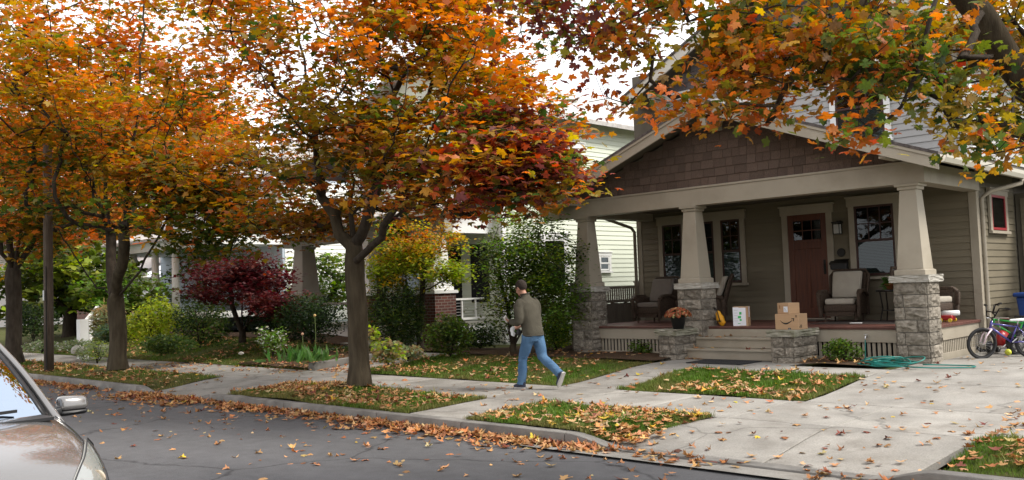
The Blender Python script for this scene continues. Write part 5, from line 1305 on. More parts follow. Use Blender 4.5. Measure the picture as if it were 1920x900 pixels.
# trees beyond the houses
for i, (px, py, d, rad, pal, lab) in enumerate([
        (35, 505, 62, 5.2, dict(gold=.6, orange=1.6, coral=1.6), 'bright orange tree far down the street behind the utility pole'),
        (130, 330, 58, 6.5, dict(olive=.6, gold=1, orange=1.2, coral=1), 'tall orange tree behind the white porch houses'),
        (330, 300, 52, 6.0, dict(olive=.4, gold=1, orange=1, coral=1.3), 'coral orange tree showing between the two street maples'),
        (470, 440, 48, 4.4, dict(gold=.4, orange=1, coral=1.6, red=.3), 'coral red tree above the burgundy maple'),
        (130, 545, 36, 2.6, dict(dkgreen=.5, green=1.6, lime=.3), 'green leafy tree in front of the far brick house'),
        (860, 330, 46, 4.2, dict(olive=.8, gold=1.3, orange=.6), 'golden tree rising behind the green house')]):
    v = _ray(px, py); c = np.array([0, 0, CAM_Z]) + v / FOC * d
    simple_tree(lab, (c[0], c[1], .4), max(1.2, (c[2] - rad * .9)), c, (rad, rad, rad * .95 if c[2] > rad else c[2] * .8), 230, .25, 14, .036 * math.sqrt(d * rad), rad * .09, pal, 40 + i, group='trees beyond the houses', r0=.012)

for i, (px, py, d, rad, pal, lab) in enumerate([(712, 470, 25.5, 1.15, dict(dkgreen=1, green=1.2, fresh=.8), 'small dark green tree just right of the big maple fork'), (395, 520, 36, 2.2, dict(dkgreen=1, green=1.4, fresh=.8), 'green tree between burgundy maple and the white house wall'), (240, 560, 31, 1.3, dict(green=1.2, fresh=1), 'green shrub tree by the white porch columns'), (600, 545, 33, 1.9, dict(green=1, fresh=1.4, lime=1), 'bright green small tree seen through the neighbour porch'), (670, 470, 38, 2.8, dict(green=1, fresh=1, lime=.8), 'green tree behind the porch roof left of the big trunk')]):
    v = _ray(px, py); c = np.array([0, 0, CAM_Z]) + v / FOC * d
    simple_tree(lab, (c[0], c[1], .6), max(.8, c[2] - rad * .8), c, (rad, rad, rad * .9), 130, .12, 18, .16, rad * .14, pal, 70 + i, r0=.008)
# overhanging maple at the right
base = np.array((-.7, 8.95, .17))
def pd(px, py, d): return np.array([0, 0, CAM_Z]) + _ray(px, py) / np.linalg.norm(_ray(px, py)) * d
limbs = [('trunk', None, [base + (0, 0, 1.2), base + (-.1, 0, 2.2)]),
         ('a', 'trunk', [pd(1935, 175, 8.9), pd(1870, 80, 8.9), pd(1800, -15, 8.9), pd(1730, -110, 8.9), pd(1600, -220, 8.8)]),
         ('b', 'trunk', [pd(1960, 110, 9.6), pd(1900, 40, 9.7), pd(1830, -60, 9.8)]),
         ('c', ('a', .85), [pd(1700, -80, 8.4), pd(1610, 5, 8.0), pd(1530, 75, 7.8), pd(1450, 125, 7.7), pd(1380, 160, 7.7)]),
         ('d', ('a', .95), [pd(1500, -150, 8.3), pd(1330, -60, 8.3), pd(1200, 20, 8.4), pd(1100, 70, 8.5)]),
         ('e', ('a', .75), [pd(1755, -60, 8.0), pd(1745, 30, 7.5), pd(1720, 135, 7.3), pd(1690, 200, 7.2)]),
         ('f', ('a', .6), [pd(1830, 60, 8.0), pd(1800, 110, 7.6), pd(1730, 135, 7.4)]),
         ('g', ('c', .35), [pd(1607, 80, 7.7), pd(1600, 170, 7.6), pd(1606, 225, 7.5)]),
         ('h', ('c', .6), [pd(1470, 170, 7.5), pd(1440, 230, 7.4)]),
         ('i', ('a', .3), [pd(1900, 180, 8.2), pd(1890, 260, 7.8)])]
rng = np.random.default_rng(13)
lobes = [(1010, 10, 8.7, .45, .7, .25, 20), (1110, 30, 8.5, .55, .8, .28, 30), (1180, 110, 8.4, .32, .6, .40, 18), (1160, 190, 8.2, .22, .4, .18, 6), (1260, 40, 8.2, .7, .8, .35, 44), (1330, 120, 8.0, .5, .8, .42, 50), (1450, 90, 7.8, .7, .9, .45, 62), (1580, 105, 7.5, .65, .9, .45, 52),
         (1560, 30, 8.4, .9, .8, .45, 40), (1700, 90, 7.8, .6, .9, .5, 66), (1760, 60, 9.6, .6, .5, .5, 40), (1880, 215, 8.6, .4, .5, .4, 40), (1870, 270, 7.2, .25, .5, .18, 14), (1880, 60, 10.2, .7, .5, .7, 60),
         (1600, 235, 7.0, .16, .3, .22, 10), (1310, 205, 7.4, .28, .4, .14, 12), (1420, 205, 7.3, .35, .4, .12, 13), (1760, 190, 7.4, .3, .5, .15, 10),
         (1150, -140, 8.8, 1.2, 1.2, .6, 50), (1400, -170, 8.6, 1.3, 1.3, .7, 80), (1700, -200, 8.6, 1.3, 1.3, .8, 80), (2000, -80, 9.6, 1.0, .8, .9, 40), (2100, 130, 9.0, .8, .6, .8, 40)]
A = np.concatenate([crown_points(n, pd(px, py, d), (rx, ry, rz), rng, .05, lump=1.6, keep=.40) for px, py, d, rx, ry, rz, n in lobes])
# this crown is sideways on: it is thin towards the house
cR = pd(1450, 150, 7.8)
def col3(P, T, rng):
    n = len(P); n1 = vnoise(T, 1.3); n2 = vnoise(T + 31, 2.2)
    u = np.clip((P[:, 0] + 2.3) / -5.5, 0, 1)           # 0 at the trunk, 1 at the far end of the branches
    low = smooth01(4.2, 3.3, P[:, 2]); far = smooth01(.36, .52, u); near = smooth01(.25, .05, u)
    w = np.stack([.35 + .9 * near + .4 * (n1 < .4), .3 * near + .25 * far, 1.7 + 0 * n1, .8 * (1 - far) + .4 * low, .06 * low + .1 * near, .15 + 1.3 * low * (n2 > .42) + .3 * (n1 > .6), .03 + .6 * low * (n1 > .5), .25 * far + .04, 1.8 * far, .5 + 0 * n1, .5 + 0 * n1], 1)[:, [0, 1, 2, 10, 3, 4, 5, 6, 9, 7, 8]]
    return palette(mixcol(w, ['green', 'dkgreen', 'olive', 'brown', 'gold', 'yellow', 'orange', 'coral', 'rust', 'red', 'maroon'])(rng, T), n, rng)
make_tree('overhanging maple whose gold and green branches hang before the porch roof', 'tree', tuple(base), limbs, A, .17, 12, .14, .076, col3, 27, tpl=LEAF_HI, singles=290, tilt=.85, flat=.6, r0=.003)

# small trees
sm = atz(790, 655, .42); cS = aty(775, 478, sm[1])
q = L1(sm[1]); rng = np.random.default_rng(31)
limbs = [('trunk', None, [q(788, 640), q(785, 625)]), ('a', 'trunk', [q(772, 580), q(757, 540), q(745, 490), q(735, 440)]), ('b', 'trunk', [q(790, 590), q(792, 545), q(800, 500), q(820, 460), q(835, 430)]), ('c', ('b', .4), [q(815, 535), q(840, 520)]), ('d', ('a', .5), [q(740, 500, .4), q(715, 470, .6)])]
A = np.concatenate([crown_points(210, cS, (1.25, 1.1, 1.0), rng, .1, keep=.4, lump=1.5), crown_points(40, q(845, 510), (.5, .5, .3), rng, .1, keep=.3), crown_points(40, q(715, 510), (.45, .6, .45), rng, .1, keep=.3)])
def col4(P, T, rng):
    n = len(P); up = smooth01(2.4, 3.6, P[:, 2]); w = np.stack([.3 + 0 * up, 1.3 - up * .8, .3 + .7 * up, .1 + 1.2 * up, .5 * up], 1)
    return palette(mixcol(w, ['green', 'lime', 'yellow', 'gold', 'orange'])(rng, T), n, rng)
make_tree('small lime and yellow ornamental tree with twin trunks before the brick pillar', 'tree', tuple(sm), limbs, A, .085, 32, .16, .10, col4, 32, tpl=LEAF_OVAL, bark=M_BARKD, trunk_flare=.2, start=1, name='ornamental_tree')
# tall multi-stemmed green shrub
lb = atz(962, 662, .40); q = L1(lb[1]); rng = np.random.default_rng(33)
limbs = [('trunk', None, [tuple(np.array(lb) + (0, 0, .12))])]
for k, (x, y, dy) in enumerate([(900, 470, .2), (925, 430, -.3), (950, 400, .3), (985, 390, -.2), (1015, 410, .3), (1045, 440, -.2), (885, 530, -.4), (1060, 500, .3)]):
    limbs.append(('s%d' % k, 'trunk', [q((962 * 2 + x) / 3 , (650 * 1.6 + y) / 2.6, dy * .4), q((962 + 2 * x) / 3, (650 + y * 1.3) / 2.3, dy * .8), q(x, y, dy)]))
A = np.concatenate([crown_points(560, q(985, 505), (1.2, 1.0, 1.4), rng, .1, keep=.40, lump=1.6), crown_points(60, q(1050, 560), (.5, .6, .9), rng, .1, keep=.35)])
A = A[A[:, 2] > 1.05]
def col5(P, T, rng):
    n = len(P); n1 = vnoise(T, 1.5); w = np.stack([.5 + 0 * n1, 1.2 + 0 * n1, .9 + 0 * n1, .15 + .4 * (n1 > .6)], 1); return palette(mixcol(w, ['dkgreen', 'green', 'fresh', 'lime'])(rng, T), n, rng)
make_tree('tall airy green shrub with many stems behind the walking man', 'shrub', tuple(lb), limbs, A, .075, 32, .17, .085, col5, 34, tpl=LEAF_OVAL, trunk_flare=.2, start=1, name='tall_shrub')
# burgundy Japanese maple
jb = atz(455, 642, .62); q = L1(jb[1]); rng = np.random.default_rng(35)
limbs = [('trunk', None, [q(455, 622)])]
for k, (x, y, dy) in enumerate([(380, 540, .3), (415, 510, -.4), (450, 500, .5), (490, 510, -.4), (530, 530, .3), (360, 570, -.2)]):
    limbs.append(('s%d' % k, 'trunk', [q(455 + (x - 455) * .35, 590, dy * .4), q(455 + (x - 455) * .7, y + 25, dy * .8), q(x, y, dy)]))
A = np.concatenate([crown_points(240, q(445, 525), (1.75, 1.4, .72), rng, .1, keep=.42, lump=1.5), crown_points(60, q(520, 560), (.7, .8, .5), rng, .1, keep=.4)])
def col6(P, T, rng):
    n = len(P); n1 = vnoise(T, 1.2); w = np.stack([1.6 + 0 * n1, .7 + 0 * n1, .08 * (n1 > .55)], 1); return palette(mixcol(w, ['burg', 'maroon', 'red'])(rng, T), n, rng)
make_tree('burgundy Japanese maple with spreading branches beyond the lawn', 'tree', tuple(jb), limbs, A, .09, 30, .19, .10, col6, 36, trunk_flare=.2, start=1, name='japanese_maple', bark=M_BARKD)

PAL['fresh'] = np.array((.13, .24, .035))
# ------------------------------------------------------------------ shrubs and beds
def shrub(label, px, py, gzv, rx, ry, rz, size, pal, n, seed, name='shrub', cat='shrub', tpl=LEAF_OVAL, lumps=5, stems=7, tilt=1.0, lift=.0):
    rng = np.random.default_rng(seed); b = atz(px, py, gzv); root = empty(name, tuple(b), label, cat)
    P = []
    L_ = [(0, 0, rz * .55, 1.0)] + [(rng.uniform(-.5, .5) * rx, rng.uniform(-.5, .5) * ry, rz * rng.uniform(.3, .8), rng.uniform(.45, .65)) for _ in range(lumps)]
    for (x, y, z, s) in L_:
        m = int(n * s * s / sum(l[3] ** 2 for l in L_)); d = rng.normal(0, 1, (m, 3)); d /= np.linalg.norm(d, axis=1, keepdims=True); d *= rng.random((m, 1)) ** .33
        P.append(d * np.array([rx * s, ry * s, rz * .5 * (s * .5 + .5)]) + (x, y, z))
    P = np.concatenate(P); P = P[P[:, 2] > lift + .02] + b
    keys = list(pal); ws = np.array([pal[k] for k in keys])
    nn = vnoise(P, 2.2 / max(rx, .3)); sh = np.clip((nn - .5) * 2.2, -1, 1)[:, None]
    C = palette(mixcol(ws[None] * np.exp(sh * np.linspace(-1, 1, len(keys))[None] * 1.4), keys)(rng), len(P), rng)
    scatter_mesh('foliage', P, frames(len(P), tilt, rng), size * rng.uniform(.6, 1.25, len(P)), C, tpl, M_LEAF, root)
    mb = MB()
    for k in range(stems):
        a = rng.uniform(0, 6.28); r_ = rng.uniform(.2, .7)
        mb.tube([tuple(b), tuple(b + np.array([math.cos(a) * rx * r_ * .4, math.sin(a) * ry * r_ * .4, rz * .4])), tuple(b + np.array([math.cos(a) * rx * r_, math.sin(a) * ry * r_, rz * .85]))], [.016, .012, .005], 5)
    mb.build('stems', M_TWIG, root, kind='stuff'); return root
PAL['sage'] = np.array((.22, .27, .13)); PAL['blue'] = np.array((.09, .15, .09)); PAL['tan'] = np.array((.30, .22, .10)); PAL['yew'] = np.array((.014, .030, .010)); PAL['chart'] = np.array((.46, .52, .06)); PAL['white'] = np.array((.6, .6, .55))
NT = (NEEDLE[0] * np.array([1.6, 1, 1]), NEEDLE[1])
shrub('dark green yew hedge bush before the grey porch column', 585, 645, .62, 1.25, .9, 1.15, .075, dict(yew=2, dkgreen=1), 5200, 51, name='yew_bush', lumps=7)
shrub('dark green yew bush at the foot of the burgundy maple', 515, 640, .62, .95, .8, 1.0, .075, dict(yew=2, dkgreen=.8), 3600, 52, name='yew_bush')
shrub('dark green layered pine bush right of the large maple trunk', 738, 652, .5, .9, .7, 1.6, .11, dict(yew=.8, dkgreen=1.6, green=.5), 7500, 53, name='pine_bush', tpl=NT, lumps=9)
shrub('round dark green shrub at the lawn edge left of the burgundy maple', 375, 652, .6, .8, .7, 1.15, .08, dict(yew=1, dkgreen=1.4, green=.4), 3600, 54)
shrub('bright chartreuse spirea bush left of the dark shrub', 290, 648, .6, 1.0, .8, 1.25, .10, dict(green=.3, lime=1, chart=1.6), 3600, 55, name='spirea_bush')
shrub('low dark ground cover shrub under the chartreuse bush', 315, 664, .5, 1.3, .5, .45, .09, dict(dkgreen=1.2, green=1), 2200, 56, name='low_shrub')
shrub('grey green juniper mound beside the second maple trunk', 182, 681, .30, .75, .5, .55, .07, dict(dkgreen=.3, sage=1.4, lime=.3), 2200, 57, name='juniper', tpl=NT)
shrub('blue green spiky perennial clump behind the juniper mound', 208, 645, .65, .75, .5, .6, .22, dict(blue=1, green=.7), 900, 58, name='perennial', tpl=NT, tilt=.5)
shrub('dry tan ornamental grass bush before the white stair rail', 205, 632, .8, .7, .5, 1.0, .20, dict(tan=1.4, sage=.8), 1300, 59, name='dry_bush', tpl=NT, tilt=.8)
shrub('dry tan bush right of the second maple trunk', 252, 640, .7, .4, .4, .8, .18, dict(tan=1.2, sage=.8), 800, 60, name='dry_bush', tpl=NT, tilt=.8)
shrub('pale silvery groundcover mound left of the juniper', 140, 660, .5, .8, .5, .32, .08, dict(sage=1, white=.12), 1100, 61, name='ground_cover_mound')
shrub('pale silvery groundcover mound touching the utility pole', 78, 661, .5, .8, .5, .32, .08, dict(sage=1, white=.12), 1000, 62, name='ground_cover_mound')
shrub('dark conifer hedge at the left edge behind the third maple', 62, 640, .7, 1.5, .7, 1.2, .10, dict(yew=1, dkgreen=1.3), 2600, 63, name='hedge')
shrub('green perennial shrub by the lawn left of the lilac stems', 845, 668, .40, .62, .5, .82, .085, dict(dkgreen=.8, green=1.6, fresh=.5), 2400, 64)
shrub('leafy bright green shrub at the left stone pier', 1042, 660, .38, .42, .4, .85, .065, dict(green=.8, fresh=1.3, lime=.7), 2800, 65)
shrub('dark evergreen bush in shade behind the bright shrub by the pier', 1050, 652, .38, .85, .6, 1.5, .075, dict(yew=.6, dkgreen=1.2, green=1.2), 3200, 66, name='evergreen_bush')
shrub('dark undergrowth shrub under the lilac stems', 900, 655, .42, 1.1, .4, .6, .07, dict(yew=1, dkgreen=1.4, green=.4), 2200, 67)
shrub('small green plant against the left pier foot', 1126, 660, .38, .24, .2, .36, .055, dict(dkgreen=.4, green=1, fresh=.8), 600, 68, name='garden_plant')
shrub('sparse green plant before the left lattice', 1165, 660, .38, .22, .18, .34, .05, dict(green=1, fresh=.6), 300, 69, name='garden_plant')
shrub('low green shrub before lattice beside the flower pot pedestal', 1205, 664, .38, .34, .22, .30, .05, dict(dkgreen=.4, green=1, fresh=.8), 700, 70, name='garden_plant')
shrub('rounded leafy shrub in the mulch below the hose spigot', 1582, 682, .38, .36, .28, .40, .05, dict(dkgreen=.3, green=1, fresh=1.3), 1500, 71)
shrub('wilting yellow green perennials right of the large maple trunk', 728, 684, .38, .45, .3, .5, .11, dict(tan=.9, sage=.6, lime=.8), 650, 72, name='perennial')
shrub('wilting lime plant stalk close to the maple trunk', 704, 668, .42, .16, .16, .65, .13, dict(lime=1.2, tan=.5), 120, 73, name='perennial', lumps=2)
shrub('dry tan plants under the small ornamental tree', 765, 676, .38, .4, .25, .32, .09, dict(tan=1.2, sage=.6), 420, 74, name='perennial')
shrub('white blooming perennial at the left of the iris bed', 512, 668, .42, .42, .3, .62, .075, dict(fresh=1.4, green=.6, white=.35), 800, 75, name='perennial')
shrub('climbing green vine wall between column and brick porch', 905, 560, .9, .3, .3, 1.9, .08, dict(green=1, dkgreen=1), 1500, 76, name='vine')
# iris / hosta clumps: big single leaves rising from the bed
rng = np.random.default_rng(80)
for (px, lab) in ((552, 'clump of broad iris leaves in the edged garden bed'), (585, 'taller iris clump at the path end of the garden bed')):
    b = atz(px, 676, .42); root = empty('iris_clump', tuple(b), lab, 'plant')
    n = 70; P = b + rng.normal(0, 1, (n, 3)) * (.24, .14, 0); F_ = frames(n, .55, rng)
    V = np.array([(-.08, 0, 0), (.08, 0, 0), (.12, .12, .5), (.0, .42, 1.0), (-.12, .12, .5)]); T = np.array([(0, 1, 2), (0, 2, 4), (4, 2, 3)])
    me = bpy.data.meshes.new('leaf'); me.from_pydata([tuple(v) for v in V], [], [tuple(int(k) for k in t) for t in T]); me.materials.append(M_LEAF1)
    leaf_objects('leaf', me, P, F_, rng.uniform(.2, .36, n), palette((.10, .20, .05), n, rng), root)
# seed heads
for (px, py, h, c_) in ((592, 668, .95, (.55, .38, .16)), (568, 672, .55, (.5, .3, .2)), (699, 655, .7, (.5, .2, .06))):
    b = atz(px, py, .42); r_ = empty('flower_stalk', tuple(b), {592: 'tall stalk with pale seed head above the iris clump', 568: 'short stalk with faded pink bloom by the iris clump', 699: 'stalk with orange bloom right of the maple trunk'}[px], 'flower')
    MB().tube([tuple(b), tuple(b + (.02, 0, h * .6)), tuple(b + (0, 0, h))], .008, 5).build('stem', mat('stem_green', (.10, .14, .04), .8), r_)
    MB().lathe([(.0001 + .034 * math.sin(math.pi * i / 6), -.034 * math.cos(math.pi * i / 6)) for i in range(7)], tuple(b + (0, 0, h)), 10).build('seed_head', mat('head_%d' % px, c_, .9, bump=.8, bscale=90), r_)
# rocks
for k, (px, py, z, s, lab) in enumerate([(728, 668, .42, .2, 'pale boulder right of the large maple trunk'), (783, 664, .42, .16, 'pale stone under the twin trunks'), (150, 662, .5, .3, 'flat pale garden stone left of the second maple'), (195, 659, .5, .28, 'flat pale garden stone touching the second maple trunk'), (452, 664, .5, .08, 'small white stone at foot of the burgundy maple')]):
    b = atz(px, py, z); bm = bmesh.new(); bmesh.ops.create_icosphere(bm, subdivisions=2, radius=1)
    for v in bm.verts: v.co = Vector((v.co.x * s, v.co.y * s * .7, v.co.z * s * .5)) * (1 + .25 * (random.random() - .5))
    me = bpy.data.meshes.new('garden_stone'); bm.to_mesh(me); bm.free(); o = linkmesh('garden_stone', me, M_CAP); o.location = Vector(b) + Vector((0, 0, s * .25)); tag(o, lab, 'stone', 'garden stones')
# utility pole
pb = atz(92, 695, .2); p = empty('utility_pole', tuple(pb), 'wooden utility pole with small metal tag between the left maples', 'pole')
mb = MB(); mb.tube([tuple(pb + (0, 0, z)) for z in (-.1, 2, 4, 5.7)], [.115, .112, .108, .105], 16); mb.build('pole', mat('pole_wood', (.06, .042, .03), .95, col2=(.115, .09, .068), vscale=7, stretch=(6, 6, .4), bump=.6), p, smooth=True)
MB().box(pb[0] + .0, pb[0] + .06, pb[1] - .135, pb[1] - .110, 1.95, 2.2).build('tag', M_SILVER, p)
MB().tube([tuple(pb + (.085, -.085, 0)), tuple(pb + (.085, -.085, 2.6))], .014, 6).build('conduit', M_IRON, p)

# trees on the near side of the street, mirrored in the porch windows and the car
for i, (x, y, lab) in enumerate([(-13, -9.5, 'orange maple across the street, reflected in the left porch windows'), (-3.5, -10, 'gold maple across the street, reflected in the right porch window'), (7, -9, 'maple across the street seen only as a reflection')]):
    simple_tree(lab, (x, y, 0), 2.6, (x, y, 6.4), (4.3, 3.6, 4.3), 230, .2, 14, .34, .38, dict(dkgreen=1, green=1.2, olive=1, gold=1, orange=1), 60 + i)
# ------------------------------------------------------------------ fallen leaves
rng = np.random.default_rng(90)
DRY = np.array([(.42, .225, .10), (.50, .28, .125), (.42, .17, .065), (.27, .125, .06), (.15, .05, .035), (.50, .35, .19), (.50, .33, .04)])
def drycol(n, w): return palette(DRY[rng.choice(7, n, p=np.array(w) / sum(w))], n, rng, .16)
WT = (3, 3, 1.6, 1.2, .6, 1.8, .3); WK = (3, 1.6, 2.8, 2.6, .7, .5, .1); WD = (2.2, 2.2, 1.0, 1.2, 2.0, 2.0, .2); WL = (3, 3, 1.4, .8, .3, 2.2, .9)
def rd(x, y): return .035 * np.sin(np.pi * (y - .35) / 7.65) + np.where(y > 7.62, .012, 0)
def ap(x, y): return np.where(y < 9.7, .035 + .16 * smooth01(8.0, 9.7, y), gz(x, y)) + .004
def lw(x, y): return gz(x, y) + vnoise(np.stack([x, y, x * 0], 1), 1.3) * .03 + .026 + .07 * np.exp(-((x + 13.2) ** 2 + (y - 9.2) ** 2) / .7)
POOL = []
def litter(n, x0, x1, y0, y1, zf, w, surf, clump=0, cs=.9, size=.094, yb=None, lift=.012, xf=None):
    m = int(n * (3 if clump else 1)); X = rng.uniform(x0, x1, m); Y = rng.uniform(y0, y1, m) if yb is None else yb(m)
    if xf is not None:
        k = xf(X, Y); X, Y = X[k], Y[k]; m = len(X)
    if clump:
        k = vnoise(np.stack([X, Y, X * 0 + 5], 1), cs) ** 2 * 2.2 > rng.random(m) * 1.3; X, Y = X[k][:n], Y[k][:n]
    P = np.stack([X, Y, zf(X, Y) + rng.uniform(.2, 1, len(X)) * lift], 1); F = frames(len(X), .22, rng)
    POOL.append((P, F, size * rng.uniform(.6, 1.2, len(X)), drycol(len(X), w), np.full(len(X), surf), rng.uniform(-.6, 2.2, len(X))))
DLAB = ['dry brown leaf lying on the grey asphalt', 'dry tan leaf lying on the concrete driveway or sidewalk', 'dry tan leaf lying on the mown grass', 'dry leaf in the orange drift along the kerb', 'dry leaf on the dark mulch bed', 'dry leaf on a taupe porch step']
kerbY = lambda s, top=7.985: (lambda m: top - np.abs(rng.exponential(s, m)))
litter(1600, -25, -6.4, 0, 0, rd, WK, 3, yb=kerbY(.22), lift=.035, size=.092, clump=1, cs=1.3)
litter(750, -17.5, -6.4, 0, 0, rd, WK, 3, yb=kerbY(.13), lift=.05, size=.092)
litter(150, -6.4, -2.2, 0, 0, rd, WK, 3, yb=kerbY(.2, 8.1), lift=.04, clump=1)
litter(320, -18.3, -15.3, 7.2, 8.3, rd, WK, 3, lift=.03)
litter(430, -25, -1, 5.5, 7.7, rd, WT, 0, size=.082); litter(170, -22, -1, 2.4, 5.6, rd, WT, 0, size=.082)
litter(70, -6.2, -3.0, 8.2, 9.7, ap, WD, 1, size=.078); litter(120, -6.0, -2.6, 9.7, 13.4, ap, WD, 1, size=.078); litter(50, -5.6, -3.0, 13.4, 17, ap, WD, 1, size=.075)
litter(120, -15.5, -6, 9.72, 11.34, ap, WT, 1, clump=1); litter(20, -10, -8.9, 8.2, 9.7, ap, WT, 1); litter(24, -10, -8.9, 11.4, 14, ap, WT, 1); litter(14, -8.3, -5.7, 13.4, 14.2, ap, WD, 1)
litter(420, -24, -16, 8.2, 11.3, ap, WT, 1, clump=1); litter(260, -17.6, -15.7, 11.3, 14.2, ap, WK, 1, clump=1, cs=1.5)
litter(800, -15.05, -10.1, 8.2, 9.65, lw, WT, 2, clump=1, cs=1.1); litter(420, -15.1, -13.0, 8.6, 9.65, lw, WT, 2, clump=1)
litter(560, -8.8, -6.15, 8.2, 9.65, lw, WL, 2, clump=1, cs=1.1); litter(200, -7.6, -6.15, 8.6, 9.66, lw, WL, 2)
litter(330, -3.0, .4, 8.25, 9.66, lw, WK, 2, clump=0); litter(40, -3.3, -2.5, 9.6, 11.8, ap, WT, 1); litter(160, -2.9, .4, 11.4, 13.6, lw, WT, 2)
litter(230, -8.8, -5.85, 11.4, 13.3, lw, WL, 2, clump=1, cs=1.2); litter(170, -8.0, -5.9, 11.4, 12.1, lw, WL, 2, clump=1)
litter(330, -15.7, -10.1, 11.4, 13.9, lw, WL, 2, clump=1, cs=.9); litter(110, -15.6, -13.2, 11.4, 12.4, lw, WT, 2)
litter(900, -33, -18.1, 8.2, 9.65, lw, WT, 2, clump=1, size=.10); litter(1100, -33, -17.4, 11.4, 14.2, lw, WT, 2, clump=1, size=.10)
bz = lambda x, y: gz(x, y) + .055
litter(60, -13.5, -10.1, 13.95, 15.3, bz, WL, 4, clump=1); litter(40, -7.4, -6.1, 14.3, 15.4, bz, WL, 4); litter(120, -20.4, -17.4, 11.4, 13.4, bz, WT, 4)
for (y0, z) in ((14.95, GZ + .19), (15.27, GZ + .385)):
    litter(9, SX0 + .05, SX0 + .75, y0, y0 + .22, lambda x, y, z=z: x * 0 + z + .004, WT, 5); litter(4, SX0 + .8, SX1 - .1, y0, y0 + .2, lambda x, y, z=z: x * 0 + z + .004, WT, 5)
litter(8, SX0 - .1, SX0 + .5, 14.8, 14.92, lambda x, y: x * 0 + .39, WT, 1)
P, F, S, C, U, ZS = (np.concatenate([p[k] for p in POOL]) for k in range(6))
# keep leaves clear of trunks, shoes and the mat
pj = proj(P); vis = (pj[:, 0] > 5) & (pj[:, 0] < 1915) & (pj[:, 1] > 5) & (pj[:, 1] < 893) & (pj[:, 2] > 2)
k = (pj[:, 0] > -150) & (pj[:, 0] < 3000) & (pj[:, 1] < 1000) & (pj[:, 2] > 1); P, F, S, C, U, ZS, pj, vis = (a[k] for a in (P, F, S, C, U, ZS, pj, vis))
sz = np.where(vis & (U != 3), S / pj[:, 2], 0); top = np.argsort(-sz)[:300]
M_DRY1_ = M_DRY1; v1 = tpl_mesh('fallen_leaf', LEAF_CURL, M_DRY1); v3 = tpl_mesh('fallen_leaf', LEAF_CURL2, M_DRY1); v2 = tpl_mesh('fallen_leaf', (LEAF_HI[0] * np.array([1, 1, 1.6]), LEAF_HI[1]), M_DRY1)
for u in range(6):
    ii = top[U[top] == u]
    if len(ii) == 0: continue
    h = len(ii) // 3; h2 = 2 * h
    leaf_objects('fallen_leaf', v3, P[ii[h2:]], F[ii[h2:]], S[ii[h2:]], C[ii[h2:]], label=DLAB[u], category='leaf', group='fallen leaves: ' + DLAB[u].split(' leaf ')[1])
    leaf_objects('fallen_leaf', v1, P[ii[:h]], F[ii[:h]], S[ii[:h]], C[ii[:h]], label=DLAB[u], category='leaf', group='fallen leaves: ' + DLAB[u].split(' leaf ')[1])
    leaf_objects('fallen_leaf', v2, P[ii[h:h2]], F[ii[h:h2]], S[ii[h:h2]], C[ii[h:h2]], label=DLAB[u], category='leaf', group='fallen leaves: ' + DLAB[u].split(' leaf ')[1])
rest = np.ones(len(P), bool); rest[top] = False
sel = rest & (U == 3); h1 = sel & (rng.random(len(P)) < .55)
for msk, tp in ((h1, LEAF_CURL), (sel & ~h1, LEAF_CURL2)):
    o = scatter_mesh('fallen_leaves', P[msk], F[msk], S[msk], C[msk], tp, M_DRY, zs=ZS[msk]); tag(o, 'drift of orange brown leaves heaped against the kerb', 'leaves', kind='stuff')
sel = rest & (U != 3)
OV = (LEAF_OVAL[0] * np.array([1.3, 1, -1.5]), LEAF_OVAL[1]); pick = rng.integers(0, 4, len(P))
for q_, tp in enumerate((LEAF_CURL, LEAF_CURL2, LEAF_HI, OV)):
    k = sel & (pick == q_); o = scatter_mesh('fallen_leaves', P[k], F[k], S[k] * (.75 if q_ == 3 else 1), C[k], tp, M_DRY, zs=ZS[k]); tag(o, 'dry leaves scattered over grass, concrete and asphalt', 'leaves', kind='stuff')
# ------------------------------------------------------------------ the walking man
def remeshed(name, mb, voxel, m, parent, smooth=3, tweak=None, sub=False):
    me = bpy.data.meshes.new(name + '_raw'); me.from_pydata(mb.v, [], mb.f)
    bm = bmesh.new(); bm.from_mesh(me); bmesh.ops.recalc_face_normals(bm, faces=bm.faces); bm.to_mesh(me); bm.free()
    o = bpy.data.objects.new('tmp', me); COL.objects.link(o)
    r = o.modifiers.new('r', 'REMESH'); r.mode = 'VOXEL'; r.voxel_size = voxel
    s = o.modifiers.new('s', 'SMOOTH'); s.iterations = smooth; s.factor = .5
    dg = bpy.context.evaluated_depsgraph_get(); me2 = bpy.data.meshes.new_from_object(o.evaluated_get(dg))
    bpy.data.objects.remove(o); me2.name = name
    if tweak:
        co = np.empty(len(me2.vertices) * 3); me2.vertices.foreach_get('co', co); co = co.reshape(-1, 3); co = tweak(co); me2.vertices.foreach_set('co', co.ravel()); me2.update()
    me2.materials.clear(); me2.materials.append(m); me2.shade_smooth()
    return linkmesh(name, me2, m, parent)
def ellipsoid(mb, c, r, n=14, rot=None):
    vs = []; fs = []; k = n
    for i in range(k + 1):
        th = math.pi * i / k
        for j in range(n):
            ph = 2 * math.pi * j / n; v = Vector((r[0] * math.sin(th) * math.cos(ph), r[1] * math.sin(th) * math.sin(ph), r[2] * math.cos(th)))
            if rot is not None: v = rot @ v
            vs.append(v + Vector(c))
    for i in range(k):
        for j in range(n): fs.append((i * n + j, i * n + (j + 1) % n, (i + 1) * n + (j + 1) % n, (i + 1) * n + j))
    mb.add(vs, fs)
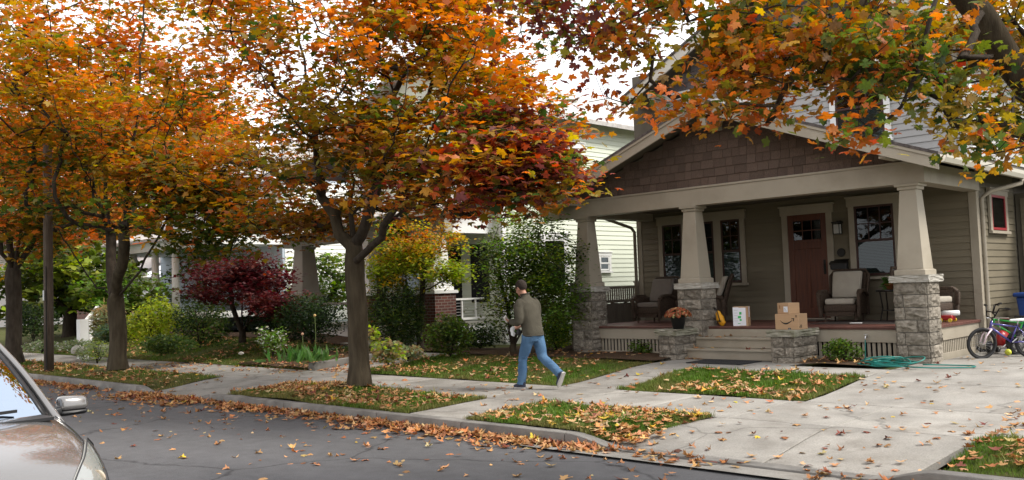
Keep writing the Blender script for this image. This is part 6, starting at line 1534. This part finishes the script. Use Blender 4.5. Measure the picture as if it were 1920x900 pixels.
def loft(mb, rings, n=20):
    """rings: (centre, half width along y, half depth along x)"""
    vs = []; fs = []
    for (c, ry, rx) in rings:
        for j in range(n):
            a = 2 * math.pi * j / n; ca, sa = math.cos(a), math.sin(a)
            vs.append((c[0] + rx * math.copysign(abs(ca) ** .85, ca), c[1] + ry * math.copysign(abs(sa) ** .85, sa), c[2]))
    for i in range(len(rings) - 1):
        for j in range(n): fs.append((i * n + j, i * n + (j + 1) % n, (i + 1) * n + (j + 1) % n, (i + 1) * n + j))
    fs.append(tuple(range(n - 1, -1, -1))); fs.append(tuple((len(rings) - 1) * n + j for j in range(n))); mb.add(vs, fs)
ank = atz(978, 729, .205)
man = empty('person', (0, 0, 0), 'man in grey green fleece jacket and blue jeans walking along the sidewalk', 'person')
# local frame: x forward, y left, z up
def mp_(f, l, z): return (f, l, z)
HIPL, KNL, ANL = (.0, .095, .90), (.13, .10, .49), (.185, .10, .085)
HIPR, KNR, ANR = (-.02, -.095, .90), (-.12, -.10, .50), (-.50, -.09, .235)
SHL, ELL, WRL = (.10, .195, 1.40), (.06, .245, 1.09), (.315, .185, 1.09)
SHR, ELR, WRR = (.12, -.185, 1.40), (.12, -.245, 1.09), (.36, -.12, 1.00)
HD = Vector((.215, 0, 1.625)); tilt = Matrix.Rotation(R(22), 3, 'Y') @ Matrix.Rotation(R(0), 3, 'Z')
b = MB()
# torso, neck, head
loft(b, [((-.01, 0, .86), .15, .105), ((.0, 0, .98), .145, .10), ((.03, 0, 1.12), .145, .10), ((.07, 0, 1.28), .165, .11), ((.10, 0, 1.40), .16, .10), ((.11, 0, 1.46), .08, .07)])
b.tube([(.115, 0, 1.42), (.165, 0, 1.53), (.19, 0, 1.58)], [.062, .056, .055], 14)
ellipsoid(b, HD + tilt @ Vector((-.008, 0, .02)), (.098, .078, .105), 18, tilt)
ellipsoid(b, HD + tilt @ Vector((.035, 0, -.055)), (.058, .052, .062), 14, tilt)
ellipsoid(b, HD + tilt @ Vector((.062, 0, -.09)), (.03, .032, .022), 10, tilt)           # chin
ellipsoid(b, HD + tilt @ Vector((.105, 0, -.02)), (.020, .014, .026), 10, tilt)          # nose
ellipsoid(b, HD + tilt @ Vector((.085, 0, .012)), (.014, .055, .012), 10, tilt)          # brow
for s in (-1, 1):
    ellipsoid(b, HD + tilt @ Vector((-.005, s * .080, -.015)), (.020, .010, .034), 10, tilt)
    ellipsoid(b, HD + tilt @ Vector((.05, s * .042, -.035)), (.03, .022, .028), 10, tilt)
ellipsoid(b, HD + tilt @ Vector((.088, 0, -.062)), (.012, .026, .009), 10, tilt)         # lips
for (h, k, a) in ((HIPL, KNL, ANL), (HIPR, KNR, ANR)): b.tube(catmull([h, k, a], 4), [.085, .08, .073, .066, .055, .054, .05, .04, .036], 12)
def hand(b, w, d, palm_n, curl=.5, s=1):
    """palm then five fingers; d: pointing direction, palm_n: palm normal"""
    d = Vector(d).normalized(); pn = Vector(palm_n).normalized(); side = d.cross(pn).normalized() * s; w = Vector(w)
    rot = Matrix((d, side, pn)).transposed(); ellipsoid(b, w + d * .045, (.052, .040, .017), 10, rot)
    for i, (off, ln) in enumerate(((.030, .068), (.011, .078), (-.009, .073), (-.028, .058))):
        p = w + d * .085 + side * off; q = p + (d * (1 - curl * .5) + pn * curl) .normalized() * ln * .5; r_ = q + (d * (1 - curl * 1.6) + pn * curl * 1.6).normalized() * ln * .45
        b.tube([w + d * .06 + side * off, p, q, r_], [.0095, .0095, .0088, .0075], 8)
    p = w + d * .025 + side * .036; b.tube([w + d * .02 + side * .02, p, p + (d * .8 + side * .5 + pn * .5).normalized() * .035, p + (d * .9 + side * .1 + pn * .8).normalized() * .062], [.012, .0115, .010, .008], 8)
for (s_, e, w_) in ((SHL, ELL, WRL), (SHR, ELR, WRR)): b.tube(catmull([s_, e, w_], 4), [.055, .052, .048, .044, .042, .04, .036, .030, .026], 12)
hand(b, WRL, (.8, -.25, .15), (.0, -.6, .8), .45, 1); hand(b, WRR, (.8, .2, -.35), (0, .5, .6), .6, -1)
M_SKIN = mat('skin', (.42, .22, .15), .55, var=.06, vscale=20)
remeshed('body', b, .0075, M_SKIN, man, 2)
# hair
h = MB(); ellipsoid(h, HD + tilt @ Vector((-.018, 0, .030)), (.102, .085, .106), 22, tilt)
def trimhair(co):
    q = (co - np.array(HD)) @ np.array(tilt)            # into the head frame
    low = np.clip((-.055 + np.clip(q[:, 0] + .02, 0, 1) * 1.05 - q[:, 2]) / .04, 0, 1)[:, None]
    ctr = np.array(HD); return ctr + (co - ctr) * (1 - .16 * low) + np.random.default_rng(1).normal(0, .0012, co.shape)
remeshed('hair', h, .008, mat('hair', (.035, .024, .018), .8, var=.4, vscale=120, bump=.6, bscale=300), man, 1, trimhair)
# glasses
g_ = MB(); q = lambda x, y, z: tuple(HD + tilt @ Vector((x, y, z)))
for s in (-1, 1):
    g_.tube([q(.098, s * (.033 + .022 * math.cos(a)), -.002 + .017 * math.sin(a)) for a in [2 * math.pi * i / 12 for i in range(12)]], .0022, 5, closed=True); g_.tube([q(.095, s * .055, .003), q(.03, s * .084, .003), q(-.005, s * .086, -.004)], .0022, 5)
g_.build('glasses', M_BLACK, man, local=True)
# jacket
j = MB()
loft(j, [((-.025, 0, .845), .185, .135), ((-.02, 0, .90), .190, .142), ((.0, 0, 1.0), .188, .140), ((.03, 0, 1.14), .192, .142), ((.062, 0, 1.28), .205, .148), ((.09, 0, 1.385), .195, .130), ((.105, 0, 1.44), .135, .098), ((.118, 0, 1.475), .085, .075), ((.135, 0, 1.525), .074, .070)])
j.tube(catmull([(.085, .15, 1.385), (.085, .215, 1.34), ELL, tuple(Vector(WRL) - Vector((.03, -.008, 0)))], 4), [.085, .085, .08, .078, .077, .074, .070, .066, .064, .062, .056, .05, .046], 14)
j.tube(catmull([(.10, -.15, 1.385), (.10, -.21, 1.34), ELR, tuple(Vector(WRR) - Vector((.03, .015, .01)))], 4), [.085, .085, .08, .078, .077, .074, .070, .066, .064, .062, .056, .05, .046], 14)
def folds(amp, sc, seed):
    def f(co):
        n = vnoise(co * np.array([1, 1, 1.0]) + seed, sc) - .5; n2 = vnoise(co + seed + 5, sc * 2.3) - .5
        c = co.mean(0); d = co - np.array([c[0], c[1], 0]) * 1.0; d[:, 2] = 0; d /= np.linalg.norm(d, axis=1, keepdims=True) + 1e-6
        return co + d * (n * amp + n2 * amp * .4)[:, None]
    return f
M_FLEECE = mat('fleece', (.082, .075, .058), .95, var=.10, vscale=6, bump=.5, bscale=300, spec=.1)
remeshed('jacket', j, .013, M_FLEECE, man, 4, folds(.028, 7, 3))
MB().tube([(-.025 + .137 * math.cos(a), .187 * math.sin(a), .862) for a in [2 * math.pi * i / 28 for i in range(28)]], .010, 6, closed=True).build('jacket_hem', mat('fleece_hem', (.055, .05, .04), .95), man, smooth=True, local=True)
MB().tube([(.135 + .071 * math.cos(a), .075 * math.sin(a), 1.522 - .012 * math.cos(a)) for a in [2 * math.pi * i / 20 for i in range(20)]], .009, 6, closed=True).build('collar', MATS['fleece_hem'], man, smooth=True, local=True)
# jeans
j = MB()
loft(j, [((-.01, 0, .76), .165, .115), ((-.02, 0, .84), .172, .130), ((-.015, 0, .93), .165, .122), ((-.005, 0, 1.0), .155, .115)])
j.tube(catmull([(.0, .088, .86), (.055, .095, .68), KNL, (.15, .10, .28), (ANL[0] - .005, .10, .075)], 4), [.108, .106, .104, .100, .096, .092, .086, .080, .076, .074, .073, .072, .071, .071, .070, .071, .074], 14)
j.tube(catmull([(-.02, -.088, .86), (-.075, -.095, .68), KNR, (-.31, -.095, .37), (ANR[0] + .02, ANR[1], ANR[2] + .01)], 4), [.108, .106, .104, .100, .096, .092, .086, .080, .077, .075, .074, .072, .070, .068, .067, .067, .070], 14)
def jf(co):
    co = folds(.020, 9, 8)(co); z = co[:, 2]; n = vnoise(co * np.array([1, 1, 3.2]) + 2, 14) - .5
    k = (np.exp(-((z - .14) / .1) ** 2) + .8 * np.exp(-((z - .5) / .1) ** 2) + .25)[:, None]; d = co - np.where((co[:, 1] > 0)[:, None], np.array([.1, .1, 0]), np.array([-.2, -.1, 0])); d[:, 2] = 0
    return co + d * .16 * n[:, None] * k
remeshed('jeans', j, .012, mat('denim', (.055, .115, .215), .9, col2=(.10, .185, .30), vscale=4, bump=.35, bscale=400, spec=.1), man, 3, jf)
# shoes
def shoe(fr, nm='shoe'):
    P = Matrix(fr); T = lambda x, y, z: P @ Vector((x, y, z))
    u = MB(); ellipsoid(u, (.0, 0, .045), (.05, .042, .05), 12); ellipsoid(u, (.055, 0, .045), (.075, .043, .045), 12); ellipsoid(u, (.13, 0, .035), (.075, .048, .034), 12); ellipsoid(u, (-.005, 0, .08), (.048, .038, .04), 12)
    u.v = [tuple(T(*v)) for v in u.v]; o = remeshed(nm, u, .008, mat('shoe_navy', (.03, .035, .06), .8, var=.2, vscale=30), man, 2)
    s = MB(); pr_ = [(-.065, 0), (-.05, .04), (.02, .036), (.10, .046), (.17, .045), (.21, .02)]; poly = pr_ + [(x, -y) for x, y in pr_[::-1]]
    s.prism(poly, -.008, .02, 'z'); s.v = [tuple(T(*v)) for v in s.v]; s.build('sole', mat('shoe_sole', (.42, .40, .38), .8), o, local=True, bevel=.003)
    return o
shoe([(1, 0, 0, ANL[0] - .035), (0, 1, 0, ANL[1]), (0, 0, 1, .010), (0, 0, 0, 1)])
a = R(62); ca, sa = math.cos(a), math.sin(a)
shoe([(ca, 0, sa, ANR[0] - .045), (0, 1, 0, ANR[1]), (-sa, 0, ca, ANR[2] - .01), (0, 0, 0, 1)])
man.location = (ank[0] + ANL[0], ank[1] + ANL[1], .202); man.rotation_euler = (0, 0, math.pi)
# things in his hands
hp_ = lambda f, l, z: (man.location[0] - f, man.location[1] - l, man.location[2] + z)
o = MB().box(-.035, .035, -.006, .006, -.07, .07).build('mobile_phone', M_WHITE, bevel=.004, label="small white phone in the walking man's raised left hand", cat='phone'); o.location = hp_(.415, .165, 1.13); o.rotation_euler = (R(20), R(-50), R(80))
c = MB(); ellipsoid(c, (0, 0, 0), (.045, .03, .085), 12); ellipsoid(c, (.02, 0, .05), (.05, .03, .04), 12)
o = remeshed('white_cloth', c, .009, mat('cloth_white', (.72, .74, .76), .9), None, 3, lambda co: co + (vnoise(co, 25) - .5)[:, None] * .02); tag(o, 'crumpled white bag hanging from the right hand of the walking man', 'cloth bag'); o.location = hp_(.46, -.02, .905); o.rotation_euler = (0, R(-15), 0)
c = MB(); ellipsoid(c, (0, 0, 0), (.05, .035, .06), 12); o = remeshed('dark_pouch', c, .01, M_BLACK, None, 2, lambda co: co + (vnoise(co, 25) - .5)[:, None] * .02); tag(o, 'dark pouch held against the front of the jacket by the walking man', 'pouch'); o.location = hp_(.36, -.06, .90)

# ------------------------------------------------------------------ the parked car
car = empty('parked_car', (-5.25, 1.57, 0), 'beige silver car parked at the near kerb with pale blue sky in its windshield', 'car')
car.location = (0, 0, 0)
m_paint = mat('car_paint', (.19, .183, .178), .22, metal=.6, coat=1.0)
# half profile rows: s, w, then z of six points; y fractions fixed
YF = [0, .30, .60, .80, .91, .975, 1.0, 1.0, .985, .93]
ST_ = [  # s, w, centre z, shoulder z
    (0.0, 0.46, 0.66, 0.64), (0.03, 0.58, 0.729, 0.689), (0.1, 0.68, 0.825, 0.76), (0.22, 0.76, 0.92, 0.84), (0.4, 0.815, 0.985, 0.905), (0.62, 0.85, 1.04, 0.965), (0.85, 0.87, 1.08, 1.01), (1.08, 0.88, 1.11, 1.045), (1.3, 0.885, 1.12, 1.075), (1.6, 0.89, 1.105, 1.095), (2.2, 0.895, 1.07, 1.075), (2.9, 0.895, 1.08, 1.09), (3.5, 0.89, 1.09, 1.1), (3.9, 0.87, 1.09, 1.09), (4.2, 0.83, 1.07, 1.06), (4.33, .76, .80, .80)]
def prof(w_, zc, ze):
    z = [zc, zc - .004, zc - .022 - .1 * (zc - ze), ze + .26 * (zc - ze) + .012, ze - .012, ze - .075, ze - .16, .48, .30, .20]
    return [(w_ * f, zz) for f, zz in zip(YF, z)]
V = []; nc = 19
for (s, w_, zc, ze) in ST_:
    h_ = prof(w_, zc, ze); ring = [(-y, z) for y, z in h_[::-1]] + h_[1:]
    cur = [.0 if s < .35 else 0 for _ in ring]
    for i, (y, z) in enumerate(ring):
        # nose is round in plan
        V.append((-s - (.16 * (abs(y) / .85) ** 2.2 if s < .5 else .16 * (abs(y) / .85) ** 2.2 * max(0, 1 - (s - .5) / .9)), y, z))
Fc = [(i * nc + j, i * nc + j + 1, (i + 1) * nc + j + 1, (i + 1) * nc + j) for i in range(len(ST_) - 1) for j in range(nc - 1)]
Fc += [tuple(range(nc)), tuple((len(ST_) - 1) * nc + j for j in range(nc - 1, -1, -1))]
bd = MB().add(V, Fc).build('body', m_paint, car, smooth=True, local=True, sub=3)
def ring_pt(si, k):  # k signed column from centre
    return Vector(V[si * nc + 9 + k])
for sgn in (-1, 1):
    pts = [ring_pt(i, sgn * 4) + Vector((0, -sgn * .012, .006)) for i in range(2, 9)]; pts = [tuple(p) for p in pts]
    MB().tube(catmull(pts, 3), .0035, 5).build('hood_seam', M_BLACK, car, local=True)
MB().tube(catmull([tuple(ring_pt(2, k) + Vector((0, 0, .004))) for k in range(-4, 5)], 3), .0035, 5).build('hood_seam', M_BLACK, car, local=True)
# windshield, glass sheet curved in plan
def sheet(name, rows, m, th=None, parent=car):
    mb = MB(); n = len(rows[0]); mb.add([p for r_ in rows for p in r_], [(i * n + j, i * n + j + 1, (i + 1) * n + j + 1, (i + 1) * n + j) for i in range(len(rows) - 1) for j in range(n - 1)])
    o = mb.build(name, m, parent, smooth=True, local=True)
    if th: md = o.modifiers.new('t', 'SOLIDIFY'); md.thickness = th
    return o
def wsp(u, v):   # u -1..1 across, v 0..1 up
    hw = .745 * (1 - v) + .575 * v; x = -1.10 - .17 * abs(u) ** 2.4 - v * (.86 - .08 * abs(u) ** 2); z = 1.095 - .02 * abs(u) ** 2 + v * .57 + .035 * math.sin(math.pi * v)
    return (x, u * hw, z - .02 * abs(u) ** 2 * v)
sheet('windshield', [[wsp(u / 10, v / 8) for u in range(-10, 11)] for v in range(9)], M_CARGLASS)
sheet('windshield_seal', [[tuple(Vector(wsp(s * (1.0 + .02 * k), v / 8)) + Vector((.004, 0, .004))) for k in (-2.2, 0)] for v in range(9) for s in (1,)], M_BLACK, .01)
sheet('windshield_seal', [[tuple(Vector(wsp(s * (1.0 + .02 * k), v / 8)) + Vector((.004, 0, .004))) for k in (-2.2, 0)] for v in range(9) for s in (-1,)], M_BLACK, .01)
for s in (-1, 1):
    pl = MB(); base_ = Vector(wsp(s, 0)); topp = Vector(wsp(s, 1)); pts = [tuple(Vector(wsp(s * 1.04, v / 8)) + Vector((-.02, s * .025, -.01))) for v in range(-1, 9)]
    pl.tube(pts, [.034, .03, .027, .026, .026, .026, .026, .026, .026, .026], 10); pl.build('pillar', m_paint, car, smooth=True, local=True)
    # side windows and rear pillar
    MB().add([(-1.45, s * .79, 1.08), (-3.55, s * .79, 1.11), (-3.15, s * .62, 1.62), (-2.05, s * .61, 1.64)], [(0, 1, 2, 3)]).build('side_window', M_CARGLASS, car, local=True)
    MB().tube([(-3.62, s * .79, 1.1), (-3.2, s * .61, 1.64)], .05, 8).build('pillar', m_paint, car, local=True)
    MB().tube([(-2.45, s * .8, 1.1), (-2.5, s * .625, 1.65)], .04, 8).build('pillar', M_BLACK, car, local=True)
sheet('roof', [[(-1.95 - 1.33 * v / 6 , u / 6 * (.60), 1.655 + .045 * (1 - (u / 6) ** 2) + .03 * math.sin(math.pi * v / 6)) for u in range(-6, 7)] for v in range(7)], m_paint, .03)
sheet('rear_window', [[(-3.2 - .55 * v / 4, u / 6 * (.60 + .15 * v / 4), 1.67 - .55 * v / 4) for u in range(-6, 7)] for v in range(5)], M_CARGLASS)
MB().box(-2.2, -1.25, -.72, .72, .80, .93).box(-3.4, -2.3, -.65, .65, .55, .95).box(-2.7, -2.55, -.6, -.15, .9, 1.25).box(-2.7, -2.55, .15, .6, .9, 1.25).build('dashboard', mat('cabin', (.03, .03, .032), .8), car, local=True)
MB().box(-1.32, -1.02, -.70, .70, 1.065, 1.085).build('cowl', M_BLACK, car, local=True)
for s, o_ in ((-1, 0), (1, 0)):
    w0 = Vector(wsp(.12 * s + .15, -.0)); MB().bar(tuple(Vector(wsp(-.05, .03)) + Vector((.03, 0, .012))) if s > 0 else tuple(Vector(wsp(-.75, .03)) + Vector((.03, 0, .012))), tuple(Vector(wsp(.72, .05)) + Vector((.03, 0, .014))) if s > 0 else tuple(Vector(wsp(-.1, .05)) + Vector((.03, 0, .014))), .014, .02).build('wiper', M_BLACK, car, local=True)
sk_ = [tuple(Vector(wsp(u, v)) + Vector((-.004, 0, -.004))) for u, v in ((.66, .10), (.80, .10), (.80, .17), (.66, .17))]
MB().add(sk_, [(0, 1, 2, 3)]).build('sticker', M_WHITE, car, local=True)
# mirrors
for s in (-1, 1):
    ya, yb = sorted((s * .955, s * 1.185))
    mi = MB().hexa([(-1.76, ya, 1.045), (-1.64, ya + .01, 1.045), (-1.64, yb - .02, 1.045), (-1.76, yb, 1.045)], [(-1.75, ya + .01, 1.155), (-1.66, ya + .02, 1.15), (-1.66, yb - .03, 1.14), (-1.75, yb - .01, 1.145)])
    mm_ = mi.build('mirror', m_paint, car, smooth=True, local=True, bevel=.03)
    MB().hexa([(-1.755, ya + .01, 1.0), (-1.655, ya + .02, 1.005), (-1.655, yb - .035, 1.01), (-1.755, yb - .015, 1.005)], [(-1.758, ya + .002, 1.046), (-1.645, ya + .012, 1.046), (-1.645, yb - .022, 1.046), (-1.758, yb - .002, 1.046)]).build('mirror_shell', M_BLACK, mm_, smooth=True, local=True, bevel=.02)
    MB().bar((-1.68, s * .84, 1.03), (-1.69, s * .98, 1.05), .07, .05).build('mirror_stalk', M_BLACK, mm_, local=True, bevel=.01, smooth=True)
    MB().box(-1.775, -1.757, ya + .02, yb - .03, 1.02, 1.13).build('mirror_glass', M_CHROME, mm_, local=True, bevel=.01)
# headlights: reflector bowl under a clear lens following the fender
for s in (-1, 1):
    def hp2(u, v):  # u along the car 0..1 back, v 0..1 up
        si = 1.3 + u * 3.9; i = int(si); f = si - i; k0 = 6 - v * 3.5; k = int(k0); g = k0 - k
        a = ring_pt(i, s * k) * (1 - g) + ring_pt(i, s * (k + 1)) * g; b_ = ring_pt(i + 1, s * k) * (1 - g) + ring_pt(i + 1, s * (k + 1)) * g
        return a * (1 - f) + b_ * f
    rows = [[tuple(hp2(u / 8, (v / 6) * (1 - .5 * (u / 8) ** 2) + .18 * (u / 8) * (1 - v / 6)) + Vector((.012, s * .012, .010))) for v in range(7)] for u in range(9)]
    hl = sheet('headlight', rows, M_LENS)
    sheet('reflector', [[tuple(Vector(p) - Vector((.010, s * .008, .004))) for p in r_] for r_ in rows], mat('reflector', (.5, .49, .46), .25, metal=.35), parent=hl)
    c0_ = hp2(.35, .45); MB().lathe([(.0, .004), (.05, .004), (.062, .010), (.055, .012), (.0, .006)], (c0_.x - .02, c0_.y - s * .02, c0_.z - .01), 20, 'x').build('bulb', mat('lamp_amber', (.55, .45, .35), .2), hl, smooth=True, local=True)
    edge = [rows[0][v] for v in range(7)] + [rows[u][6] for u in range(9)] + [rows[8][v] for v in range(6, -1, -1)] + [rows[u][0] for u in range(8, -1, -1)]
    MB().tube([tuple(Vector(p) + Vector((.002, s * .002, .002))) for p in edge], .004, 5).build('headlight_trim', M_BLACK, hl, local=True)
    for xx in (-.92, -3.45):
        wv = MB(); wv.tube([(xx, s * .66, .32), (xx, s * .83, .32)], .325, 28); wo = wv.build('wheel', M_TYRE, car, local=True, bevel=.02, smooth=True)
        MB().tube([(xx, s * .83, .32), (xx, s * .84, .32)], .2, 20).build('rim', M_SILVER, wo, local=True)
MB().box(-.16, -.01, -.40, .40, .42, .56).build('grille', M_BLACK, car, local=True, bevel=.01)
MB().box(-.12, .03, -.26, .26, .26, .38).build('number_plate', M_WHITE, car, local=True)
car.location = (-5.28, 1.52, .03); car.scale = (1, 1, .975)
